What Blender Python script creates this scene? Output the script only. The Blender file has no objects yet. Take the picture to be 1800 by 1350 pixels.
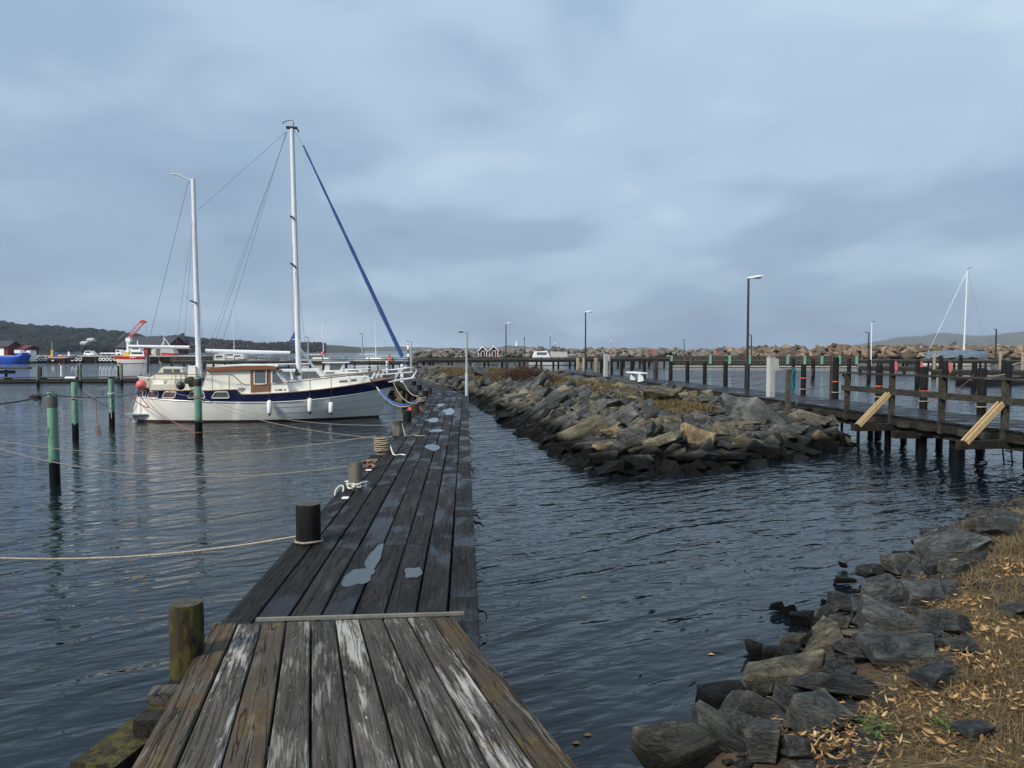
import bpy, bmesh, math, random
import numpy as np
from mathutils import Vector, Matrix, noise as mnoise
R = math.radians
random.seed(7)
rng = np.random.default_rng(7)
sc = bpy.context.scene
COL = sc.collection

# ------------------------------------------------------------------ camera
CAM_Z = 2.65            # eye height above the water (z = 0)
F = 1352.0              # focal length in photo pixels (1800 wide)
PITCH = math.atan(61 / F)
cam = bpy.data.cameras.new('camera')
cam.sensor_width = 36.0
cam.lens = F / 1800 * 36
cam.clip_start = 0.05
cam.clip_end = 30000
camo = bpy.data.objects.new('camera', cam)
COL.objects.link(camo)
camo.location = (0, 0, CAM_Z)
camo.rotation_euler = (math.pi / 2 - PITCH, 0, 0)
sc.camera = camo

# ------------------------------------------------------------------ world, sun, exposure
SUN_EL, SUN_AZ = R(41), R(224)       # azimuth clockwise from +Y (the viewing direction): behind left
world = bpy.data.worlds.new('World')
sc.world = world
world.use_nodes = True
wn = world.node_tree.nodes
wl = world.node_tree.links
wn.clear()
w_out = wn.new('ShaderNodeOutputWorld')
w_bg = wn.new('ShaderNodeBackground')
w_bg.inputs['Strength'].default_value = 0.066
w_sky = wn.new('ShaderNodeTexSky')
w_sky.sky_type = 'NISHITA'
w_sky.sun_disc = False
w_sky.sun_elevation = SUN_EL
w_sky.sun_rotation = SUN_AZ
w_sky.air_density = 1.2
w_sky.dust_density = 2.5
w_geo = wn.new('ShaderNodeTexCoord')
w_sep = wn.new('ShaderNodeSeparateXYZ')
wl.new(w_geo.outputs['Generated'], w_sep.inputs[0])


def wmath(op, a, b=None, c=None):
    n = wn.new('ShaderNodeMath')
    n.operation = op
    for i, v in enumerate((a, b, c)):
        if v is None:
            continue
        if isinstance(v, (int, float)):
            n.inputs[i].default_value = v
        else:
            wl.new(v, n.inputs[i])
    return n.outputs[0]


zc = wmath('MAXIMUM', w_sep.outputs[2], 0.0)
den = wmath('ADD', zc, 0.30)
cu = wmath('DIVIDE', w_sep.outputs[0], den)
cv = wmath('DIVIDE', w_sep.outputs[1], den)
w_comb = wn.new('ShaderNodeCombineXYZ')
wl.new(cu, w_comb.inputs[0])
wl.new(cv, w_comb.inputs[1])
wl.new(zc, w_comb.inputs[2])


def wnoise(scale, detail, rough, off, dist=0.0):
    mp = wn.new('ShaderNodeMapping')
    mp.inputs['Location'].default_value = off
    mp.inputs['Scale'].default_value = (1, 1.0, 1)
    wl.new(w_comb.outputs[0], mp.inputs[0])
    n = wn.new('ShaderNodeTexNoise')
    n.inputs['Scale'].default_value = scale
    n.inputs['Detail'].default_value = detail
    n.inputs['Roughness'].default_value = rough
    n.inputs['Distortion'].default_value = dist
    wl.new(mp.outputs[0], n.inputs['Vector'])
    return n.outputs['Fac']


def wramp(fac, stops):
    n = wn.new('ShaderNodeValToRGB')
    n.color_ramp.interpolation = 'EASE'
    e = n.color_ramp.elements
    e[0].position, e[0].color = stops[0][0], (*stops[0][1], 1)
    e[1].position, e[1].color = stops[1][0], (*stops[1][1], 1)
    for p, c in stops[2:]:
        x = e.new(p)
        x.color = (*c, 1)
    wl.new(fac, n.inputs[0])
    return n.outputs[0]


n1 = wnoise(1.15, 3, 0.5, (-7.6, -11.1, 12.2), 0.3)
n2 = wnoise(2.2, 4, 0.5, (-10.5, -12.5, -2.6), 0.4)
cl = wmath('ADD', wmath('MULTIPLY', n1, 0.72), wmath('MULTIPLY', n2, 0.28))
# cloud deck: grey-blue undersides to pale thin places
cloudcol = wramp(cl, [(0.34, (2.15, 3.0, 4.35)), (0.47, (2.75, 3.85, 5.25)), (0.58, (3.75, 5.0, 6.45)), (0.70, (5.4, 6.45, 7.5))])
# an overcast sky is brighter towards the zenith
w_zen = wramp(zc, [(0.0, (1.0, 1.0, 1.0)), (1.0, (1.9, 1.85, 1.75)), (0.25, (1.12, 1.12, 1.1))])
w_mul = wn.new('ShaderNodeMix')
w_mul.data_type = 'RGBA'
w_mul.blend_type = 'MULTIPLY'
w_mul.inputs[0].default_value = 1.0
wl.new(cloudcol, w_mul.inputs[6])
wl.new(w_zen, w_mul.inputs[7])
w_mix = wn.new('ShaderNodeMix')
w_mix.data_type = 'RGBA'
w_mix.inputs[0].default_value = 0.90
wl.new(w_sky.outputs[0], w_mix.inputs[6])
wl.new(w_mul.outputs[2], w_mix.inputs[7])
wl.new(w_mix.outputs[2], w_bg.inputs['Color'])
wl.new(w_bg.outputs[0], w_out.inputs[0])

sun = bpy.data.lights.new('sun', 'SUN')
sun.energy = 2.7
sun.angle = R(12)
sun.color = (1.0, 0.95, 0.86)
suno = bpy.data.objects.new('sun', sun)
COL.objects.link(suno)
sdir = Vector((math.sin(SUN_AZ) * math.cos(SUN_EL), math.cos(SUN_AZ) * math.cos(SUN_EL), math.sin(SUN_EL)))
suno.rotation_euler = sdir.to_track_quat('Z', 'Y').to_euler()
suno.location = sdir * 60

sc.view_settings.view_transform = 'Standard'
sc.view_settings.look = 'None'
sc.view_settings.exposure = 0.74
sc.view_settings.gamma = 1.0
sc.view_settings.use_curve_mapping = False
sc.cycles.max_bounces = 6
sc.cycles.transparent_max_bounces = 12
sc.cycles.caustics_reflective = False
sc.cycles.caustics_refractive = False
sc.cycles.sample_clamp_indirect = 4.0

# ------------------------------------------------------------------ layout helpers
CP, SP = math.cos(PITCH), math.sin(PITCH)


def ray(px, py):
    a, b = (px - 900) / F, (675 - py) / F
    return Vector((a, CP + b * SP, -SP + b * CP))


def G(px, py, z=0.0):
    d = ray(px, py)
    return Vector((0, 0, CAM_Z)) + d * ((z - CAM_Z) / d.z)


def D(px, py, y):
    d = ray(px, py)
    return Vector((0, 0, CAM_Z)) + d * (y / d.y)


def ppm(y):
    return F / y


# ------------------------------------------------------------------ mesh builder
class MB:
    def __init__(s):
        s.v, s.f = [], []

    def add(s, vs, fs):
        o = len(s.v)
        s.v += [tuple(v) for v in vs]
        s.f += [tuple(i + o for i in f) for f in fs]
        return s

    def box(s, c, size, rz=0.0, rot=None):
        m = rot if rot is not None else Matrix.Rotation(rz, 3, 'Z')
        c = Vector(c)
        vs = [c + m @ Vector((sx * size[0] / 2, sy * size[1] / 2, sz * size[2] / 2)) for sz in (-1, 1) for sy in (-1, 1) for sx in (-1, 1)]
        return s.add(vs, [(0, 2, 3, 1), (4, 5, 7, 6), (0, 1, 5, 4), (2, 6, 7, 3), (0, 4, 6, 2), (1, 3, 7, 5)])

    def beam(s, p, q, w, h, up=(0, 0, 1)):
        p, q = Vector(p), Vector(q)
        d = (q - p).normalized()
        u = Vector(up)
        if abs(d.dot(u)) > 0.99:
            u = Vector((0, 1, 0))
        sd = d.cross(u).normalized()
        uu = sd.cross(d).normalized()
        vs = [e + sd * (a * w / 2) + uu * (b * h / 2) for e in (p, q) for a, b in ((-1, -1), (1, -1), (1, 1), (-1, 1))]
        return s.add(vs, [(3, 2, 1, 0), (4, 5, 6, 7), (0, 1, 5, 4), (1, 2, 6, 5), (2, 3, 7, 6), (3, 0, 4, 7)])

    def tube(s, pts, r, n=8, cap=True):
        pts = [Vector(p) for p in pts]
        rs = r if isinstance(r, (list, tuple)) else [r] * len(pts)
        vs, fs = [], []
        prev = None
        for i, p in enumerate(pts):
            d = (pts[min(i + 1, len(pts) - 1)] - pts[max(i - 1, 0)])
            d = d.normalized() if d.length > 1e-9 else Vector((0, 0, 1))
            a = prev if prev is not None else (Vector((1, 0, 0)) if abs(d.x) < 0.9 else Vector((0, 1, 0)))
            a = (a - d * a.dot(d)).normalized()
            prev = a
            b = d.cross(a)
            for k in range(n):
                t = 2 * math.pi * k / n
                vs.append(p + (a * math.cos(t) + b * math.sin(t)) * rs[i])
        for i in range(len(pts) - 1):
            for k in range(n):
                k2 = (k + 1) % n
                fs.append((i * n + k, i * n + k2, (i + 1) * n + k2, (i + 1) * n + k))
        if cap:
            fs.append(tuple(range(n - 1, -1, -1)))
            m = (len(pts) - 1) * n
            fs.append(tuple(m + k for k in range(n)))
        return s.add(vs, fs)

    def lathe(s, c, prof, n=16, axis=None):
        # prof: (radius, height) list, from bottom to top
        return s.tube([Vector(c) + (axis or Vector((0, 0, 1))) * h for _, h in prof], [max(r, 1e-4) for r, _ in prof], n)

    def sphere(s, c, r, n=12, m=8, sc3=(1, 1, 1)):
        c = Vector(c)
        vs, fs = [], []
        for i in range(m + 1):
            th = math.pi * i / m
            for k in range(n):
                ph = 2 * math.pi * k / n
                vs.append(c + Vector((r * sc3[0] * math.sin(th) * math.cos(ph), r * sc3[1] * math.sin(th) * math.sin(ph), r * sc3[2] * math.cos(th))))
        for i in range(m):
            for k in range(n):
                k2 = (k + 1) % n
                fs.append((i * n + k, (i + 1) * n + k, (i + 1) * n + k2, i * n + k2))
        return s.add(vs, fs)

    def torus(s, c, R0, r, ax, n=20, m=8):
        ax = Vector(ax).normalized()
        a = ax.orthogonal().normalized()
        b = ax.cross(a)
        c = Vector(c)
        vs, fs = [], []
        for i in range(n):
            t = 2 * math.pi * i / n
            d = a * math.cos(t) + b * math.sin(t)
            for k in range(m):
                u = 2 * math.pi * k / m
                vs.append(c + d * (R0 + r * math.cos(u)) + ax * (r * math.sin(u)))
        for i in range(n):
            for k in range(m):
                fs.append((i * m + k, ((i + 1) % n) * m + k, ((i + 1) % n) * m + (k + 1) % m, i * m + (k + 1) % m))
        return s.add(vs, fs)

    def prism(s, poly, off):
        # poly: list of 3d points, extruded by vector off
        n = len(poly)
        off = Vector(off)
        vs = [Vector(p) for p in poly] + [Vector(p) + off for p in poly]
        fs = [tuple(range(n - 1, -1, -1)), tuple(range(n, 2 * n))]
        fs += [(i, (i + 1) % n, n + (i + 1) % n, n + i) for i in range(n)]
        return s.add(vs, fs)

    def grid(s, rows):
        n = len(rows[0])
        vs = [p for r in rows for p in r]
        fs = [(i * n + k, i * n + k + 1, (i + 1) * n + k + 1, (i + 1) * n + k) for i in range(len(rows) - 1) for k in range(n - 1)]
        return s.add(vs, fs)

    def mesh(s, name, smooth=False):
        me = bpy.data.meshes.new(name)
        me.from_pydata([tuple(v) for v in s.v], [], s.f)
        if smooth:
            me.polygons.foreach_set('use_smooth', [True] * len(me.polygons))
        bm = bmesh.new()
        bm.from_mesh(me)
        bmesh.ops.recalc_face_normals(bm, faces=bm.faces)
        bm.to_mesh(me)
        bm.free()
        return me


def link(o, parent=None, local=False):
    COL.objects.link(o)
    if parent is not None:
        o.parent = parent
        if not local:
            o.matrix_parent_inverse = parent.matrix_basis.inverted()
    return o


def obj(name, mb, mat, parent=None, smooth=False, local=False):
    me = mb.mesh(name, smooth) if isinstance(mb, MB) else mb
    o = bpy.data.objects.new(name, me)
    if mat is not None and not me.materials:
        me.materials.append(mat)
    if smooth and isinstance(mb, MB):
        smooth_by_angle(me)
    return link(o, parent, local)


def smooth_by_angle(me, ang=R(40)):
    bm = bmesh.new()
    bm.from_mesh(me)
    for e in bm.edges:
        if len(e.link_faces) == 2:
            e.smooth = e.calc_face_angle(0) < ang
    bm.to_mesh(me)
    bm.free()


def tag(o, label, cat, group=None):
    o['label'] = label
    o['category'] = cat
    if group:
        o['group'] = group
    return o


def thing(name, loc, label, cat, group=None, rz=0.0):
    o = bpy.data.objects.new(name, None)
    o.empty_display_size = 0.2
    COL.objects.link(o)
    o.location = loc
    o.rotation_euler = (0, 0, rz)
    return tag(o, label, cat, group)


def struct(o):
    o['kind'] = 'structure'
    return o


def stuff(o, label=None, cat=None):
    o['kind'] = 'stuff'
    if label:
        o['label'] = label
    if cat:
        o['category'] = cat
    return o


# ------------------------------------------------------------------ materials
class NT:
    def __init__(s, name):
        s.m = bpy.data.materials.new(name)
        s.m.use_nodes = True
        s.n = s.m.node_tree.nodes
        s.l = s.m.node_tree.links
        s.b = s.n['Principled BSDF']
        s.tc = s.n.new('ShaderNodeTexCoord')
        s.oi = None

    def put(s, sock, v):
        if isinstance(v, (int, float)):
            sock.default_value = v
        elif isinstance(v, tuple):
            sock.default_value = (*v, 1) if len(v) == 3 and len(sock.default_value) == 4 else v
        else:
            s.l.new(v, sock)

    def rand(s):
        if s.oi is None:
            s.oi = s.n.new('ShaderNodeObjectInfo')
        return s.oi.outputs['Random']

    def math(s, op, a, b=0.0, c=0.0, clamp=False):
        n = s.n.new('ShaderNodeMath')
        n.operation = op
        n.use_clamp = clamp
        for i, v in enumerate((a, b, c)):
            s.put(n.inputs[i], v)
        return n.outputs[0]

    def coord(s, scale=(1, 1, 1), kind='Object', rot=(0, 0, 0), shift=True):
        mp = s.n.new('ShaderNodeMapping')
        mp.inputs['Scale'].default_value = scale
        mp.inputs['Rotation'].default_value = rot
        src = s.tc.outputs[kind]
        if shift:
            va = s.n.new('ShaderNodeVectorMath')
            va.operation = 'ADD'
            s.l.new(src, va.inputs[0])
            cb = s.n.new('ShaderNodeCombineXYZ')
            r = s.rand()
            s.l.new(s.math('MULTIPLY', r, 37.0), cb.inputs[0])
            s.l.new(s.math('MULTIPLY', r, 91.0), cb.inputs[1])
            s.l.new(s.math('MULTIPLY', r, 53.0), cb.inputs[2])
            s.l.new(cb.outputs[0], va.inputs[1])
            src = va.outputs[0]
        s.l.new(src, mp.inputs[0])
        return mp.outputs[0]

    def noise(s, vec, scale=5, detail=4, rough=0.55, dist=0.0):
        n = s.n.new('ShaderNodeTexNoise')
        n.inputs['Scale'].default_value = scale
        n.inputs['Detail'].default_value = detail
        n.inputs['Roughness'].default_value = rough
        n.inputs['Distortion'].default_value = dist
        s.l.new(vec, n.inputs['Vector'])
        return n.outputs['Fac']

    def ramp(s, fac, stops, interp='LINEAR'):
        n = s.n.new('ShaderNodeValToRGB')
        n.color_ramp.interpolation = interp
        e = n.color_ramp.elements
        for i, (p, c) in enumerate(stops):
            if isinstance(c, (int, float)):
                c = (c, c, c)
            x = e[i] if i < 2 else e.new(p)
            x.position = p
            x.color = (*c, 1)
        s.put(n.inputs[0], fac)
        return n.outputs[0]

    def mix(s, fac, a, b, blend='MIX'):
        n = s.n.new('ShaderNodeMix')
        n.data_type = 'RGBA'
        n.blend_type = blend
        s.put(n.inputs[0], fac)
        s.put(n.inputs[6], a)
        s.put(n.inputs[7], b)
        return n.outputs[2]

    def bump(s, h, dist=0.01, strength=1.0, prev=None):
        n = s.n.new('ShaderNodeBump')
        n.inputs['Distance'].default_value = dist
        n.inputs['Strength'].default_value = strength
        s.put(n.inputs['Height'], h)
        if prev is not None:
            s.l.new(prev, n.inputs['Normal'])
        return n.outputs[0]

    def out(s, col=None, rough=None, normal=None, metal=None, spec=None):
        if col is not None:
            s.put(s.b.inputs['Base Color'], col)
        if rough is not None:
            s.put(s.b.inputs['Roughness'], rough)
        if normal is not None:
            s.l.new(normal, s.b.inputs['Normal'])
        if metal is not None:
            s.b.inputs['Metallic'].default_value = metal
        if spec is not None:
            s.put(s.b.inputs['Specular IOR Level'], spec)
        return s.m


def simple(name, c, rough=0.5, c2=None, scale=6.0, bump=0.0, stretch=(1, 1, 1), var=0.12, metal=0.0, spec=0.5):
    t = NT(name)
    v = t.coord(stretch)
    n = t.noise(v, scale, 5, 0.6)
    c2 = c2 or tuple(x * 0.72 for x in c)
    col = t.ramp(n, [(0.35, c), (0.68, c2)])
    if var:
        col = t.mix(1.0, col, t.ramp(t.rand(), [(0, 1 - var), (1, 1 + var)]), 'MULTIPLY')
    r = t.math('ADD', t.math('MULTIPLY', n, 0.25), rough - 0.12)
    nm = t.bump(n, bump) if bump else None
    return t.out(col, r, nm, metal, spec)


def wood(name, dark, mid, pale, pale_at=0.62, rough=0.75, wet=0.0, lichen=0.0, crack=1.0, axis='Y', var=0.25, fleck=0.5):
    """weathered plank: grain runs along the local axis"""
    t = NT(name)

    def sv(a, b):
        return {'Y': (a, b, a), 'X': (b, a, a), 'Z': (a, a, b)}[axis]
    g = t.noise(t.coord(sv(11, 0.9)), 1.0, 7, 0.66, 1.4)
    f = t.noise(t.coord(sv(55, 3.0)), 1.0, 5, 0.7, 0.6)
    fl = t.noise(t.coord(sv(95, 16)), 1.0, 3, 0.6, 0.2)
    vw = t.coord((1, 1, 1))
    big = t.noise(t.coord(sv(5.5, 0.9)), 1.0, 4, 0.6, 0.8)
    stain = t.noise(vw, 2.1, 5, 0.6)
    cr = t.ramp(t.noise(t.coord(sv(17, 0.55)), 1.0, 4, 0.5, 1.8), [(0.475, 0.0), (0.50, 1.0), (0.52, 0.0)])
    col = t.ramp(g, [(0.30, dark), (0.50, mid), (0.74, tuple(a * .7 + b * .3 for a, b in zip(mid, pale)))])
    col = t.mix(t.ramp(f, [(0.42, 0.55), (0.60, 0.0)]), col, dark)
    col = t.mix(t.ramp(stain, [(0.42, 0.55), (0.62, 0.0)]), col, tuple(x * 0.8 for x in dark))
    wn_ = t.math('ADD', t.math('MULTIPLY', big, 0.6), t.math('MULTIPLY', f, 0.4))
    col = t.mix(t.ramp(wn_, [(pale_at - 0.035, 0.0), (pale_at + 0.05, 0.9)]), col, pale)
    col = t.mix(t.math('MULTIPLY', t.ramp(fl, [(0.66, 0.0), (0.72, 1.0)]), fleck), col, tuple(min(x * 1.15, 1) for x in pale))
    if lichen:
        ln = t.noise(vw, 2.3, 6, 0.68)
        lm = t.ramp(ln, [(0.62 - 0.2 * lichen, 0.0), (0.70 - 0.12 * lichen, 1.0)])
        lc = t.ramp(t.noise(vw, 9, 5, 0.65), [(0.35, (0.115, 0.05, 0.016)), (0.52, (0.065, 0.045, 0.022)), (0.66, (0.13, 0.10, 0.025))])
        col = t.mix(t.math('MULTIPLY', lm, t.ramp(f, [(0.35, 0.95), (0.62, 0.45)])), col, lc)
    col = t.mix(t.math('MULTIPLY', cr, 0.85 * crack), col, tuple(x * 0.2 for x in dark))
    col = t.mix(1.0, col, t.ramp(t.rand(), [(0, 1 - var), (1, 1 + var)]), 'MULTIPLY')
    r = t.math('ADD', t.math('MULTIPLY', f, 0.2), rough - 0.1)
    h = t.math('SUBTRACT', t.math('ADD', t.math('MULTIPLY', f, 0.5), t.math('MULTIPLY', g, 0.7)), t.math('MULTIPLY', cr, 0.9 * crack))
    if wet:
        wm = t.ramp(t.noise(t.coord(sv(2.2, 0.9)), 1.0, 5, 0.62, .5), [(0.53 - 0.1 * wet, 0.0), (0.62 - 0.1 * wet, 1.0)])
        col = t.mix(wm, col, t.mix(1.0, col, (0.45, 0.48, 0.55), 'MULTIPLY'))
        r = t.math('SUBTRACT', r, t.math('MULTIPLY', wm, 0.45), clamp=True)
        h = t.math('MULTIPLY', h, t.math('SUBTRACT', 1.0, t.math('MULTIPLY', wm, 0.6)))
    return t.out(col, r, t.bump(h, 0.008), spec=0.16)


def rock_mat(name, tint, wet_z=0.3, dark=1.0, wet=True, edge=0.0):
    t = NT(name)
    v = t.coord((1, 1, 1))
    vl = t.coord((0.8, 0.8, 4.5))
    a = t.noise(v, 2.4, 7, 0.66, 0.3)
    b = t.noise(vl, 5.0, 7, 0.68, 0.6)
    c = t.noise(v, 30.0, 5, 0.72)
    st = t.noise(t.coord((1.6, 2.2, 13.0), rot=(0.25, 0.1, 0)), 1.0, 6, 0.7, 0.3)
    ck = t.ramp(t.noise(v, 1.7, 6, 0.6, 1.5), [(0.485, 0.0), (0.50, 1.0), (0.515, 0.0)])
    base = t.ramp(t.rand(), tint)
    col = t.mix(t.ramp(a, [(0.36, 0.0), (0.62, 1.0)]), t.mix(1.0, base, (0.45, 0.47, 0.50), 'MULTIPLY'), base)
    col = t.mix(t.ramp(b, [(0.50, 0.0), (0.68, 0.8)]), col, t.mix(1.0, base, (1.7, 1.6, 1.4), 'MULTIPLY'))
    col = t.mix(t.ramp(b, [(0.34, 0.75), (0.44, 0.0)]), col, t.mix(1.0, base, (0.35, 0.36, 0.38), 'MULTIPLY'))
    col = t.mix(t.ramp(c, [(0.60, 0.0), (0.70, 0.6)]), col, (0.22 * dark, 0.215 * dark, 0.195 * dark))
    col = t.mix(t.ramp(t.noise(v, 3.7, 6, 0.7), [(0.58, 0.0), (0.68, 0.5)]), col, (0.085, 0.075, 0.032))
    col = t.mix(t.ramp(st, [(0.36, 0.6), (0.46, 0.0)]), col, t.mix(1.0, base, (0.3, 0.31, 0.33), 'MULTIPLY'))
    col = t.mix(t.ramp(st, [(0.58, 0.0), (0.66, 0.5)]), col, t.mix(1.0, base, (2.0, 1.9, 1.7), 'MULTIPLY'))
    col = t.mix(t.math('MULTIPLY', ck, 0.4), col, t.mix(1.0, base, (0.15, 0.15, 0.15), 'MULTIPLY'))
    if edge:
        gp = t.n.new('ShaderNodeNewGeometry')
        col = t.mix(t.math('MULTIPLY', t.ramp(gp.outputs['Pointiness'], [(0.515, 0.0), (0.56, 1.0)]), edge), col, t.mix(1.0, base, (2.3, 2.2, 2.0), 'MULTIPLY'))
    r = 0.78
    if wet:
        ge = t.n.new('ShaderNodeNewGeometry')
        sp = t.n.new('ShaderNodeSeparateXYZ')
        t.l.new(ge.outputs['Position'], sp.inputs[0])
        pn = t.n.new('ShaderNodeTexNoise')
        pn.inputs['Scale'].default_value = 1.6
        pn.inputs['Detail'].default_value = 4
        t.l.new(ge.outputs['Position'], pn.inputs['Vector'])
        zz = t.math('ADD', sp.outputs[2], t.math('MULTIPLY', t.math('SUBTRACT', pn.outputs['Fac'], 0.5), 0.35))
        wm = t.ramp(zz, [(wet_z - 0.1, 1.0), (wet_z + 0.12, 0.0)])
        weed = t.ramp(t.noise(v, 9, 4, 0.6), [(0.4, (0.0035, 0.0035, 0.003)), (0.7, (0.010, 0.0095, 0.006))])
        col = t.mix(wm, col, weed)
        r = t.math('SUBTRACT', 0.78, t.math('MULTIPLY', wm, 0.35))
    h = t.math('ADD', t.math('MULTIPLY', b, 0.8), t.math('ADD', t.math('MULTIPLY', a, 0.6), t.math('SUBTRACT', t.math('ADD', t.math('MULTIPLY', c, 0.22), t.math('MULTIPLY', st, 0.5)), t.math('MULTIPLY', ck, 0.15))))
    return t.out(col, r, t.bump(h, 0.085), spec=0.15)


M = {}
GREYS = [(0.0, (0.060, 0.063, 0.064)), (0.30, (0.098, 0.10, 0.097)), (0.58, (0.13, 0.126, 0.112)), (0.80, (0.155, 0.138, 0.10)), (0.94, (0.25, 0.205, 0.13))]
M['rock'] = rock_mat('rock', GREYS, 0.44)
M['rock_bank'] = rock_mat('rock_bank', [(0.0, (0.058, 0.066, 0.070)), (0.5, (0.085, 0.090, 0.090)), (0.8, (0.10, 0.098, 0.086)), (1.0, (0.14, 0.125, 0.095))], 0.20, edge=.7)
M['rock_far'] = rock_mat('rock_far', [(0.0, (0.10, 0.095, 0.09)), (0.4, (0.16, 0.14, 0.12)), (0.8, (0.24, 0.20, 0.16)), (1.0, (0.34, 0.30, 0.25))], 0.6)
M['rock_tan'] = rock_mat('rock_tan', [(0.0, (0.10, 0.08, 0.065)), (0.3, (0.17, 0.12, 0.085)), (0.65, (0.25, 0.17, 0.115)), (1.0, (0.36, 0.28, 0.21))], 0.6)
M['ramp_wood'] = wood('ramp_wood', (0.034, 0.029, 0.025), (0.082, 0.073, 0.064), (0.25, 0.23, 0.20), 0.565, 0.82, crack=.5, var=0.12, fleck=.7)
M['ramp_wood_worn'] = wood('ramp_wood_worn', (0.045, 0.038, 0.032), (0.09, 0.08, 0.07), (0.36, 0.335, 0.30), 0.525, 0.82, lichen=0.3, crack=.7, var=0.12, fleck=.8)
M['ramp_wood_lichen'] = wood('ramp_wood_lichen', (0.045, 0.035, 0.026), (0.085, 0.07, 0.055), (0.26, 0.235, 0.20), 0.60, 0.8, lichen=0.9, var=0.12)
M['dock_wood'] = wood('dock_wood', (0.010, 0.0092, 0.0086), (0.030, 0.0265, 0.0245), (0.062, 0.056, 0.052), 0.62, 0.78, wet=0.36, var=0.35, fleck=.25)
M['dock_edge'] = wood('dock_edge', (0.010, 0.010, 0.009), (0.022, 0.020, 0.017), (0.11, 0.11, 0.085), 0.66, 0.75, wet=0.35, var=0.2, fleck=.3)
M['beam_wood'] = wood('beam_wood', (0.014, 0.012, 0.010), (0.04, 0.035, 0.028), (0.10, 0.095, 0.07), 0.66, 0.8, var=0.2)
M['grey_wood'] = wood('grey_wood', (0.05, 0.046, 0.04), (0.12, 0.11, 0.095), (0.24, 0.225, 0.20), 0.60, 0.85, var=0.2)
M['grey_wood_up'] = wood('grey_wood_up', (0.06, 0.052, 0.042), (0.15, 0.13, 0.105), (0.28, 0.25, 0.21), 0.58, 0.85, axis='Z', var=0.2)
M['rail_wood'] = wood('rail_wood', (0.028, 0.026, 0.02), (0.075, 0.068, 0.052), (0.16, 0.15, 0.12), 0.62, 0.85, lichen=0.15, var=0.15)
M['new_wood'] = simple('new_wood', (0.46, 0.33, 0.17), 0.6, (0.36, 0.25, 0.12), 3, 0.002, (8, 8, 1))
M['walk_deck'] = wood('walk_deck', (0.018, 0.018, 0.019), (0.042, 0.042, 0.044), (0.08, 0.08, 0.08), 0.66, 0.6, wet=0.4, axis='X', var=0.2)


def pile_mat(name, c, c2, tide, algae=(0.004, 0.0048, 0.004), moss=None):
    t = NT(name)
    v = t.coord((9, 9, 0.8))
    vw = t.coord((1, 1, 1))
    g = t.noise(v, 1.0, 6, 0.6, 0.6)
    col = t.ramp(g, [(0.3, c2), (0.6, c)])
    if moss:
        mm = t.ramp(t.noise(t.coord((1, 1, .45)), 17, 6, 0.72), [(0.48, 0.0), (0.56, 1.0)])
        col = t.mix(mm, col, moss)
    col = t.mix(t.ramp(t.noise(vw, 3.1, 5, 0.6), [(0.54, 0), (0.66, 0.75)]), col, tuple(x * 0.35 for x in c2))
    ge = t.n.new('ShaderNodeNewGeometry')
    sp = t.n.new('ShaderNodeSeparateXYZ')
    t.l.new(ge.outputs['Position'], sp.inputs[0])
    zz = t.math('ADD', sp.outputs[2], t.math('MULTIPLY', t.math('SUBTRACT', t.noise(t.coord((2, 2, 1)), 5, 4, 0.6), 0.5), 0.32))
    wm = t.ramp(zz, [(max(tide - 0.03, 0), 1.0), (tide + 0.03, 0.0)])
    col = t.mix(wm, col, algae)
    r = t.math('SUBTRACT', 0.8, t.math('MULTIPLY', wm, 0.4))
    return t.out(col, r, t.bump(t.math('ADD', g, t.math('MULTIPLY', t.noise(t.coord((30, 30, 4)), 1.0, 4, 0.6), 0.5)), 0.016), spec=0.18)


M['pile_green'] = pile_mat('pile_green', (0.15, 0.29, 0.20), (0.09, 0.19, 0.135), 0.48)
M['pile_green_dull'] = pile_mat('pile_green_dull', (0.14, 0.22, 0.14), (0.10, 0.11, 0.07), 0.42)
M['pile_dark'] = pile_mat('pile_dark', (0.011, 0.010, 0.010), (0.005, 0.005, 0.005), 0.3, (0.003, 0.0035, 0.003))
M['pile_brown'] = pile_mat('pile_brown', (0.05, 0.035, 0.03), (0.02, 0.016, 0.014), 0.3)
M['pile_light'] = pile_mat('pile_light', (0.30, 0.25, 0.18), (0.20, 0.17, 0.12), 0.3)
M['bollard_moss'] = pile_mat('bollard_moss', (0.040, 0.030, 0.018), (0.010, 0.008, 0.006), 0.2, moss=(0.060, 0.055, 0.014))
M['bollard_black'] = pile_mat('bollard_black', (0.012, 0.011, 0.011), (0.006, 0.006, 0.006), 0.2)
M['bollard_grey'] = pile_mat('bollard_grey', (0.15, 0.14, 0.11), (0.08, 0.075, 0.06), 0.2)
M['bollard_brown'] = pile_mat('bollard_brown', (0.055, 0.035, 0.025), (0.025, 0.018, 0.014), 0.2)
M['end_grain'] = simple('end_grain', (0.075, 0.07, 0.045), 0.95, (0.022, 0.02, 0.014), 24, 0.02)
M['gelcoat'] = simple('gelcoat', (0.80, 0.79, 0.73), 0.25, (0.74, 0.72, 0.64), 1.3, var=0.0)
M['gelcoat_cream'] = simple('gelcoat_cream', (0.74, 0.70, 0.58), 0.4, (0.66, 0.61, 0.48), 2, var=0.0)
M['white_paint'] = simple('white_paint', (0.80, 0.80, 0.79), 0.4, (0.72, 0.72, 0.70), 4, var=0.0)
M['canvas'] = simple('canvas', (0.80, 0.79, 0.70), 0.8, (0.74, 0.70, 0.56), 2.5, 0.004, var=0.0)
M['navy'] = simple('navy', (0.012, 0.018, 0.065), 0.25, (0.009, 0.013, 0.05), 2, var=0.0)
M['antifoul'] = simple('antifoul', (0.06, 0.022, 0.016), 0.6, (0.03, 0.016, 0.012), 4, var=0.0)
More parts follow.
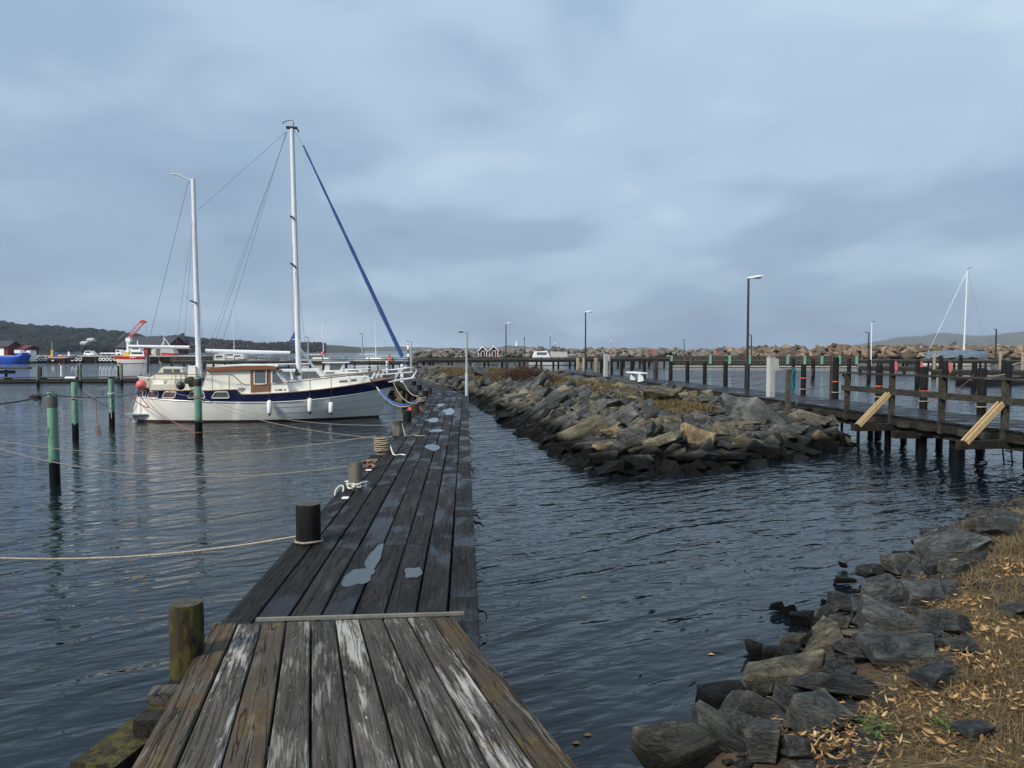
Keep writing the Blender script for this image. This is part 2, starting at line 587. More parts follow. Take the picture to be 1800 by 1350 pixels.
M['teak'] = simple('teak', (0.26, 0.10, 0.035), 0.4, (0.19, 0.07, 0.025), 3, 0.001, (1, 1, 9), var=0.0)
M['teak_pale'] = simple('teak_pale', (0.20, 0.105, 0.055), 0.55, (0.15, 0.075, 0.04), 3, 0.001, (1, 1, 9), var=0.0)
M['glass'] = simple('glass', (0.10, 0.115, 0.12), 0.14, (0.13, 0.14, 0.145), 2, var=0.0, spec=0.8)
M['glass_curtain'] = simple('glass_curtain', (0.17, 0.085, 0.09), 0.2, (0.10, 0.05, 0.06), 9, var=0.0, spec=0.7)
M['alloy'] = simple('alloy', (0.72, 0.73, 0.74), 0.35, (0.62, 0.63, 0.65), 3, var=0.0)
M['steel'] = simple('steel', (0.45, 0.46, 0.47), 0.35, (0.32, 0.33, 0.34), 6, var=0.1, metal=0.6)
M['wire'] = simple('wire', (0.10, 0.105, 0.12), 0.6, var=0.0)
M['galv'] = simple('galv', (0.36, 0.41, 0.43), 0.5, (0.30, 0.34, 0.36), 5, var=0.05)
M['black'] = simple('black', (0.010, 0.010, 0.011), 0.5, (0.016, 0.016, 0.017), 5, var=0.0)
M['rubber'] = simple('rubber', (0.018, 0.018, 0.018), 0.8, (0.03, 0.03, 0.03), 8, var=0.0)
M['blue_cloth'] = simple('blue_cloth', (0.025, 0.085, 0.26), 0.75, (0.018, 0.06, 0.19), 6, 0.003, var=0.0)
M['blue_tarp'] = simple('blue_tarp', (0.02, 0.10, 0.55), 0.5, (0.015, 0.07, 0.42), 2, 0.02, var=0.0)
M['grey_tarp'] = simple('grey_tarp', (0.10, 0.14, 0.18), 0.6, (0.07, 0.10, 0.13), 1.5, 0.03, var=0.0)
M['red_paint'] = simple('red_paint', (0.55, 0.035, 0.03), 0.45, (0.45, 0.03, 0.025), 3, var=0.0)
M['falu_red'] = simple('falu_red', (0.14, 0.016, 0.018), 0.85, (0.10, 0.012, 0.013), 6, var=0.0)
M['yellow'] = simple('yellow', (0.70, 0.45, 0.03), 0.5, None, 4, var=0.0)
M['orange'] = simple('orange', (0.65, 0.10, 0.035), 0.6, (0.5, 0.08, 0.03), 7, var=0.0)
M['buoy_pink'] = simple('buoy_pink', (0.62, 0.14, 0.12), 0.5, (0.55, 0.11, 0.10), 5, var=0.0)
M['rope'] = simple('rope', (0.34, 0.29, 0.21), 0.9, (0.22, 0.18, 0.13), 40, 0.002, var=0.1)
M['rope_old'] = simple('rope_old', (0.24, 0.21, 0.17), 0.9, (0.15, 0.13, 0.11), 40, 0.002, var=0.1)
M['rope_white'] = simple('rope_white', (0.62, 0.60, 0.54), 0.9, (0.5, 0.48, 0.42), 40, 0.002, var=0.1)
M['rope_dark'] = simple('rope_dark', (0.035, 0.033, 0.035), 0.9, (0.06, 0.05, 0.05), 40, 0.002, var=0.1)
M['rope_red'] = simple('rope_red', (0.34, 0.09, 0.05), 0.9, (0.22, 0.07, 0.05), 30, 0.002, var=0.1)
M['rope_teal'] = simple('rope_teal', (0.03, 0.16, 0.19), 0.9, (0.02, 0.10, 0.13), 30, 0.002, var=0.1)
M['rope_brown'] = simple('rope_brown', (0.30, 0.17, 0.11), 0.9, (0.2, 0.12, 0.08), 30, 0.002, var=0.1)
M['concrete'] = simple('concrete', (0.42, 0.41, 0.38), 0.9, (0.34, 0.33, 0.30), 5, 0.004, var=0.05)
M['cabinet_grey'] = simple('cabinet_grey', (0.42, 0.42, 0.39), 0.55, (0.36, 0.36, 0.33), 2, var=0.05)
M['dark_metal'] = simple('dark_metal', (0.016, 0.016, 0.018), 0.45, (0.025, 0.024, 0.024), 4, var=0.0)
M['green_paint'] = simple('green_paint', (0.17, 0.36, 0.27), 0.7, (0.12, 0.28, 0.20), 6, var=0.1)
M['roof_dark'] = simple('roof_dark', (0.03, 0.034, 0.042), 0.8, (0.04, 0.044, 0.05), 2, var=0.0)
M['asphalt'] = simple('asphalt', (0.05, 0.05, 0.052), 0.85, (0.035, 0.035, 0.036), 12, 0.004, var=0.0)
M['stone_quay'] = simple('stone_quay', (0.12, 0.115, 0.10), 0.9, (0.07, 0.07, 0.06), 3, 0.02, var=0.1)

# ---- water: crests run at about 40 degrees to the view, long and smooth, with finer ripples on top
t = NT('water')


def crest(ang, su, sv):
    r0 = t.coord((1, 1, 1), rot=(0, 0, R(-ang)), shift=False)
    mp = t.n.new('ShaderNodeMapping')
    mp.inputs['Scale'].default_value = (su, sv, 1)
    t.l.new(r0, mp.inputs[0])
    return mp.outputs[0]


w1 = t.noise(crest(38, 0.55, 1.75), 1.0, 2, 0.45, 0.7)
w2 = t.noise(crest(26, 1.6, 4.2), 1.0, 2, 0.5, 0.6)
w3 = t.noise(crest(14, 4.0, 9.0), 1.0, 2, 0.5, 0.4)
w0 = t.noise(crest(20, 0.05, 0.09), 1.0, 3, 0.5)                     # gust patches
calm = t.ramp(w0, [(0.35, 0.7), (0.65, 1.25)])
hgt = t.math('ADD', t.math('MULTIPLY', w1, 0.078), t.math('ADD', t.math('MULTIPLY', w2, 0.034), t.math('MULTIPLY', w3, 0.0125)))
hgt = t.math('MULTIPLY', hgt, calm)
t.b.inputs['IOR'].default_value = 1.33
M['water'] = t.out((0.0045, 0.0085, 0.012), 0.03, t.bump(hgt, 1.0))

# ---- ground materials
t = NT('bank_soil')
v = t.coord((1, 1, 1), shift=False)
a = t.noise(v, 3.0, 5, 0.6)
b = t.noise(v, 22, 4, 0.65)
col = t.ramp(a, [(0.3, (0.05, 0.034, 0.018)), (0.55, (0.12, 0.078, 0.038)), (0.75, (0.17, 0.115, 0.055))])
col = t.mix(t.ramp(b, [(0.4, 0.0), (0.7, 0.6)]), col, (0.045, 0.03, 0.018))
M['bank_soil'] = t.out(t.mix(1.0, col, (0.55, 0.55, 0.58), 'MULTIPLY'), 0.95, t.bump(b, 0.03))
t = NT('island_soil')
v = t.coord((1, 1, 1), shift=False)
a = t.noise(v, 0.55, 5, 0.6)
b = t.noise(v, 9, 5, 0.65)
col = t.ramp(a, [(0.38, (0.028, 0.028, 0.026)), (0.5, (0.05, 0.042, 0.03)), (0.62, (0.13, 0.085, 0.04))])
col = t.mix(t.ramp(b, [(0.45, 0.0), (0.7, 0.6)]), col, (0.035, 0.033, 0.028))
M['island_soil'] = t.out(col, 0.95, t.bump(b, 0.05))


def foliage(name, stops, rough=0.9):
    t = NT(name)
    ge = t.n.new('ShaderNodeNewGeometry')
    r = ge.outputs['Random Per Island']
    return t.out(t.ramp(r, stops), rough, spec=0.2)


M['dry_grass'] = foliage('dry_grass', [(0.0, (0.05, 0.032, 0.017)), (0.3, (0.10, 0.066, 0.032)), (0.7, (0.18, 0.125, 0.062)), (0.93, (0.29, 0.22, 0.125)), (0.98, (0.06, 0.07, 0.025))])
M['isle_grass'] = foliage('isle_grass', [(0.0, (0.06, 0.038, 0.018)), (0.4, (0.115, 0.075, 0.032)), (0.8, (0.15, 0.11, 0.045)), (1.0, (0.11, 0.115, 0.03))])
M['dry_leaf'] = foliage('dry_leaf', [(0.0, (0.10, 0.05, 0.022)), (0.4, (0.22, 0.125, 0.05)), (0.8, (0.36, 0.23, 0.10)), (1.0, (0.46, 0.33, 0.17))], 0.75)
M['green_leaf'] = foliage('green_leaf', [(0.0, (0.03, 0.055, 0.012)), (1.0, (0.07, 0.11, 0.03))], 0.6)
M['twig'] = foliage('twig', [(0.0, (0.045, 0.022, 0.016)), (0.6, (0.085, 0.042, 0.026)), (1.0, (0.12, 0.065, 0.035))])
M['straw'] = foliage('straw', [(0.0, (0.10, 0.055, 0.025)), (0.5, (0.24, 0.15, 0.075)), (1.0, (0.42, 0.32, 0.2))])
M['weed'] = foliage('weed', [(0.0, (0.007, 0.007, 0.005)), (1.0, (0.02, 0.017, 0.010))], 0.4)
M['forest'] = foliage('forest', [(0.0, (0.003, 0.005, 0.005)), (0.5, (0.006, 0.010, 0.009)), (1.0, (0.012, 0.016, 0.013))])
M['forest_bare'] = foliage('forest_bare', [(0.0, (0.009, 0.009, 0.009)), (0.6, (0.017, 0.016, 0.015)), (1.0, (0.026, 0.024, 0.020))])
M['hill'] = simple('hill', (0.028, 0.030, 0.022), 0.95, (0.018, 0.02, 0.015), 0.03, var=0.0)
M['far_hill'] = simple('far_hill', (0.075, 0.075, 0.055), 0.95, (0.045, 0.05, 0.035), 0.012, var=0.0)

# ================================================================== THE SETTING
DZ = 0.95               # deck level of docks above the water
mb = MB()
mb.add([(-3900, -3900, 0), (3900, -3900, 0), (3900, 3900, 0), (-3900, 3900, 0)], [(0, 1, 2, 3)])
struct(obj('water', mb, M['water']))
mb = MB()
mb.add([(-3900, -3900, -2.5), (3900, -3900, -2.5), (3900, 3900, -2.5), (-3900, 3900, -2.5)], [(0, 1, 2, 3)])
struct(obj('seabed', mb, M['stone_quay']))


def poly_sd(pts, poly):
    """signed distance, positive inside"""
    P = np.asarray(pts, float)
    Q = np.asarray(poly, float)
    n = len(Q)
    dmin = np.full(len(P), 1e9)
    inside = np.zeros(len(P), bool)
    for i in range(n):
        a, b = Q[i], Q[(i + 1) % n]
        e = b - a
        w = P - a
        tt = np.clip((w @ e) / (e @ e), 0, 1)
        dmin = np.minimum(dmin, np.hypot(*(w - tt[:, None] * e).T))
        c = (a[1] > P[:, 1]) != (b[1] > P[:, 1])
        with np.errstate(divide='ignore', invalid='ignore'):
            xi = a[0] + (P[:, 1] - a[1]) * e[0] / (e[1] if e[1] else 1e-9)
        inside ^= c & (P[:, 0] < xi)
    return np.where(inside, dmin, -dmin)


def fbm(x, y, s, seed=0.0):
    return mnoise.fractal(Vector((x * s + seed, y * s - seed, seed)), 1.0, 2.0, 4)


def terrain(name, poly, prof, step, mat, bounds, amp, smooth=True):
    x0, x1, y0, y1 = bounds
    xs = np.arange(x0, x1 + step, step)
    ys = np.arange(y0, y1 + step, step)
    P = np.array([(x, y) for y in ys for x in xs])
    d = poly_sd(P, poly)
    z = np.interp(d, [p[0] for p in prof], [p[1] for p in prof])
    z = z + np.array([amp * fbm(p[0], p[1], 0.8) for p in P]) * np.clip(d + 0.6, 0.2, 1)
    keep = d > prof[0][0]
    nx = len(xs)
    mb = MB()
    idx = -np.ones(len(P), int)
    fs = []
    for j in range(len(ys) - 1):
        for i in range(nx - 1):
            q = (j * nx + i, j * nx + i + 1, (j + 1) * nx + i + 1, (j + 1) * nx + i)
            if all(keep[k] for k in q):
                fs.append(q)
    used = sorted({k for f in fs for k in f})
    for a, k in enumerate(used):
        idx[k] = a
    mb.v = [(P[k][0], P[k][1], z[k]) for k in used]
    mb.f = [tuple(int(idx[k]) for k in f) for f in fs]
    return struct(obj(name, mb, mat, smooth=smooth))


def xy(px, py, z=0.0):
    g = G(px, py, z)
    return (g.x, g.y)


ISLE = [(9.5, 21.0), xy(1470, 790), xy(1400, 803), xy(1250, 828), xy(1100, 836), xy(1020, 826), xy(985, 795), xy(930, 765), xy(870, 725), xy(830, 703),
        (-3.2, 39.5), (-4.6, 38.0), (-7.2, 41.5), (-8.0, 47), (-11, 62), (-15, 84), (-10, 96), (-2, 90), (2.5, 75), (5.2, 61), (7.0, 50), (8.4, 43), (9.9, 33), (10.7, 27), (10.6, 23.5)]
ISLE_PROF = [(-2.6, -1.4), (0, -0.12), (0.35, 0.12), (1.6, 0.48), (4.5, 0.78), (6.5, 0.88), (30, 0.90)]


class Field:
    """distance-to-shore grid with quick look-up"""
    def __init__(s, poly, bounds, step):
        s.x0, x1, s.y0, y1 = bounds
        s.st = step
        xs = np.arange(s.x0, x1 + step, step)
        ys = np.arange(s.y0, y1 + step, step)
        s.nx, s.ny = len(xs), len(ys)
        P = np.stack(np.meshgrid(xs, ys), -1).reshape(-1, 2)
        s.d = poly_sd(P, poly).reshape(s.ny, s.nx).tolist()

    def __call__(s, x, y):
        u = min(max((x - s.x0) / s.st, 0), s.nx - 1.001)
        v = min(max((y - s.y0) / s.st, 0), s.ny - 1.001)
        i, j = int(u), int(v)
        u -= i
        v -= j
        a, b = s.d[j], s.d[j + 1]
        return (a[i] * (1 - u) + a[i + 1] * u) * (1 - v) + (b[i] * (1 - u) + b[i + 1] * u) * v


def interp(d, prof):
    if d <= prof[0][0]:
        return prof[0][1]
    for (a, za), (b, zb) in zip(prof, prof[1:]):
        if d <= b:
            return za + (zb - za) * (d - a) / (b - a)
    return prof[-1][1]


isle_d = Field(ISLE, (-18, 14, 13, 99), 0.2)


def isle_z(x, y):
    d = isle_d(x, y)
    return interp(d, ISLE_PROF), d


isle = terrain('breakwater_ground', ISLE, ISLE_PROF, 0.45, M['island_soil'], (-18, 14, 14, 99), 0.10)

BANK = [(14, -6), (14, 16), (10.6, 14.6), xy(1800, 889), xy(1720, 905), xy(1600, 958), xy(1490, 1035), xy(1400, 1115), xy(1325, 1190), xy(1250, 1262), xy(1165, 1345), (0.75, 3.3), (0.5, 1.2), (0.3, -1.2), (-3.5, -1.6), (-8, -3), (-8, -6)]
BANK_PROF = [(-1.6, -1.1), (-0.3, -0.25), (0, -0.06), (0.35, 0.16), (0.9, 0.48), (1.5, 0.66), (3.0, 0.74), (12, 0.82)]


bank_d = Field(BANK, (-3, 14, -4, 17), 0.06)


def bank_z(x, y):
    d = bank_d(x, y)
    return interp(d, BANK_PROF) + 0.06 * fbm(x, y, 0.8) * min(max(d + .6, .2), 1), d


bank = terrain('grassy_bank', BANK, BANK_PROF, 0.12, M['bank_soil'], (-2, 13.5, -3, 15.8), 0.06)


def ridge(name, pts, depth, front, back, mat, rough=0.03, jag=0.0, cols=4):
    """a hill range: silhouette points (photo px) at a depth, sloping to the shore in front and down behind"""
    xs = [p[0] for p in pts]
    ys = [p[1] for p in pts]
    n = int((xs[-1] - xs[0]) / cols)
    rows = [[] for _ in range(9)]
    for i in range(n + 1):
        px = xs[0] + (xs[-1] - xs[0]) * i / n
        py = float(np.interp(px, xs, ys)) + jag * mnoise.fractal(Vector((px * 0.05, 2.2, 0)), 1, 2, 4)
        top = D(px, py, depth)
        dirv = Vector((top.x, top.y, 0)).normalized()
        zr = max(top.z, 0.5)
        for k, (f, h) in enumerate([(-1.0, -1.0), (-0.97, 0.02), (-0.75, 0.34), (-0.5, 0.62), (-0.25, 0.85), (0, 1.0), (0.35, 0.8), (0.7, 0.4), (1.0, -0.1)]):
            L = front if f < 0 else back
            q = Vector((top.x, top.y, 0)) + dirv * (f * L)
            nz = 1 + (0.16 * mnoise.fractal(Vector((q.x * rough, q.y * rough, 1.3)), 1, 2, 4) if 0 < k < 8 and k != 5 else 0)
            rows[k].append(Vector((q.x, q.y, zr * h * nz if h > 0 else -1.0)))
    mb = MB().grid(rows)
    return struct(obj(name, mb, mat, smooth=True)), rows


L_HILL = [(-500, 560), (-200, 566), (0, 573), (40, 580), (80, 581), (120, 585), (170, 589), (200, 591), (230, 596), (265, 602), (300, 601), (330, 595), (360, 597), (400, 600), (440, 603), (470, 606), (500, 604), (540, 605), (575, 606), (600, 608), (640, 612)]
hill_l, hl_rows = ridge('wooded_hill', L_HILL, 900, 330, 300, M['hill'], 0.01)
M_HILL = [(560, 607), (600, 607), (640, 611), (680, 609), (720, 610), (760, 611), (800, 612), (840, 612.5), (880, 610), (895, 607.5), (910, 607), (925, 609), (945, 612), (965, 613.5)]
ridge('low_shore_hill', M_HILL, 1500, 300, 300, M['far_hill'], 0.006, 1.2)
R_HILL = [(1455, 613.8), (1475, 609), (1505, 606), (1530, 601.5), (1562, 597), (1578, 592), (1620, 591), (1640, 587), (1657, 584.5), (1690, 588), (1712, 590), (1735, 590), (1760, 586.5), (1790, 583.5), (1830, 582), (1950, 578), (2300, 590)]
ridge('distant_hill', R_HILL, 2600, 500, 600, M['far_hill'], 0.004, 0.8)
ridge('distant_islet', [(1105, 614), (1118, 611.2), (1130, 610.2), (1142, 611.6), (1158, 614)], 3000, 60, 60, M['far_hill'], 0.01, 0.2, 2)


# woods on the left hill: crowns joined as one mass
def ico():
    bm = bmesh.new()
    bmesh.ops.create_icosphere(bm, subdivisions=2, radius=1)
    v = np.array([x.co[:] for x in bm.verts])
    f = np.array([[q.index for q in p.verts] for p in bm.faces])
    bm.free()
    return v, f


IV, IF = ico()


def np_mesh(name, V, Fc, mat, smooth=False):
    me = bpy.data.meshes.new(name)
    n, m = len(V), len(Fc)
    k = Fc.shape[1]
    me.vertices.add(n)
    me.vertices.foreach_set('co', np.asarray(V, np.float32).ravel())
    me.loops.add(m * k)
    me.loops.foreach_set('vertex_index', np.asarray(Fc, np.int32).ravel())
    me.polygons.add(m)
    me.polygons.foreach_set('loop_start', np.arange(0, m * k, k, dtype=np.int32))
    me.polygons.foreach_set('loop_total', np.full(m, k, np.int32))
    me.update(calc_edges=True)
    if smooth:
        me.polygons.foreach_set('use_smooth', np.ones(m, bool))
    me.materials.append(mat)
    return me


def woods(name, rows, n, hrange, mat, label, u0, u1, kmin=1, kmax=5):
    V, Fc = [], []
    o = 0
    for i in range(n):
        u = random.uniform(u0, u1) * (len(rows[0]) - 1)
        k = random.uniform(kmin, kmax)
        i0, k0 = int(u), min(int(k), len(rows) - 2)
        a = rows[k0][i0].lerp(rows[k0][min(i0 + 1, len(rows[0]) - 1)], u - i0)
        b = rows[k0 + 1][i0].lerp(rows[k0 + 1][min(i0 + 1, len(rows[0]) - 1)], u - i0)
        p = a.lerp(b, k - k0)
        h = random.uniform(*hrange)
        sx = h * random.uniform(0.45, 0.8)
        vv = IV * (1 + rng.normal(0, 0.16, (len(IV), 1))) * np.array([sx, sx, h * 0.55]) + np.array([p.x, p.y, p.z + h * 0.35])
        V.append(vv)
        Fc.append(IF + o)
        o += len(IV)
    me = np_mesh(name, np.concatenate(V), np.concatenate(Fc), mat)
    return stuff(link(bpy.data.objects.new(name, me)), label, 'trees')


woods('far_woods', hl_rows, 2300, (4, 8.0), M['forest'], 'dark wooded hillside beyond the harbour on the left', 0.25, 0.72, 0.9, 5.1)
woods('bare_woods', hl_rows, 800, (1.4, 3.4), M['forest_bare'], 'brownish leafless woods on the low hill behind the white sailing boat', 0.70, 0.94, 0.9, 5.1)

# air
mb = MB().box((0, 0, 82), (7900, 7900, 172))
hz = obj('haze', mb, None)
hm = bpy.data.materials.new('haze')
hm.use_nodes = True
hm.node_tree.nodes.clear()
ho = hm.node_tree.nodes.new('ShaderNodeOutputMaterial')
hv = hm.node_tree.nodes.new('ShaderNodeVolumePrincipled')
hv.inputs['Color'].default_value = (0.80, 0.88, 1.0, 1)
hv.inputs['Density'].default_value = 0.00013
hv.inputs['Anisotropy'].default_value = 0.2
hm.node_tree.links.new(hv.outputs[0], ho.inputs['Volume'])
hz.data.materials.append(hm)
stuff(hz, 'thin pale blue sea haze over the whole harbour', 'haze')

# ================================================================== ROCKS
def rock_mesh(seed, flat=0.5, long=1.0, detail=0, chip=0.45):
    rnd = random.Random(seed)
    bm = bmesh.new()
    # a broken block: jittered box corners, some knocked off, plus a few points on the faces
    shx, shy = rnd.uniform(-.25, .25), rnd.uniform(-.25, .25)
    for sx in (-1, 1):
        for sy in (-1, 1):
            for sz in (-1, 1):
                k = rnd.uniform(0.45, 0.95) if rnd.random() < chip else rnd.uniform(0.85, 1.0)
                bm.verts.new(((sx * k * rnd.uniform(.8, 1) + shx * sz) * 0.5 * long, (sy * k * rnd.uniform(.8, 1) + shy * sz) * 0.5, sz * rnd.uniform(1 - .9 * chip, 1.0) * 0.5 * flat))
    for i in range(5):
        p = Vector((rnd.uniform(-1, 1), rnd.uniform(-1, 1), rnd.uniform(-1, 1)))
        p = p / max(abs(p.x), abs(p.y), abs(p.z)) * rnd.uniform(0.9, 1.04)
        bm.verts.new((p.x * 0.5 * long, p.y * 0.5, p.z * 0.5 * flat))
    r = bmesh.ops.convex_hull(bm, input=bm.verts)
    bmesh.ops.delete(bm, geom=[g for g in r.get('geom_interior', []) if isinstance(g, bmesh.types.BMVert)], context='VERTS')
    bmesh.ops.dissolve_limit(bm, angle_limit=R(14), verts=bm.verts, edges=bm.edges)
    if detail:
        bmesh.ops.bevel(bm, geom=bm.edges[:], offset=0.014, segments=1, profile=0.6, affect='EDGES', clamp_overlap=True)
        bmesh.ops.triangulate(bm, faces=bm.faces)
        for _ in range(detail):
            lo = [e for e in bm.edges if e.calc_length() > 0.16]
            bmesh.ops.subdivide_edges(bm, edges=lo, cuts=1)
            bmesh.ops.triangulate(bm, faces=bm.faces)
        for v in bm.verts:
            n = mnoise.fractal(v.co * 2.6 + Vector((seed * 3.1, 0, 0)), 1.0, 2.0, 3)
            lay = mnoise.noise(Vector((v.co.x * 1.2, v.co.y * 1.2, v.co.z * 11 + seed)))
            v.co += v.co.normalized() * (n * 0.03 + lay * 0.022)
    bmesh.ops.recalc_face_normals(bm, faces=bm.faces)
    me = bpy.data.meshes.new('rock')
    bm.to_mesh(me)
    bm.free()
    return me


ROCKS = [rock_mesh(i, random.Random(i).uniform(0.26, 0.6), random.Random(i + 50).uniform(1.1, 1.9)) for i in range(16)]
for me in ROCKS:
    me.materials.append(M['rock'])


def with_mat(meshes, mat):
    out = []
    for me in meshes:
        c = me.copy()
        c.materials.clear()
        c.materials.append(mat)
        out.append(c)
    return out


def place_rock(me, p, s, rot, parent, name='rock'):
    o = bpy.data.objects.new(name, me)
    o.location = p
    o.scale = s if isinstance(s, (tuple, list)) else (s, s, s)
    o.rotation_euler = rot
    return link(o, parent)


def joined_rocks(name, items, meshes, mat, parent=None):
    """items: (position, scale, euler) -> one mesh"""
    from mathutils import Euler
    geo = []
    for me in meshes:
        bm = bmesh.new()
        bm.from_mesh(me)
        bmesh.ops.triangulate(bm, faces=bm.faces)
        geo.append((np.array([v.co[:] for v in bm.verts]), np.array([[q.index for q in f.verts] for f in bm.faces])))
        bm.free()
    V, Fc, o = [], [], 0
    for i, (p, s, e) in enumerate(items):
        v, f = geo[i % len(geo)]
        m = np.array(Euler(e).to_matrix()) * np.array(s if isinstance(s, tuple) else (s, s, s))
        V.append(v @ m.T + np.array(p))
        Fc.append(f + o)
        o += len(v)
    me = np_mesh(name, np.concatenate(V), np.concatenate(Fc), mat)
    ob = bpy.data.objects.new(name, me)
    link(ob, parent)
    ob['kind'] = 'stuff'
    return ob


def rubble_mat(name, base_mat, tint, wet_z):
    # same stone for joined rubble: random per piece
    m = rock_mat(name, tint, wet_z)
    nt = m.node_tree
    oi = [n for n in nt.nodes if n.type == 'OBJECT_INFO'][0]
    ge = nt.nodes.new('ShaderNodeNewGeometry')
    for lk in list(nt.links):
        if lk.from_node == oi:
            to = lk.to_socket
            nt.links.remove(lk)
            nt.links.new(ge.outputs['Random Per Island'], to)
    return m


M['rubble'] = rubble_mat('rubble', None, GREYS, 0.44)
M['rubble_far'] = rubble_mat('rubble_far', None, [(0.0, (0.10, 0.095, 0.09)), (0.4, (0.16, 0.14, 0.12)), (0.8, (0.22, 0.19, 0.15)), (1.0, (0.30, 0.26, 0.22))], 0.6)
M['rubble_tan'] = rubble_mat('rubble_tan', None, [(0.0, (0.09, 0.075, 0.06)), (0.3, (0.16, 0.115, 0.08)), (0.65, (0.24, 0.165, 0.11)), (1.0, (0.32, 0.25, 0.18))], 0.6)

# ---- breakwater island: hand-placed slabs seen in the photo (px, py, width px, height px, tilt)
big = [(1030, 768, 95, 52, 22, 1), (1222, 783, 62, 60, -28, 2), (1165, 785, 60, 36, 18, 1), (1275, 770, 48, 40, -30, 1), (1108, 778, 52, 42, 8, 0), (1335, 745, 78, 66, -32, 0),
       (1300, 722, 56, 44, -15, 0), (1020, 700, 44, 40, 25, 0), (1395, 725, 70, 34, -10, 1), (1420, 745, 60, 40, -14, 1), (1450, 750, 44, 34, 0, 0), (1310, 790, 48, 30, -10, 1),
       (1090, 745, 60, 44, 35, 0), (1055, 722, 64, 30, 25, 0), (1180, 752, 34, 30, -20, 1), (970, 715, 58, 40, 38, 0), (935, 690, 56, 34, 40, 0), (915, 705, 44, 26, 28, 1), (1160, 701, 60, 16, 3, 1),
       (1245, 707, 34, 16, 0, 0), (848, 660, 34, 26, -22, 0), (890, 668, 40, 26, 30, 0), (865, 690, 36, 22, 30, 1), (1385, 765, 50, 36, 0, 0), (1350, 790, 40, 34, 20, 0), (1140, 758, 40, 26, 10, 1),
       (1000, 745, 36, 28, 30, 0), (1070, 795, 44, 24, 10, 2), (1235, 745, 34, 24, -20, 0), (1205, 815, 60, 24, 5, 0), (1280, 812, 56, 30, -4, 0), (1120, 822, 60, 26, 5, 0), (1060, 815, 52, 26, 10, 0), (1350, 800, 40, 26, 4, 0),
       (1430, 775, 46, 26, 4, 0), (1470, 775, 34, 26, 0, 0), (1075, 768, 34, 24, 12, 2), (1045, 792, 60, 22, 8, 0), (950, 738, 40, 22, 30, 0), (905, 725, 34, 20, 30, 0)]
TINTS = [rock_mat('slab_grey', [(0, (0.085, 0.089, 0.091)), (1, (0.125, 0.124, 0.116))], 0.40, edge=.5), rock_mat('slab_brown', [(0, (0.14, 0.127, 0.094)), (1, (0.20, 0.175, 0.125))], 0.40, edge=.5), rock_mat('slab_tan', [(0, (0.25, 0.20, 0.12)), (1, (0.31, 0.23, 0.13))], 0.40, edge=.5)]
SLABS = [rock_mesh(200 + i, 0.45, random.Random(i).uniform(1.1, 1.5), 2, 0.6) for i in range(7)]
SLAB_T = [with_mat(SLABS, m) for m in TINTS]


def isle_hit(px, py):
    """walk the sight line down to the island's surface"""
    d = ray(px, py)
    y = 14.0
    while y < 90:
        p = Vector((0, 0, CAM_Z)) + d * (y / d.y)
        z, _ = isle_z(p.x, p.y)
        if p.z <= z + 0.12:
            return p
        y += 0.25
    return None


nrock = 0
for i, (px, py, wpx, hpx, tl, tn) in enumerate(big):
    p = isle_hit(px, py)
    if p is None:
        continue
    w = wpx / ppm(p.y)
    h = hpx / ppm(p.y)
    place_rock(SLAB_T[tn][i % 7], p + Vector((0, 0.05, 0.10)), (w * 0.95, max(w * 0.7, 0.4), h * 1.7), (R(-22), R(-tl), R(random.uniform(-15, 15))), isle)
    nrock += 1
cand = []
tries = 0
while len(cand) < 4300 and tries < 120000:
    tries += 1
    y = 14.5 + 55 * random.random() ** 1.7
    x = random.uniform(-10, 10.8)
    z, d = isle_z(x, y)
    if d < -0.35 or d > 6.2:
        continue
    if x > np.interp(y, [20, 27, 40, 46, 60], [9.0, 8.6, 6.6, 5.2, 2.0]):
        continue
    if d > 3.9 and random.random() < 0.86:
        continue
    # keep clear of the dock
    if y > 26 and -3.4 - (y - 27) * 0.235 < x < -1.3 - (y - 27) * 0.225:
        continue
    s = 0.13 + 0.60 * random.random() ** 2.3
    if d > 3.6:
        s = min(s, 0.30)
    if y > 28:
        s *= 1.25
    cand.append((s * F / y, s, x, y, z, d))
cand.sort(reverse=True)
items = []
for i, (_, s, x, y, z, d) in enumerate(cand):
    e = (R(random.gauss(-14, 14)), R(random.gauss(-24 if x < 4 else 0, 16)), random.gauss(0, .5) + random.choice((0, math.pi)))
    if math.cos(e[2]) < 0:
        e = (-e[0], -e[1], e[2])
    p = (x, y, z + s * 0.05)
    if nrock < 298:
        place_rock(ROCKS[i % 16], p, s, e, isle)
        nrock += 1
    else:
        items.append((p, s, e))
for i in range(2200):        # gravel between the slabs
    y = 15 + 24 * random.random() ** 1.3
    x = random.uniform(-1, 9.5)
    z, d = isle_z(x, y)
    if -0.1 < d < 5.5:
        items.append(((x, y, z + 0.02), random.uniform(0.06, 0.2), (random.uniform(-.5, .5), random.uniform(-.5, .5), random.uniform(0, 6.28))))
rb = joined_rocks('rubble', items, ROCKS, M['rubble'], isle)

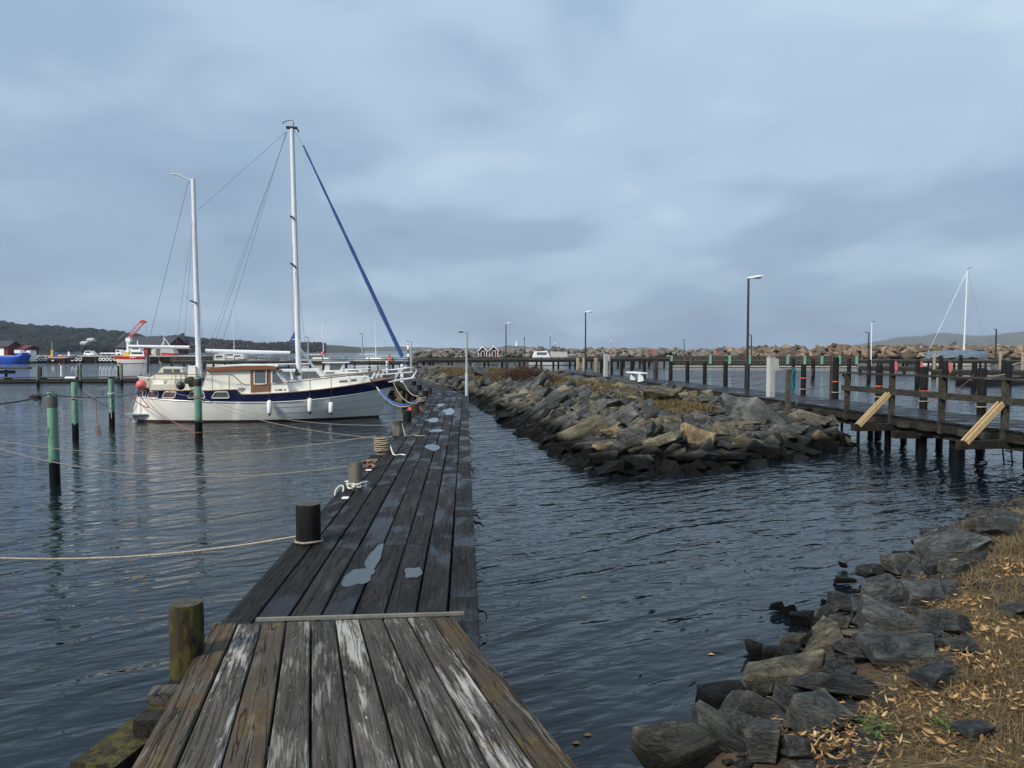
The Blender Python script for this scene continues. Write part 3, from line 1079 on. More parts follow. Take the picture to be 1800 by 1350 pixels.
# ---- near bank rocks, as seen (px, py, width, height, tilt, yaw)
near = [(1230, 1325, 190, 72, 3, 8), (1270, 1298, 120, 46, 4, 0), (1357, 1322, 78, 80, 0, 30), (1445, 1275, 80, 92, -4, 12), (1270, 1243, 92, 66, -18, 20), (1335, 1262, 126, 60, -24, 10), (1390, 1200, 122, 70, -20, -8), (1365, 1212, 56, 44, 0, 30),
        (1480, 1220, 160, 52, -6, 6), (1420, 1225, 60, 44, 0, 40), (1335, 1152, 44, 48, -12, 10), (1362, 1163, 50, 38, 0, 0), (1405, 1135, 44, 36, 10, 20), (1455, 1150, 82, 50, -22, 0), (1518, 1154, 86, 34, 4, 10), (1590, 1160, 130, 52, -10, -5),
        (1455, 1122, 66, 36, -14, 0), (1590, 1112, 150, 60, -4, 0), (1680, 1112, 110, 56, -4, 8), (1540, 1135, 70, 44, 10, 10), (1645, 1058, 86, 62, 18, 6), (1560, 1050, 110, 66, -18, 0), (1530, 1080, 76, 50, -30, 10), (1575, 1082, 60, 32, 0, 0),
        (1625, 1088, 34, 34, 0, 40), (1585, 1000, 96, 44, -14, 0), (1670, 974, 124, 50, -12, 4), (1650, 1010, 56, 32, 0, 0), (1690, 1008, 56, 34, -10, 20), (1490, 1068, 56, 36, -20, 0), (1640, 960, 60, 30, -20, 0), (1765, 932, 70, 36, -6, 0), (1650, 942, 46, 24, 0, 0),
        (1705, 930, 44, 24, -4, 0), (1415, 1095, 36, 30, 0, 10), (1395, 1080, 30, 22, 0, 0), (1370, 1073, 26, 18, 0, 0), (1490, 1025, 34, 14, 0, 0), (1488, 998, 20, 12, 0, 0), (1655, 1200, 110, 36, 8, 10), (1735, 1300, 76, 32, 4, 0), (1790, 1082, 60, 28, 0, 0),
        (1480, 1183, 44, 30, 0, 0), (1440, 1180, 34, 30, 20, 30), (1500, 1200, 56, 26, 0, 0), (1420, 1335, 60, 44, -20, 10), (1310, 1290, 40, 40, 0, 0), (1480, 1102, 44, 26, 0, 0), (1720, 990, 40, 22, 0, 0), (1545, 1010, 60, 30, -10, 0), (1780, 915, 60, 22, 0, 0),
        (1700, 1145, 60, 26, 0, 0), (1740, 960, 50, 26, 0, 0), (1385, 1160, 40, 40, 0, 0), (1460, 1085, 40, 24, 0, 0), (1290, 1225, 50, 30, 0, 0), (1395, 1245, 40, 50, 0, 20), (1650, 1130, 60, 40, 0, 0)]
NEAR = [rock_mesh(300 + i, 0.6, random.Random(i).uniform(1.0, 1.35), 3, 0.72) for i in range(14)]
for me in NEAR:
    me.materials.append(M['rock_bank'])


def bank_hit(px, py, lift=0.08):
    d = ray(px, py)
    y = 2.0
    while y < 16:
        p = Vector((0, 0, CAM_Z)) + d * (y / d.y)
        z, dd = bank_z(p.x, p.y)
        if p.z <= max(z, -0.03) + lift:
            return p
        y += 0.03
    return None


for i, (px, py, wpx, hpx, tl, yaw) in enumerate(near):
    p = bank_hit(px, py)
    if p is None:
        continue
    w, h = wpx / ppm(p.y), hpx / ppm(p.y)
    place_rock(NEAR[(i * 5) % 14], p + Vector((0, 0.08, 0.015)), (w * 0.92, max(w * 0.62, h * 1.05), h * 1.55), (R(random.uniform(-26, 4)), R(-tl + random.gauss(0, 7)), R(yaw + random.gauss(0, 22) + random.choice((0, 0, 180)))), bank)
cnt = 0
while cnt < 120:
    y = 3.0 + 10.5 * random.random() ** 1.2
    x = random.uniform(0.8, 8.5)
    z, d = bank_z(x, y)
    if not 0.0 < d < 1.45:
        continue
    sz = random.uniform(0.10, 0.30)
    place_rock(NEAR[cnt % 14], (x, y, z + 0.03), (sz, sz * random.uniform(.6, .9), sz * random.uniform(.5, .9)), (R(random.gauss(-12, 12)), R(random.gauss(0, 16)), random.uniform(0, 6.28)), bank)
    cnt += 1
items = []
for i in range(3000):
    y = 2.4 + 11.6 * random.random() ** 1.3
    x = random.uniform(0.6, 9.5)
    z, d = bank_z(x, y)
    if -0.25 < d < 1.05:
        items.append(((x, y, z + 0.015), 0.04 + 0.15 * random.random() ** 1.8, (random.uniform(-.5, .5), random.uniform(-.5, .5), random.uniform(0, 6.28))))
M['rubble_bank'] = rubble_mat('rubble_bank', None, [(0.0, (0.03, 0.033, 0.036)), (0.6, (0.055, 0.058, 0.058)), (1.0, (0.10, 0.09, 0.07))], 0.16)  # rubble tint darkened to paint shade into the gaps between bank rocks
joined_rocks('rubble', items, ROCKS, M['rubble_bank'], bank)


# ---- dry grass, leaves, straw
def blades(name, spots, hmin, hmax, w, mat, lean=0.7, label=None, cat=None, parent=None):
    n = len(spots)
    P = np.array(spots)
    h = rng.uniform(hmin, hmax, n)
    a = rng.uniform(0, 2 * np.pi, n)
    ln = np.abs(rng.normal(0, lean, n))
    dx, dy = np.cos(a), np.sin(a)
    sx, sy = -dy, dx
    ww = w * rng.uniform(0.6, 1.4, n)
    base_l = P + np.stack([sx * ww, sy * ww, np.zeros(n)], 1)
    base_r = P - np.stack([sx * ww, sy * ww, np.zeros(n)], 1)
    m1 = P + np.stack([dx * ln * h * 0.4, dy * ln * h * 0.4, h * 0.6], 1)
    mid_l = m1 + np.stack([sx * ww * .7, sy * ww * .7, np.zeros(n)], 1)
    mid_r = m1 - np.stack([sx * ww * .7, sy * ww * .7, np.zeros(n)], 1)
    tip = P + np.stack([dx * ln * h * 1.3, dy * ln * h * 1.3, h * np.clip(1 - ln * 0.45, 0.15, 1)], 1)
    V = np.stack([base_l, base_r, mid_l, mid_r, tip], 1).reshape(-1, 3)
    o = np.arange(n) * 5
    Fc = np.concatenate([np.stack([o, o + 1, o + 3], 1), np.stack([o, o + 3, o + 2], 1), np.stack([o + 2, o + 3, o + 4], 1)])
    ob = bpy.data.objects.new(name, np_mesh(name, V, Fc, mat))
    link(ob, parent)
    return stuff(ob, label, cat)


spots = []
while len(spots) < 175000:
    y = 2.2 + 12 * random.random() ** 1.6
    x = random.uniform(0.9, min(0.70 * y + 0.6, 12)) if random.random() < .72 else random.uniform(0.7 * y + .6, 0.95 * y + 3.0)
    if x > 13:
        continue
    z, d = bank_z(x, y)
    if d < 1.25 + 0.3 * fbm(x, y, 1.7, 4):
        continue
    k = fbm(x, y, 2.4, 9.0)
    if k < -0.05 and random.random() < 0.8:
        continue
    spots.append((x, y, z - 0.01))
blades('dry_grass', spots, 0.03, 0.15, 0.0021, M['dry_grass'], 1.7, 'dry tan grass covering the bank in the lower right corner', 'grass')
spots = []
while len(spots) < 38000:
    y = 19 + 50 * random.random() ** 1.5
    x = random.uniform(-9, 9)
    z, d = isle_z(x, y)
    xe = np.interp(y, [20, 27, 40, 46, 60], [9.0, 8.4, 6.4, 5.0, 2.4])
    if d < 3.9 or x > xe:
        continue
    if fbm(x, y, 0.35, 3.0) + 0.35 * fbm(x, y, 1.3, 1.0) < -0.02:
        continue
    spots.append((x, y, z))
blades('brown_grass', spots, 0.06, 0.28, 0.010, M['isle_grass'], 0.6, 'brown and olive grass along the crest of the rocky breakwater', 'grass')


def leaves(name, spots, smin, smax, mat, label, cat):
    V, Fc, o = [], [], 0
    for (x, y, z) in spots:
        s = random.uniform(smin, smax)
        w = s * random.uniform(0.14, 0.36)
        c = s * random.uniform(0.1, 0.5)
        m = np.array(Matrix.Rotation(random.uniform(0, 6.28), 3, 'Z') @ Matrix.Rotation(random.gauss(0, 0.6), 3, 'X') @ Matrix.Rotation(random.gauss(0, 0.5), 3, 'Y'))
        v = np.array([(-s, 0, c * .6), (-s * .35, w, c * .35), (-s * .3, 0, 0), (-s * .35, -w, c * .35), (s * .4, w * .85, c * .4), (s * .4, 0, 0.1 * c), (s * .4, -w * .85, c * .4), (s, 0, c)])
        V.append(v @ m.T + np.array((x, y, z)))
        Fc.append(np.array([(0, 2, 1), (0, 3, 2), (1, 2, 4), (2, 5, 4), (2, 3, 5), (3, 6, 5), (4, 5, 7), (5, 6, 7)]) + o)
        o += 8
    return stuff(link(bpy.data.objects.new(name, np_mesh(name, np.concatenate(V), np.concatenate(Fc), mat))), label, cat)


spots = []
LC = [(1500, 1300, 0.45), (1620, 1250, 0.35), (1760, 1110, 0.3), (1650, 1330, 0.4), (1790, 1000, 0.3), (1420, 1310, 0.25), (1560, 1280, 0.3), (1720, 1160, 0.25), (1690, 1060, 0.2), (1760, 1230, 0.3)]
LC = [(bank_hit(a, b), c) for a, b, c in LC]
while len(spots) < 1500:
    p, r = random.choice(LC)
    x, y = random.gauss(p.x, r * 0.5), random.gauss(p.y, r * 0.5)
    z, d = bank_z(x, y)
    if d > 0.75:
        spots.append((x, y, z + random.uniform(0.05, 0.12)))
leaves('fallen_leaves', spots, 0.012, 0.034, M['dry_leaf'], 'curled dry leaves lying on the grass bank by the rocks', 'leaves')
spots = []
for px, py in ((1540, 1290), (1530, 1305), (1655, 1290), (1550, 1298)):
    p = bank_hit(px, py)
    for i in range(26):
        spots.append((p.x + random.gauss(0, 0.04), p.y + random.gauss(0, 0.04), p.z + random.uniform(0.04, 0.11)))
leaves('green_weeds', spots, 0.012, 0.028, M['green_leaf'], 'small green weeds sprouting among the dry leaves', 'weeds')
V, Fc, o = [], [], 0
for i in range(2600):
    y = random.uniform(2.4, 13)
    x = random.uniform(0.9, 0.72 * y + 0.4)
    z, d = bank_z(x, y)
    if not (0.35 < d < 1.5):
        continue
    if fbm(x, y, 1.9, 2.0) < -0.05:
        continue
    L = random.uniform(0.05, 0.22)
    a = random.gauss(0.4, 0.8)
    p0 = np.array((x, y, z + random.uniform(0.0, 0.10)))
    dv = np.array((math.cos(a), math.sin(a), random.uniform(-0.3, 0.35))) * L
    sd = np.array((-math.sin(a), math.cos(a), 0.4)) * 0.0028
    V.append(np.array([p0 - sd, p0 + sd, p0 + dv + sd, p0 + dv - sd]))
    Fc.append(np.array([(0, 1, 2, 3)]) + o)
    o += 4
stuff(link(bpy.data.objects.new('dry_stalks', np_mesh('dry_stalks', np.concatenate(V), np.concatenate(Fc), M['straw']))), 'dead reed stalks washed up between the bank rocks', 'stalks')

# ================================================================== PLANKED DECKS
def plank(parent, a, b, c, d, th, mat, name='plank', ch=0.006):
    """a,b = near end (left,right), c,d = far end (right,left): 3d corners of the top face; local Y runs along the plank"""
    a, b, c, d = (Vector(p) for p in (a, b, c, d))
    ctr = (a + b + c + d) / 4
    ax = ((c + d) - (a + b)).normalized()
    side = ((b + c) - (a + d)).normalized()
    up = side.cross(ax).normalized()
    side = ax.cross(up).normalized()
    m = Matrix((side, ax, up)).transposed()
    inv = m.inverted()
    q = [inv @ (p - ctr) for p in (a, b, c, d)]
    top = []
    for p in q:
        top.append(Vector((p.x - math.copysign(ch, p.x), p.y - math.copysign(ch * 0.6, p.y), p.z)))
    mb = MB()
    vs = [Vector((p.x, p.y, p.z - th)) for p in q] + [Vector((p.x, p.y, p.z - ch)) for p in q] + top
    fs = [(3, 2, 1, 0), (8, 9, 10, 11)]
    for r in (0, 4):
        for k in range(4):
            fs.append((r + k, r + (k + 1) % 4, r + 4 + (k + 1) % 4, r + 4 + k))
    mb.add(vs, fs)
    me = mb.mesh(name)
    me.materials.append(mat)
    o = bpy.data.objects.new(name, me)
    o.matrix_world = Matrix.Translation(ctr) @ m.to_4x4()
    return link(o, parent)


# ---- the near ramp of ten weathered boards
FL, FR = G(374, 1097, 1.02), G(799, 1084, 1.02)
NL, NR = G(228, 1350, 1.135), G(1022, 1350, 1.135)
NL, NR = FL + (NL - FL) * 1.9, FR + (NR - FR) * 1.9
ramp = thing('gangway', (FL + FR) / 2, 'near gangway of ten weathered grey boards with orange lichen edges', 'gangway')
kinds = ['ramp_wood_lichen', 'ramp_wood_worn', 'ramp_wood_lichen', 'ramp_wood', 'ramp_wood', 'ramp_wood_worn', 'ramp_wood', 'ramp_wood', 'ramp_wood', 'ramp_wood_worn', 'ramp_wood_lichen']
kinds = ['ramp_wood_lichen', 'ramp_wood_worn', 'ramp_wood_lichen', 'ramp_wood', 'ramp_wood', 'ramp_wood_worn', 'ramp_wood', 'ramp_wood', 'ramp_wood_worn', 'ramp_wood_lichen']
for i in range(10):
    g = 0.035
    u0, u1 = (i + g) / 10, (i + 1 - g) / 10
    e = random.uniform(-0.012, 0.012)
    dz = Vector((0, 0, random.uniform(-0.003, 0.003)))
    fdir = (FL - NL).normalized()
    plank(ramp, NL.lerp(NR, u0) + dz, NL.lerp(NR, u1) + dz, FL.lerp(FR, u1) + fdir * e + dz, FL.lerp(FR, u0) + fdir * e + dz, 0.04, M[kinds[i]])
p, q = G(448, 1091, 1.035), G(815, 1080, 1.03)
up = Vector((0, 0.02, 0))
obj('end_batten', MB().beam(p + up, q + up, 0.022, 0.018), simple('batten', (0.22, 0.205, 0.17), 0.85, (0.12, 0.11, 0.09), 12), ramp)
for k, f in enumerate((0.12, 0.36, 0.62)):
    a = FL.lerp(NL, f) + Vector((-0.12 if k else -0.02, 0, -0.10))
    b = FR.lerp(NR, f) + Vector((-0.03, 0, -0.10))
    obj('bearer', MB().beam(a, b, 0.10, 0.12), M['beam_wood'], ramp)
for l, r in ((FL, NL), (FR, NR)):
    off = Vector((0.14 if l is FL else -0.14, 0, -0.235))
    obj('stringer', MB().beam(l + off - Vector((0, 0.1, 0)), r + off, 0.12, 0.14), M['beam_wood'], ramp)
# mossy block ends left of the ramp
p = G(252, 1295, 0.93)
obj('mossy_block', MB().beam(p + Vector((-0.05, -0.32, 0)), p + Vector((0.08, 0.42, 0)), 0.20, 0.10), M['bollard_moss'], ramp)
obj('block_end', MB().box(p + Vector((-0.03, -0.28, -0.10)), (0.2, 0.12, 0.10), 0.1), M['grey_wood'], ramp)
p = G(292, 1222, 1.0)
obj('block_end', MB().box(p, (0.14, 0.10, 0.06), 0.15), M['grey_wood'], ramp)

# ---- the long dock
A0, A1 = G(843, 1085, DZ), G(822, 695, DZ)       # right edge
ddir = (A1 - A0).normalized()
dside = Vector((-ddir.y, ddir.x, 0))             # to the left
A0 = A0 - ddir * 1.2
WD = 1.62
A2 = G(733, 663, DZ)
d2 = (A2 - A1).normalized()
s2 = Vector((-d2.y, d2.x, 0))
A2 = A1 + d2 * 30
mit = (dside + s2).normalized()
mit = mit / mit.dot(dside)                        # mitre vector per metre of width
dock = thing('plank_dock', A0, 'long wet dark plank dock bending left toward the breakwater', 'dock')
L1 = (A1 - A0).length
NC = 8
for c in range(NC):
    w0, w1 = c * WD / NC + 0.007, (c + 1) * WD / NC - 0.007
    pos = -random.uniform(0, 2.0)
    first = True
    while pos < L1:
        ln = random.uniform(1.7, 3.9)
        s0, s1 = max(pos, 0), pos + ln - 0.006
        last = s1 > L1 - 0.9
        dz = Vector((0, 0, random.uniform(-0.007, 0.004)))
        jit = random.uniform(-0.004, 0.004)
        a = A0 + ddir * s0
        pa, pb = a + dside * (w1 + jit) + dz, a + dside * (w0 + jit) + dz
        if last:
            pc, pd = A1 + mit * w0 + dz, A1 + mit * w1 + dz
        else:
            b = A0 + ddir * s1
            pc, pd = b + dside * (w0 + jit) + dz, b + dside * (w1 + jit) + dz
        if s1 > 0.3:
            plank(dock, pa, pb, pc, pd, 0.055, M['dock_edge'] if c in (0, NC - 1) else M['dock_wood'])
        pos += ln
        if last:
            break
    pos = 0.0
    L2 = (A2 - A1).length
    while pos < L2:
        ln = random.uniform(3.0, 5.0)
        s0, s1 = pos, pos + ln - 0.006
        dz = Vector((0, 0, random.uniform(-0.007, 0.004)))
        if pos == 0:
            pa, pb = A1 + mit * w1 + d2 * 0.008 + dz, A1 + mit * w0 + d2 * 0.008 + dz
        else:
            a = A1 + d2 * s0
            pa, pb = a + s2 * w1 + dz, a + s2 * w0 + dz
        b = A1 + d2 * s1
        plank(dock, pa, pb, b + s2 * w0 + dz, b + s2 * w1 + dz, 0.055, M['dock_edge'] if c in (0, NC - 1) else M['dock_wood'])
        pos += ln
for w in (0.06, WD / 2, WD - 0.06):
    dn = Vector((0, 0, -0.14))
    obj('stringer', MB().beam(A0 + dside * w + dn, A1 + mit * w + dn, 0.10, 0.16), M['beam_wood'], dock)
    obj('stringer', MB().beam(A1 + mit * w + dn + d2 * 0.01, A2 + s2 * w + dn, 0.10, 0.16), M['beam_wood'], dock)
s = 0.6
while s < L1 + 28:
    for w in (0.22, WD - 0.22):
        p = A0 + ddir * s + dside * w if s < L1 else A1 + d2 * (s - L1) + s2 * w
        obj('pile', MB().tube([(p.x, p.y, -2.0), (p.x, p.y, DZ - 0.23)], 0.09, 10), M['pile_dark'], dock, True)
    s += 3.0
# weed trailing from the dock's right edge
V = MB()
for i in range(16):
    p = A0 + ddir * (1.6 + 26 * random.random() ** 2) - dside * 0.02
    z = random.uniform(0.0, 0.5)
    pts = [Vector((p.x, p.y, z))]
    for k in range(4):
        pts.append(pts[-1] + Vector((random.uniform(0.0, 0.05), random.uniform(-0.03, 0.03), random.uniform(-0.05, 0.01))))
    V.tube(pts, [0.012, 0.016, 0.012, 0.008, 0.004], 4)
stuff(obj('seaweed', V, M['weed'], dock))

# puddles lying on the boards
t = NT('puddle')
M['puddle'] = t.out((0.03, 0.032, 0.036), 0.04, t.bump(t.noise(t.coord((1, 1, 1)), 6, 2, 0.4), 0.002))
pud = [(634, 1016, 34, 36, 'large puddle on the dock boards below the black bollard'), (727, 1006, 22, 24, 'small puddle on the dock boards right of the large puddle'), (760, 786, 18, 12, 'puddle on the boards beside the rope wound bollard'), (768, 757, 16, 6, 'thin puddle across the middle of the dock'),
       (760, 738, 14, 8, 'pale puddle on the dock near the two far bollards'), (790, 724, 10, 14, 'puddle near the right dock edge before the bend'), (783, 722, 8, 6, 'smallest puddle just before the dock bend'), (660, 975, 14, 50, 'long narrow puddle in a worn dock board'), (775, 712, 9, 5, 'far sliver of puddle at the dock bend')]
for i, (px, py, rx, ry, lab) in enumerate(pud):
    c = G(px, py, DZ + 0.004)
    wx = rx / ppm(c.y)
    wy = (G(px, py - ry, DZ).y - G(px, py + ry, DZ).y) / 2 * 0.42
    n = 48
    vs = [c]
    for k in range(n):
        th = 2 * math.pi * k / n
        rr = 1 + 0.55 * mnoise.noise(Vector((math.cos(th) * 1.1 + i * 7.3, math.sin(th) * 1.1, 0.4))) + 0.12 * mnoise.noise(Vector((math.cos(th) * 4 + i * 3.1, math.sin(th) * 4, 2.4)))
        vs.append(c - dside * (wx * rr * math.cos(th) * 0.8) + ddir * (wy * rr * math.sin(th)))
    vs = [v + Vector((0, 0, 0.0015 if k == 0 else 0.0)) for k, v in enumerate(vs)]
    mb = MB().add(vs, [(0, k + 1, (k + 1) % n + 1) for k in range(n)])
    tag(obj('puddle', mb, M['puddle'], smooth=True), lab, 'puddle', 'puddles on the dock')
# white number plates on the dock edge
for px, py, lab in ((607, 875, 'small white plate on the dock edge below the grey bollard'), (648, 826, 'small white plate on the dock edge above the grey bollard')):
    c = G(px, py, DZ + 0.008)
    tag(obj('berth_plate', MB().box(c, (0.075, 0.10, 0.008), math.atan2(ddir.y, ddir.x) - math.pi / 2), M['white_paint']), lab, 'plate', 'berth plates')


# ================================================================== BOLLARDS AND ROPES
def bollard(px, base_y, top_y, wpx, mat, lab, zbase=DZ, extra=None, lean=(0, 0), label_rope=None):
    p = G(px, base_y, zbase)
    sc_ = ppm(p.y)
    r = wpx / sc_ / 2
    p = p + Vector((0, r, 0))
    zt = CAM_Z - (top_y - 614) / ppm(p.y)
    root = thing('mooring_bollard', (p.x, p.y, 0), lab, 'bollard', 'bollards along the dock')
    n = 18
    rings = []
    ph = random.uniform(0, 6)
    for h, k in ((-1.6, 1.0), (0.3, 1.0), (zt - 0.3, 1.0), (zt - 0.035, 0.99), (zt - 0.008, 0.93)):
        ring = []
        for i in range(n):
            th = 2 * math.pi * i / n
            rr = r * k * (1 + 0.045 * mnoise.noise(Vector((math.cos(th) * 1.5 + ph, math.sin(th) * 1.5, h * 0.5))))
            ring.append(Vector((p.x + rr * math.cos(th) + lean[0] * h, p.y + rr * math.sin(th) + lean[1] * h, h)))
        rings.append(ring + [ring[0]])
    mb = MB().grid(rings)
    obj('post', mb, mat, root, True)
    cap = rings[-1][:-1]
    ctr = sum(cap, Vector()) / n + Vector((0, 0, 0.006))
    obj('top_face', MB().add([ctr] + cap, [(0, i + 1, (i + 1) % n + 1) for i in range(n)]), M['end_grain'], root)
    return p, r, zt


B_near = bollard(318, 1240, 1062, 60, M['bollard_moss'], 'mossy thick bollard beside the left edge of the near gangway', 0.82)
B1 = bollard(537, 958, 886, 43, M['bollard_black'], 'black tarred bollard on the dock edge with one rope round its foot')
B2 = bollard(623, 862, 812, 25, M['bollard_grey'], 'pale grey bollard with loops of white rope round its foot')
B3 = bollard(671, 800, 770, 27, M['bollard_grey'], 'bollard wound with many turns of tan rope')
B4 = bollard(698, 766, 739, 18, M['bollard_grey'], 'greenish bollard just past the rope wound one')
B5 = bollard(715, 742, 721, 15, M['bollard_black'], 'black bollard beside the orange rope on the dock')
B6 = bollard(729, 726, 709, 15, M['bollard_brown'], 'dark bollard behind the orange rope')
B7 = bollard(740, 710, 694, 12, M['bollard_moss'], 'mossy bollard at the inner corner of the dock bend')
B8 = bollard(747, 698, 686, 11, M['bollard_black'], 'dark bollard set in from the edge at the dock bend')
B9 = bollard(754, 692, 680, 9, M['bollard_brown'], 'rust brown bollard standing on the bend of the dock')
B10 = bollard(737, 686, 676, 9, M['bollard_black'], 'black bollard past the bend of the dock')
B11 = bollard(727, 677, 669, 8, M['bollard_black'], 'farthest small bollard on the left dock edge')


def sag(p, q, s, n=24):
    p, q = Vector(p), Vector(q)
    return [p.lerp(q, i / n) + Vector((0, 0, -4 * s * (i / n) * (1 - i / n))) for i in range(n + 1)]


def spline(p, k=7):
    p = [Vector(q) for q in p]
    q = [p[0] * 2 - p[1]] + p + [p[-1] * 2 - p[-2]]
    out = []
    for i in range(1, len(q) - 2):
        for j in range(k):
            u = j / k
            out.append(0.5 * (2 * q[i] + (q[i + 1] - q[i - 1]) * u + (2 * q[i - 1] - 5 * q[i] + 4 * q[i + 1] - q[i + 2]) * u * u + (3 * q[i] - q[i - 1] - 3 * q[i + 1] + q[i + 2]) * u ** 3))
    return out + [p[-1]]


def rope(pts, r, mat, lab, name='mooring_rope', cat='rope', group=None, n=6):
    if 3 <= len(pts) < 10:
        pts = spline(pts)
    return tag(obj(name, MB().tube(pts, r, n), M[mat], smooth=True), lab, cat, group)


def coil(p, r, z, turns, rr, pitch, wob=0.1, ph=0.0):
    pts = []
    n = int(turns * 20)
    for i in range(n + 1):
        t = i / 20 * 2 * math.pi + ph
        k = r + rr * 1.05 + wob * r * mnoise.noise(Vector((math.cos(t) * 2, math.sin(t) * 2, i * 0.04)))
        pts.append(Vector((p.x + k * math.cos(t), p.y + k * math.sin(t), z + pitch * i / 20 + 0.012 * mnoise.noise(Vector((t, 3.3, ph))))))
    return pts


# rope of the black bollard runs off left over the water
p, r, zt = B1
pts = coil(p, r, DZ + 0.012, 1.0, 0.009, 0.004, 0.05, math.pi * 0.9)
rope(pts, 0.010, 'rope', 'tan rope looped round the foot of the black bollard')
far = G(-60, 978, 0.80)
rope(sag((p.x - r, p.y, DZ + 0.05), (far.x, far.y, 0.80), 0.09), 0.009, 'rope', 'slack tan rope running left over the water from the black bollard')
p, r, zt = B2
rope(coil(p, r, DZ + 0.02, 3.4, 0.011, 0.022, 0.7, 1.0), 0.011, 'rope_white', 'white rope looped loosely round the foot of the grey bollard')
c = p + Vector((-0.17, -0.14, 0))
rope([Vector((c.x + 0.045 * math.cos(a) + .02 * math.sin(a), c.y + .03 * math.sin(a), DZ - 0.0 + 0.062 * math.sin(a))) for a in np.linspace(0, 2 * math.pi, 21)], 0.012, 'rope_white', 'white rope eye hanging over the dock edge by the grey bollard', 'rope_eye')
p, r, zt = B3
rope(coil(p, r, DZ + 0.05, 7, 0.013, 0.033, 0.16, 0.4), 0.013, 'rope', 'tan rope wound many turns up the bollard')
rope([p + Vector((r, -0.05, -p.z + DZ + 0.16)), Vector((p.x + r + .05, p.y - .13, DZ + .05)), Vector((p.x + r + .10, p.y - .20, DZ + .013)), Vector((p.x + r + .19, p.y - .14, DZ + .013)), Vector((p.x + r + .27, p.y - .20, DZ + .013))], 0.011, 'rope_white', 'white rope tail lying on the boards by the wound bollard')
c = G(650, 815, DZ + 0.06)
pts = []
for i in range(90):
    a = i * 0.5
    pts.append(c + Vector((0.10 * math.cos(a) * (0.6 + 0.4 * math.sin(i * .7)), 0.09 * math.sin(a * 1.13), 0.05 * math.sin(a * 0.77))))
rope(pts, 0.010, 'rope_brown', 'small tangle of brown rope on the dock edge', 'rope_tangle', 'rope tangle', n=5)
p, r, zt = B4
c = Vector((p.x + r, p.y - 0.1, DZ + 0.25))
rope([c, c + Vector((0.03, -.03, -0.12)), c + Vector((0.10, -0.16, -0.235)), c + Vector((0.22, 0.04, -0.237)), c + Vector((0.34, -0.12, -0.237)), c + Vector((0.46, -0.10, -0.237))], 0.012, 'rope', 'tan rope tail trailing from the greenish bollard over the boards')
p, r, zt = B6
c = G(728, 721, DZ + 0.03)
rope([c + Vector((0.19 * math.cos(a) * (1 - .12 * k) + .03 * math.sin(2.3 * a + k), 0.13 * math.sin(a), 0.03 * k)) for k in range(3) for a in np.linspace(0, 6.28, 16)], 0.022, 'orange', 'bright orange rope coil lying on the dock beside the dark bollards', 'rope_coil', 'rope coil')
p, r, zt = B7
rope(coil(p, r, DZ + 0.05, 3.5, 0.02, 0.05, 0.3, 0.4), 0.02, 'rope', 'old rope round the mossy bollard at the dock bend')

# ================================================================== THE KETCH
S0, B0 = G(243, 741, 0), G(664, 733, 0)
BL = (B0 - S0).length
bu = (B0 - S0).normalized()
bn = Vector((bu.y, -bu.x, 0))                    # towards the camera
ketch = thing('sailing_boat', S0, 'white two masted sailing boat with navy stripe and wooden wheelhouse', 'sailboat', rz=math.atan2(bu.y, bu.x))


def bl(px, py, lat=0.0):
    """photo point -> boat coordinates (x aft to fore, y to port, z up) on the upright plane lat metres nearer the camera"""
    d = ray(px, py)
    o = Vector((0, 0, CAM_Z)) - S0 - bn * lat
    s = -o.dot(bn) / d.dot(bn)
    w = Vector((0, 0, CAM_Z)) + d * s - S0
    return Vector((w.dot(bu), -lat, w.z))


def bo(name, mb, mat, parent=None, smooth=False):
    if parent is None or parent is ketch:
        return obj(name, mb, M[mat] if isinstance(mat, str) else mat, ketch, smooth, True)
    return obj(name, mb, M[mat] if isinstance(mat, str) else mat, parent, smooth, True)


def loft(L, bm, sheer, band, bowrake=0.42, sternrake=0.05, stern=0.0, pw=2.4):
    """returns hull(t, z) -> (x, halfbreadth)"""
    def hull(t, z):
        xs = -0.05 + sternrake * z
        xb = L + 0.05 + bowrake * z
        if t < 0.55:
            a = (0.55 - t) / 0.55
            f = stern + (1 - stern) * max(1 - a ** pw, 0) ** 0.72
        else:
            a = (t - 0.55) / 0.45
            f = max(1 - a ** 2.1, 0) ** 0.95
        e = 0.24 + (0.35 * ((t - 0.55) / 0.45) ** 2 if t > 0.55 else 0.18 * ((0.55 - t) / 0.55) ** 2)
        zz = sheer(t)
        s = max((z + 0.6) / (zz + 0.6), 0.02)
        return xs + (xb - xs) * t, bm * f * min(s, 1.15) ** e
    return hull


def sheer_k(t):
    if t < 0.392:
        return 1.22 - 0.05 * math.sin(t / 0.392 * math.pi) - 0.03 * t / .39
    if t < 0.412:
        return 1.18 - 0.17 * (t - 0.392) / 0.02
    u = (t - 0.412) / 0.588
    return 1.01 + 0.53 * u ** 1.9


def band_k(t):
    return 0.90 - 0.17 * math.sin(min(t / 0.5, 1) * math.pi / 2) + (0.42 * ((t - 0.5) / 0.5) ** 1.9 if t > 0.5 else 0)


hullf = loft(BL, 1.42, sheer_k, band_k)
TS = sorted(set([0, 0.01, 0.03] + [i / 44 for i in range(45)] + [0.392, 0.412, 0.985, 1.0]))


def shell(lo, hi, n, sides=(-1, 1), off=0.0, f=None, ts=None):
    mb = MB()
    f = f or hullf
    for sd in sides:
        rows = []
        for t in (ts or TS):
            a, b = lo(t), hi(t)
            row = []
            for k in range(n + 1):
                z = a + (b - a) * k / n
                x, y = f(t, z)
                row.append((x, sd * (y + off), z))
            rows.append(row)
        mb.grid(rows)
    return mb


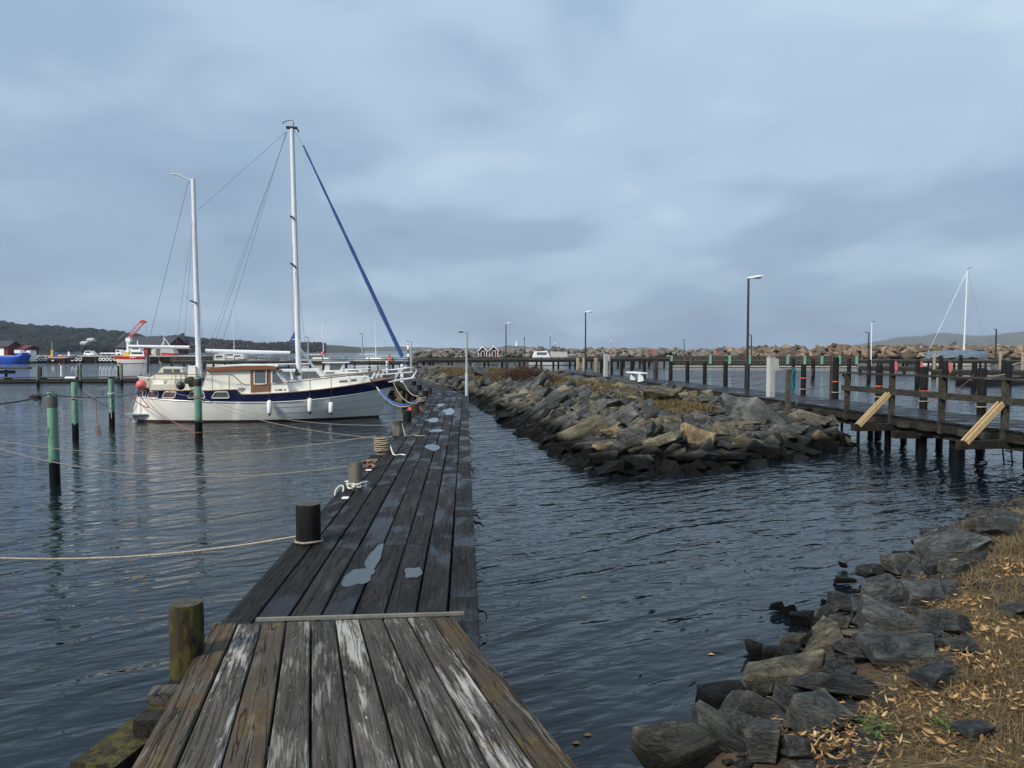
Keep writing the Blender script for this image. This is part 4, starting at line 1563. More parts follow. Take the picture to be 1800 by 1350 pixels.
bo('hull', shell(lambda t: 0.09 - 0.02 * t, band_k, 7), 'gelcoat', smooth=True)
bo('bottom', shell(lambda t: -0.5, lambda t: 0.09 - 0.02 * t, 3), 'antifoul', smooth=True)
band = bo('navy_stripe', shell(band_k, sheer_k, 3), 'navy', smooth=True)
# rubbing strake along the lower edge of the stripe, wooden cap rail on top
for sd in (-1, 1):
    bo('rubbing_strake', MB().tube([(hullf(t, band_k(t))[0], sd * (hullf(t, band_k(t))[1] + 0.008), band_k(t)) for t in TS], 0.018, 6), 'gelcoat', smooth=True)
    bo('cap_rail', MB().tube([(hullf(t, sheer_k(t))[0], sd * (hullf(t, sheer_k(t))[1] - 0.01), sheer_k(t) + 0.012) for t in TS], 0.026, 6), 'teak_pale', smooth=True)
    for zf, t0 in ((0.68, 0.50), (0.35, 0.55)):
        pts = []
        for t in TS:
            if t >= t0:
                z = 0.09 + (band_k(t) - 0.09) * zf
                x, y = hullf(t, z)
                pts.append((x, sd * (y + 0.002), z))
        bo('seam', MB().tube(pts, 0.0055, 5), 'steel')
mb = MB()
rows = []
for t in TS:
    z = sheer_k(t) - 0.05
    x, y = hullf(t, z)
    rows.append([(x, -y, z), (x, 0, z + 0.05), (x, y, z)])
bo('deck', mb.grid(rows), 'gelcoat')


def hull_win(t0, t1, z0, z1, slant_l, slant_r, gm, rail=0.024, sd=-1):
    """window let into the stripe: frame strip and pane following the hull side"""
    cs = [(t0, z0), (t1, z0), (t1 + slant_r, z1), (t0 + slant_l, z1)]
    def P(t, z, off):
        x, y = hullf(t, z)
        return Vector((x, sd * (y + off), z))
    loop = []
    for i in range(4):
        a, b = cs[i], cs[(i + 1) % 4]
        for k in range(5):
            u = 0.08 + 0.84 * k / 4
            loop.append(P(a[0] + (b[0] - a[0]) * u, a[1] + (b[1] - a[1]) * u, 0.012))
    pane = bo('window', MB().add([sum(loop, Vector()) / len(loop)] + [l - Vector((0, sd * 0.006, 0)) for l in loop], [(0, i + 1, (i + 1) % len(loop) + 1) for i in range(len(loop))]), gm)
    bo('window_frame', MB().tube(loop + [loop[0]], 0.016, 5), 'white_paint', pane, smooth=True)


def tz(px, py, lat=1.0):
    b = bl(px, py, lat)
    return b


def t_of(px, z):
    # station whose near side projects to px at height z
    lo, hi = 0.0, 1.0
    for _ in range(30):
        m = (lo + hi) / 2
        x, y = hullf(m, z)
        w = S0 + bu * x + bn * y
        p = 900 + F * (w.x / (w.y * CP + (CAM_Z - z) * SP))
        if p < px:
            lo = m
        else:
            hi = m
    return (lo + hi) / 2


for a, b, gm, sl, sr in ((259, 277, 'glass_curtain', 0.008, 0.004), (285, 307, 'glass_curtain', 0.010, 0.006), (330, 361, 'glass', 0.010, 0.008), (372, 404, 'glass', 0.012, -0.010)):
    hull_win(t_of(a, 1.0), t_of(b, 1.0), 0.90, 1.12, sl, -abs(sr) if gm == 'glass' else sr, gm)
hull_win(t_of(251, 1.0), t_of(256.5, 1.0), 0.92, 1.16, 0.0, 0.0, 'navy')


# --- wheelhouse
WL = 0.98
def side_poly(pts, lat):
    return [bl(x, y, lat) for x, y in pts]


def slab(name, pts, lat, thick, mat, parent=None, smooth=False):
    """a panel lying on the near side at lateral offset lat, going thick metres inwards"""
    return bo(name, MB().prism(side_poly(pts, lat), (0, thick, 0)), mat, parent, smooth)


wh = slab('wheelhouse', [(354, 686), (365, 651), (483, 650), (504, 674), (509, 690), (420, 693), (408, 686)], WL, 2 * WL, 'gelcoat')
slab('canvas_panel', [(363, 683), (371, 653), (402, 653), (402, 683)], WL + 0.012, 0.012, 'canvas', wh)
slab('canvas_panel', [(414, 675), (414, 653), (440, 653), (440, 675)], WL + 0.012, 0.012, 'canvas', wh)
dr = slab('door', [(441, 690), (441, 650), (475.5, 650), (475.5, 688)], WL + 0.022, 0.03, 'teak')
slab('door_panel', [(443.5, 688.5), (443.5, 678), (473, 678), (473, 687)], WL + 0.030, 0.01, 'teak_pale', dr)
w = slab('window', [(448, 674), (448, 653), (467, 653), (467, 674)], WL + 0.034, 0.012, 'glass', dr)
fr = MB().tube([p - Vector((0, 0.0, 0)) for p in side_poly([(447, 675), (447, 652), (468, 652), (468, 675), (447, 675)], WL + 0.036)], 0.022, 5)
bo('window_frame', fr, 'white_paint', dr, True)
slab('window', [(479, 673), (479, 652), (483.5, 652), (499, 673)], WL + 0.010, 0.012, 'glass', wh)
bo('window_frame', MB().tube(side_poly([(478, 674), (478, 651), (484.5, 651), (501, 674), (478, 674)], WL + 0.012), 0.024, 5), 'white_paint', wh, True)
a, b = bl(484, 651, WL), bl(504, 674, WL)
nrm = Vector((b.z - a.z, 0, -(b.x - a.x))).normalized() * (-1)
for k in range(3):                               # windscreen of three panes on the raked front
    y0, y1 = -WL + 0.08 + k * (2 * WL - 0.08) / 3, -WL + (k + 1) * (2 * WL - 0.08) / 3
    p0, p1 = a.lerp(b, 0.10), a.lerp(b, 0.94)
    q = [Vector((p0.x, y0, p0.z)), Vector((p0.x, y1, p0.z)), Vector((p1.x, y1, p1.z)), Vector((p1.x, y0, p1.z))]
    pn = bo('windscreen_pane', MB().prism([v + Vector((0.012, 0, 0.012)) for v in q], (0.01, 0, 0.01)), 'glass', wh)
    q = [v + Vector((0.02, 0, 0.02)) for v in q]
    bo('pane_frame', MB().tube(q + [q[0]], 0.028, 5), 'white_paint', pn, True)
# roof with wooden edge
rp = [(363, 652.5), (361.5, 650), (372, 646.5), (420, 644), (470, 643.5), (486, 645.5), (486, 649.5)]
lo = side_poly(rp, WL + 0.10)
roof = bo('roof', MB().prism([Vector((p.x, -(WL + 0.10), p.z)) for p in lo], (0, 2 * (WL + 0.10), 0)), 'teak')
tp = [(374, 645.6), (420, 643.2), (470, 642.6), (480, 643.6), (474, 641.4), (420, 641.0), (384, 643)]
bo('roof_top', MB().prism(side_poly(tp, WL - 0.05), (0, 2 * (WL - 0.05), 0)), 'white_paint', roof)
vis = [bl(486, 649.5, WL + .1), bl(486, 645.5, WL + .1), bl(503, 645, WL + .1), bl(503, 646.4, WL + .1)]
bo('visor', MB().prism(vis, (0, 2 * (WL + .1), 0)), 'black', roof)
c = bl(487, 641, 0.3)
bo('horn', MB().lathe(c - Vector((0, 0, .12)), [(0.02, 0), (0.02, 0.05), (0.075, 0.06), (0.07, 0.10), (0.02, 0.12)], 10), 'white_paint', roof, True)


def letters(txt, at, size, mat, parent, name='lettering', rot=None):
    cu = bpy.data.curves.new('t', 'FONT')
    cu.body = txt
    cu.size = size
    cu.extrude = 0.002
    cu.resolution_u = 2
    o = bpy.data.objects.new('t', cu)
    COL.objects.link(o)
    me = bpy.data.meshes.new_from_object(o.evaluated_get(bpy.context.evaluated_depsgraph_get()))
    bpy.data.objects.remove(o)
    me.transform(rot if rot is not None else Matrix.Rotation(math.pi / 2, 4, 'X'))
    me.transform(Matrix.Translation(at))
    me.materials.clear()
    me.materials.append(M[mat])
    o = bpy.data.objects.new(name, me)
    return link(o, parent, True)


letters('PEP', bl(418, 688, WL + 0.012), 0.17, 'dark_metal', wh)
c = bl(484, 685.5, WL + 0.004)
mb = MB()
for k, wd in enumerate((0.05, 0.03, 0.10, 0.05)):
    mb.box(c + Vector((0.02 + [0, .09, .17, .32][k], -0.004, 0.0)), (wd, 0.012, 0.05))
bo('lettering', mb, 'black', wh)

# --- coachroof, hatches, fore part
cr_ = [(508, 690), (506, 672), (540, 668), (620, 663), (648, 662), (652, 672), (560, 686)]
bo('coachroof', MB().prism(side_poly(cr_, 0.62), (0, 1.24, 0)), 'gelcoat')
for a0, a1, yy in ((596, 610, 672), (616, 626, 670)):
    slab('deck_window', [(a0, yy), (a0 + 1, yy - 3), (a1, yy - 4), (a1 + 1, yy - 1)], 0.64, 0.02, 'glass')
slab('deck_hatch', [(630, 669), (631, 664), (644, 662), (645, 667)], 0.5, 0.5, 'galv')
# aft cabin top, locker, stove box, covered outboard
slab('aft_cabin', [(262, 686), (266, 676), (330, 675), (334, 686)], 0.80, 1.6, 'gelcoat_cream')
slab('locker', [(268, 680), (268, 668), (288, 667), (288, 680)], 0.45, 0.5, 'gelcoat')
slab('locker', [(293, 680), (293, 669), (306, 668), (306, 680)], 0.40, 0.5, 'gelcoat_cream')
slab('winch_box', [(330, 664), (330, 643), (343, 643), (344, 664)], 0.2, 0.3, 'gelcoat')
bo('covered_engine', MB().sphere(bl(336, 671, 0.55), 0.22, 12, 8, (1.1, 0.8, 0.9)), 'rail_wood', smooth=True)
bo('teak_rail', MB().beam(bl(258, 657, -0.6), bl(330, 657, -0.6), 0.05, 0.05), 'teak_pale')


# --- masts and rigging
def mast(bx, by, tx, ty, r, name):
    a, b = bl(bx, by, 0), bl(tx, ty, 0)
    a.z = 0.9
    o = bo(name, MB().tube([a, a.lerp(b, 0.5), b], [r, r * 0.97, r * 0.78], 14), 'alloy', smooth=True)
    return o, a, b


mz, mz0, mz1 = mast(350, 660, 339.5, 315, 0.098, 'mizzen_mast')
mm, mm0, mm1 = mast(526, 668, 513, 226, 0.105, 'main_mast')


def alongm(a, b, py):
    lo, hi = 0.0, 1.0
    for _ in range(30):
        m = (lo + hi) / 2
        p = a.lerp(b, m)
        w = S0 + bu * p.x - bn * p.y
        dep = w.y * CP + (CAM_Z - p.z) * SP
        yy = 675 - F * (w.y * SP * -1 * -1 + (p.z - CAM_Z) * CP) / dep if False else 675 - F * ((p.z - CAM_Z) * CP + w.y * SP) / dep
        if yy > py:
            lo = m
        else:
            hi = m
    return a.lerp(b, (lo + hi) / 2)


for m_, a, b, py, ln, th in ((mm, mm0, mm1, 470, 0.85, 0.03), (mm, mm0, mm1, 385, 0.35, 0.025), (mz, mz0, mz1, 533, 0.6, 0.025)):
    c = alongm(a, b, py)
    bo('spreader', MB().beam(c + Vector((-0.12, -ln, 0.06)), c, 0.09, th).beam(c, c + Vector((-0.12, ln, 0.06)), 0.09, th), 'dark_metal', m_)
c = mm1
bo('masthead', MB().box(c + Vector((0, 0, 0.03)), (0.42, 0.16, 0.07)).tube([c + Vector((0.05, 0, 0.05)), c + Vector((0.07, 0, 0.2)), c + Vector((0.02, 0, 0.32)), c + Vector((-0.28, 0, 0.24))], 0.014, 6).tube([c + Vector((-.28, 0, .24)), c + Vector((-.33, 0, .15))], 0.018, 6).tube([c + Vector((.2, 0, .0)), c + Vector((.26, 0, -.12))], 0.025, 6), 'dark_metal', mm)
c = mz1
bo('masthead_bracket', MB().tube([c, bl(334, 317, 0), bl(324, 312, 0), bl(312, 306.5, 0), bl(302, 306, 0), bl(302, 309, 0)], 0.028, 6), 'alloy', mz, True)
bo('mast_step', MB().box(bl(351, 667, 0), (0.4, 0.36, 0.12)), 'navy', mz)
bo('boot', MB().tube([bl(524.5, 660, 0), bl(523, 628, 0)], [0.13, 0.05], 8), 'dark_metal', mm)
bo('boom', MB().tube([bl(226, 609, 0), bl(333, 610.5, 0)], 0.062, 10), 'alloy', mz, True)
bo('gooseneck', MB().beam(bl(333, 610.5, 0), bl(346, 610, 0), 0.05, 0.05), 'dark_metal', mz)
bo('boom', MB().tube([bl(361.5, 616.5, 0), bl(510, 620.5, 0)], 0.072, 10), 'alloy', mm, True)
bo('gooseneck', MB().beam(bl(510, 620, 0), bl(524, 620, 0), 0.06, 0.06), 'dark_metal', mm)
bo('boom_strut', MB().tube([bl(529, 615, -.1), bl(551, 645, -0.3)], 0.05, 8), 'alloy', mm, True)
bo('topping_post', MB().tube([bl(261, 610, 0), bl(260, 656, 0)], 0.035, 6), 'rail_wood', mz)


def stay(p, q, r=0.009, mat='wire', par=None):
    return bo('stay', MB().tube([p, q], r * 0.8, 5), mat, par or mm)


T = alongm(mm0, mm1, 231)
stay(bl(504, 231, 0), bl(348, 369, 0), 0.008)
stay(bl(504, 232, 0.05), bl(364, 640, 1.0), 0.008)
stay(bl(503, 232, -0.05), bl(379, 640, -1.0), 0.008)
stay(bl(505, 233, 0), bl(352, 650, 1.2), 0.006)
stay(bl(331, 320, 0), bl(247, 660, 0), 0.009, par=mz)
mzs = alongm(mz0, mz1, 370)
for sx, sy in ((318, -1.0), (300, 0.9), (356, 1.0), (360, -1.0)):
    e = bl(sx, 676, sy)
    stay(mzs + Vector((0, 0, 0)), e, 0.006, par=mz)
sp_ = alongm(mm0, mm1, 460)
stay(sp_, bl(545, 676, 1.15), 0.007)
stay(sp_, bl(545, 676, -1.15), 0.007)
stay(sp_, bl(512, 682, 1.2), 0.007)
stay(bl(517, 250, 0), bl(512, 620, 0.1), 0.005)
# furled blue headsail on the forestay
fa, fb = bl(527, 243, 0), bl(716, 646, 0)
n = 22
bo('furled_sail', MB().tube([fa.lerp(fb, 0.03 + 0.92 * i / n) + Vector((0, 0, 0.0)) for i in range(n + 1)], [0.028 + 0.050 * min(1, i / n * 1.35) + 0.006 * math.sin(i * 1.9) for i in range(n + 1)], 8), 'blue_cloth', smooth=True)
bo('forestay', MB().tube([mm1 + Vector((.1, 0, -.1)), fa.lerp(fb, 0.04)], 0.012, 5).tube([fa.lerp(fb, .94), fb + Vector((0, 0, -.05))], 0.015, 5), 'steel')
bo('furling_drum', MB().lathe(fa.lerp(fb, .965), [(0.09, -.05), (0.1, -.04), (0.05, 0), (0.1, .04), (.09, .05)], 10), 'steel', smooth=True)
fl = [bl(522, 574, -.15), bl(508.5, 600, -.15), bl(519, 607.5, -.15), bl(522, 606, -.15)]
bo('pennant', MB().prism(fl, (0, 0.012, 0)), 'blue_cloth', mm)
fl = [bl(513, 596.5, -.13), bl(519, 595.7, -.13), bl(519, 597, -.13), bl(513, 597.8, -.13)]
bo('pennant_bar', MB().prism(fl, (0, -0.012, 0)), 'white_paint', mm)

# --- guard rails and bow platform
def side_rail(pts, r=0.017, mat='teak_pale'):
    for sgn in (1, -1):
        q = [Vector((p.x, sgn * p.y, p.z)) for p in pts]
        bo('guard_rail', MB().tube(q, r, 6), mat, smooth=True)


def rp_(px, py, f=0.94):
    t = t_of(px, 1.3)
    return bl(px, py, hullf(t, sheer_k(t))[1] * f)


aft = [rp_(254, 657.5, .75), rp_(270, 657.5), rp_(309, 658), rp_(373, 658.5), rp_(405, 658.5), rp_(411, 661), rp_(418, 667), rp_(424, 673), rp_(432, 677), rp_(445, 677.3), rp_(475, 675), rp_(520, 671.5), rp_(560, 666.5), rp_(600, 662), rp_(640, 656.5), rp_(672, 651.5)]
side_rail(aft)
fw_low = [rp_(520, 677), rp_(560, 672), rp_(600, 667), rp_(640, 662.5), rp_(672, 658)]
for px, ptop in ((262, 657.5), (309, 658), (373, 658.5), (403, 658.5), (508, 672.5), (545, 668.5), (582, 664), (615, 660), (648, 655.5)):
    t = t_of(px, 1.3)
    a = rp_(px, ptop)
    for sgn in (1, -1):
        bo('stanchion', MB().tube([(a.x, sgn * a.y, a.z), (a.x, sgn * a.y, sheer_k(t) - 0.02)], 0.013, 6), 'steel', smooth=True)
tip = bl(731, 664.5, 0.0)
root_ = bl(683, 672.5, 0.35)
bo('bow_platform', MB().prism([Vector((root_.x, -0.34, root_.z)), Vector((root_.x, 0.34, root_.z)), Vector((tip.x - .1, 0.2, tip.z)), Vector((tip.x, 0, tip.z)), Vector((tip.x - .1, -0.2, tip.z))], (0, 0, 0.035)), 'white_paint')
for sgn in (1, -1):
    a = aft[-1]
    pul = [Vector((a.x, sgn * a.y, a.z)), Vector((bl(700, 649, .3).x, sgn * 0.36, bl(700, 649, .3).z)), Vector((bl(724, 646, .2).x, sgn * 0.2, bl(724, 646, .2).z)), Vector((bl(731, 648, 0).x, sgn * 0.05, bl(731, 648, 0).z)), Vector((bl(732, 653, 0).x, sgn * 0.07, bl(732, 653, 0).z)), Vector((bl(724, 665, .1).x, sgn * 0.16, bl(724, 665, .1).z))]
    bo('pulpit', MB().tube(pul, 0.017, 6), 'alloy', smooth=True)
    m_ = [Vector((rp_(660, 660).x, sgn * abs(rp_(660, 660).y), rp_(660, 660).z)), Vector((bl(700, 656.5, .3).x, sgn * 0.36, bl(700, 656.5, .3).z)), Vector((bl(727, 654, .1).x, sgn * 0.14, bl(727, 654, .1).z))]
    bo('pulpit', MB().tube(m_, 0.014, 6), 'alloy', smooth=True)
    for x0, y0, x1, y1 in ((706, 648.5, 693, 669), (660, 654, 654, 667), (668, 652.5, 662, 665.5), (676, 651.5, 670, 664)):
        p, q = bl(x0, y0, .36), bl(x1, y1, .36)
        bo('pulpit_leg', MB().tube([(p.x, sgn * .36, p.z), (q.x, sgn * .36, q.z)], 0.014, 6), 'alloy', smooth=True)
# stern: rudder, bathing ladder platform
bo('rudder', MB().prism([(-0.02, -0.03, -0.5), (-0.24, -0.03, -0.5), (-0.14, -0.03, 0.5), (0.0, -0.03, 1.0)], (0, 0.06, 0)), 'gelcoat')
pl_ = bl(224, 728.5, 0.2)
bo('stern_platform', MB().box((pl_.x + 0.35, 0, pl_.z), (0.75, 0.8, 0.035)), 'steel')
for yy in (-0.3, 0.3):
    bo('ladder_rail', MB().tube([(pl_.x + 0.1, yy, pl_.z), (0.05, yy, 1.2), (0.1, yy, 1.45)], 0.016, 6), 'steel', smooth=True)
    bo('platform_brace', MB().tube([(pl_.x + 0.15, yy, pl_.z), (0.05, yy, pl_.z + .35)], 0.014, 6), 'steel')

# --- things hung on the ketch
def to_w(p):
    return S0 + bu * p.x - bn * p.y + Vector((0, 0, p.z))


for px, y0, y1, ln, lab in ((474, 703, 731, 675, 'white fender hanging below the wheelhouse door of the sailing boat'), (545, 699, 728, 668, 'middle white fender of three on the sailing boat'), (582, 706, 729, 664, 'white fender nearest the bow of the sailing boat')):
    t = t_of(px, 0.5)
    lat = hullf(t, 0.8)[1] + 0.12
    a, b = to_w(bl(px, y0, lat)), to_w(bl(px, y1, lat))
    h = a.z - b.z
    root = thing('boat_fender', b, lab, 'fender', 'fenders on the sailing boat')
    obj('body', MB().lathe(b, [(0.02, h * .10), (0.075, h * 0.16), (0.09, h * .22), (0.09, h * .86), (0.07, h * .93), (0.02, h * 1.0)], 12), M['white_paint'], root, True)
    obj('end_cap', MB().lathe(b, [(0.012, 0), (0.035, h * .04), (0.05, h * .13), (0.03, h * .15)], 8), M['black'], root, True)
    obj('end_cap', MB().lathe(b, [(0.05, h * .93), (0.04, h * .99), (0.012, h * 1.06)], 8), M['black'], root, True)
    tt = t_of(px, 1.2)
    obj('lanyard', MB().tube([a, to_w(bl(px, ln, hullf(tt, 1.2)[1] + .03))], 0.008, 5), M['rope_dark'], root)
c = to_w(bl(248.5, 676.5, 0.5))
buoy = thing('mooring_buoy', c, 'round pink buoy hung on the stern of the white sailing boat', 'buoy')
obj('ball', MB().sphere(c, 0.185, 18, 12, (1, 1, 0.95)), M['buoy_pink'], buoy, True)
obj('eye', MB().torus(c + Vector((0, 0, -0.2)), 0.04, 0.014, (0, 1, 0), 10, 5), M['buoy_pink'], buoy, True)
c = to_w(bl(318, 678, 1.25))
bb = thing('ball_fender', c, 'black round fender on the side deck of the sailing boat', 'fender')
obj('ball', MB().sphere(c, 0.15, 14, 10), M['black'], bb, True)
obj('lanyard', MB().tube([c, c + Vector((0, 0, .4))], 0.008, 5), M['rope_dark'], bb)

# ================================================================== MOORING PILES, LEFT
def pile(px, base_y, top_y, wpx, mat, lab, group, base=None, cap=None, lean=0.0, name='mooring_pile'):
    p = base if base is not None else G(px, base_y, 0)
    k = ppm(p.y)
    zt = CAM_Z - (top_y - 614) / k
    r = wpx / k / 2
    root = thing(name, (p.x, p.y, 0), lab, 'pile', group)
    pts = [Vector((p.x, p.y, -1.8)), Vector((p.x, p.y, 0.0)), Vector((p.x + lean * .5, p.y, zt * .5)), Vector((p.x + lean, p.y, zt - 0.02)), Vector((p.x + lean, p.y, zt))]
    obj('post', MB().tube(pts, [r * 1.04, r * 1.03, r, r * 0.97, r * 0.88], 14), mat, root, True)
    if cap:
        obj('cap', MB().lathe((p.x + lean, p.y, zt - 0.28), [(r * 1.06, 0), (r * 1.08, 0.02), (r * 1.06, 0.2), (r * .9, 0.22), (r * .5, 0.225), (r * .45, .30)], 14), M['steel'] if cap == 'steel' else M[cap], root, True)
    return p, r, zt


P1 = pile(97, 853, 690, 17, M['pile_green'], 'tall green painted pile nearest the camera with a metal collar on top', 'green mooring piles', cap='stone_quay', lean=-0.02)
P2 = pile(133, 773, 672, 10.5, M['pile_green'], 'second green pile, slimmer, with a brown rope tied near its top', 'green mooring piles')
P3 = pile(197, 749, 666, 9.5, M['pile_green'], 'green pile with white rope knotted near its top, left of the boat stern', 'green mooring piles')
P4 = pile(349.5, 767, 662, 12.5, M['pile_green'], 'green pile standing in front of the sailing boat hull', 'green mooring piles', cap='rail_wood')
for (px, b, t_, w, m, lab) in ((67, 679, 640, 5, 'pile_green_dull', 'dull green pile at the left end of the float, beside a brown stump'), (142, 678, 639, 5, 'pile_green_dull', 'dull green pile rising from the middle of the float'), (214, 677, 638.5, 5, 'pile_green_dull', 'dull green pile on the float just left of the boat stern'),
                              (284, 676, 636.5, 4.5, 'pile_green_dull', 'dull green pile with an orange flag behind the boat stern'), (246, 672, 658, 7, 'pile_green', 'short green pile stub behind the pink buoy')):
    pile(px, b, t_, w, M[m], lab, 'dull piles at the float')
for px, t_, w, m, lab in ((72, 645, 4.5, 'pile_brown', 'short brown stump beside the leftmost float pile'), (208.5, 643, 3.5, 'pile_dark', 'thin dark stump beside the float pile near the stern'), (138.5, 643, 4, 'pile_brown', 'brown stump touching the middle float pile')):
    pile(px, 674, t_, w, M[m], lab, 'stumps on the float', base=G(px, 671, 0))
p = G(108.5, 668, 0)
tag(obj('white_post', MB().tube([(p.x, p.y, 0.3), (p.x, p.y, CAM_Z - (642 - 614) / ppm(p.y))], 0.085, 10), M['white_paint'], smooth=True), 'short white post standing on the wooden float', 'post')
for px, py, lab in ((104.5, 641, 'small orange float on the white post'), (210, 638.5, 'small orange marker on the float pile near the stern'), (281, 637, 'small orange marker behind the boat stern')):
    c = D(px, py, 64)
    tag(obj('marker_float', MB().sphere(c, 0.085, 8, 6, (1, 1, 1.5)), M['orange'], smooth=True), lab, 'float', 'orange marker floats')

# ---- timber float at the left
fa_, fb_ = G(-60, 674, 0.42), G(345, 662, 0.42)
fa_, fb_ = G(-80, 664.5, 0.42), G(345, 662, 0.42)
fl_ = thing('timber_float', (fa_ + fb_) / 2, 'long low weathered timber float left of the sailing boat', 'float')
ax = (fb_ - fa_).normalized()
sdx = Vector((-ax.y, ax.x, 0))
n = 7
for i in range(n):
    a, b = fa_.lerp(fb_, i / n), fa_.lerp(fb_, (i + 1) / n - 0.0015)
    for k in range(4):
        o = sdx * (k * 0.32)
        obj('board', MB().beam(a + o, b + o, 0.29, 0.06), M['grey_wood'], fl_)
    obj('side_log', MB().beam(a + Vector((0, -.02, -.22)) , b + Vector((0, -.02, -.22)), 0.12, 0.22), M['rail_wood'], fl_)
    obj('bearer', MB().beam(a + ax * 1.0 + Vector((0, 0, -.12)), a + ax * 1.0 + sdx * 1.2 + Vector((0, 0, -.12)), 0.15, 0.15), M['beam_wood'], fl_)
obj('lower_log', MB().beam(fa_ + Vector((0, 0, -.42)), fb_ + Vector((0, 0, -.42)), 0.2, 0.16), M['pile_dark'], fl_)
p = G(125, 664.3, 0.5)
tag(obj('white_fender', MB().tube([p + Vector((-.42, -.1, 0)), p + Vector((-.36, -.1, 0)), p + Vector((.36, -.1, 0)), p + Vector((.42, -.1, 0))], [0.04, 0.1, 0.1, 0.04], 10), M['white_paint'], smooth=True), 'white cylindrical fender lying on the edge of the float', 'fender')
a, b = G(-60, 647.5, 0.95), G(52, 647, 0.95)
jt = thing('old_jetty', (a + b) / 2, 'short ruined timber jetty end at the left edge of the picture', 'jetty')
obj('deck', MB().beam(a, b, 1.2, 0.16), M['grey_wood'], jt)
obj('beam', MB().beam(a + Vector((0, -.5, -.35)), b + Vector((-1.0, -.5, -.35)), 0.25, 0.3), M['beam_wood'], jt)
for px in (-30, 10.5):
    p = G(px, 648, 0.9)
    obj('pile', MB().tube([(p.x, p.y, -1), (p.x, p.y, 0.8)], 0.12, 8), M['pile_dark'], jt)

# ---- ropes strung between the piles
def top(P, dz=0.0, sx=0):
    return Vector((P[0].x + sx * P[1], P[0].y - P[1], P[2] + dz))


st_ = to_w(bl(250, 689, 0.6))
edge = D(-60, 713, 12.5)
rope(sag(edge, top(P1, -0.02), 0.06), 0.013, 'rope_dark', 'dark line running from the left picture edge to the nearest green pile')
rope(sag(top(P1, -0.04), st_, 0.12), 0.011, 'rope_dark', 'dark line from the nearest green pile to the boat stern')


def tangle(c, n, size, r, mat, lab):
    pts = []
    for i in range(n):
        a = i * 0.6
        pts.append(Vector(c) + Vector((size[0] * math.sin(a * 1.3) * math.cos(i * .17), size[1] * math.cos(a * .9), -size[2] * i / n + size[2] * .12 * math.sin(a * 1.7))))
    return rope(pts, r, mat, lab, 'rope_tangle', 'rope tangle', n=5)


tangle(D(62, 694, 13.6), 50, (0.10, 0.05, 0.10), 0.011, 'rope_dark', 'knotted dark rope bunch hanging left of the nearest pile')
rope([D(66, 693, 13.7), D(70, 697, 13.7), D(70.5, 708, 13.7), D(69.5, 716, 13.7), D(72, 721, 13.7)], 0.016, 'rope_brown', 'frayed rope end hanging below the knotted dark bunch')
rope([D(150, 688, 19), D(162, 697, 19), D(168, 702, 19), D(169, 720, 19), D(170.5, 745, 19)], 0.014, 'rope_brown', 'brown rope hanging from the dark line between the second and third piles')
tangle(D(172, 748, 19), 46, (0.07, 0.04, 0.27), 0.010, 'rope_brown', 'tangled lower end of the hanging brown rope')
rope([D(181 + 2.2 * math.cos(a), 690.5 + 3.2 * math.sin(a), 20) for a in np.linspace(0, 6.28, 14)], 0.008, 'rope_dark', 'small dark rope ring on the line near the third pile', 'rope_ring')
c = P3[0]
zz = CAM_Z - (694 - 614) / ppm(c.y)
rope(coil(c, P3[1], zz, 2.5, 0.012, 0.03, 0.2), 0.014, 'rope_white', 'white rope knotted round the third green pile')
rope([Vector((c.x + .02, c.y - P3[1] - .02, zz)), Vector((c.x + .04, c.y - P3[1] - .03, zz - .5)), Vector((c.x + .05, c.y - P3[1] - .02, zz - .8))], 0.010, 'rope_white', 'white rope end hanging down the third green pile')
c = P2[0]
zz = CAM_Z - (702 - 614) / ppm(c.y)
rope(coil(c, P2[1], zz, 1.5, 0.012, 0.03, 0.1), 0.012, 'rope_brown', 'brown rope tied round the second green pile')
rope([Vector((c.x + P2[1], c.y - .1, zz + .02)), D(142, 702, 22), D(151, 702.5, 22), D(152, 708, 22)], 0.010, 'rope_brown', 'brown rope end sticking out from the second green pile')
c = P4[0]
zz = CAM_Z - (700 - 614) / ppm(c.y)
rope(coil(c, P4[1], zz, 4, 0.011, 0.03, 0.1), 0.012, 'rope', 'grey rope turns round the pile in front of the boat')
rope(sag(Vector((c.x, c.y - P4[1] - .02, zz + .05)), to_w(bl(282, 683, 1.2)), 0.05), 0.007, 'rope_old', 'rope from the front pile up to the boat quarter')
rope(sag(Vector((c.x + .05, c.y - P4[1] - .02, zz + .05)), Vector((B4[0].x, B4[0].y, DZ + .2)), 0.25), 0.007, 'rope_old', 'long grey rope from the front pile to the greenish bollard')
rope(sag(Vector((c.x + .05, c.y - P4[1] - .02, zz - .02)), Vector((B3[0].x, B3[0].y, DZ + .25)), 0.18), 0.007, 'rope_old', 'lower grey rope from the front pile to the rope wound bollard')
rope([to_w(bl(228, 690, .3)), to_w(bl(236, 702, .4)), to_w(bl(248, 712, .7)), to_w(bl(262, 716, 1.0)), to_w(bl(253, 705, .8)), to_w(bl(246, 694, .5))], 0.018, 'rope_red', 'thick red brown rope draped over the boat stern', 'stern_rope')
rope(sag(to_w(bl(262, 716, 1.0)), Vector((c.x, c.y - P4[1], .12)), 0.05), 0.010, 'rope_red', 'red rope slanting from the stern to the foot of the front pile')
rope(coil(c, P4[1], 0.10, 1.5, 0.012, 0.03, 0.1), 0.012, 'rope_red', 'red rope ring round the foot of the front pile')
l0 = D(-40, 777, 12.0)
rope(sag(l0, Vector((B2[0].x - .1, B2[0].y, DZ + .28)), 0.30, 40), 0.007, 'rope_old', 'pale rope across the water from the left edge to the grey bollard')
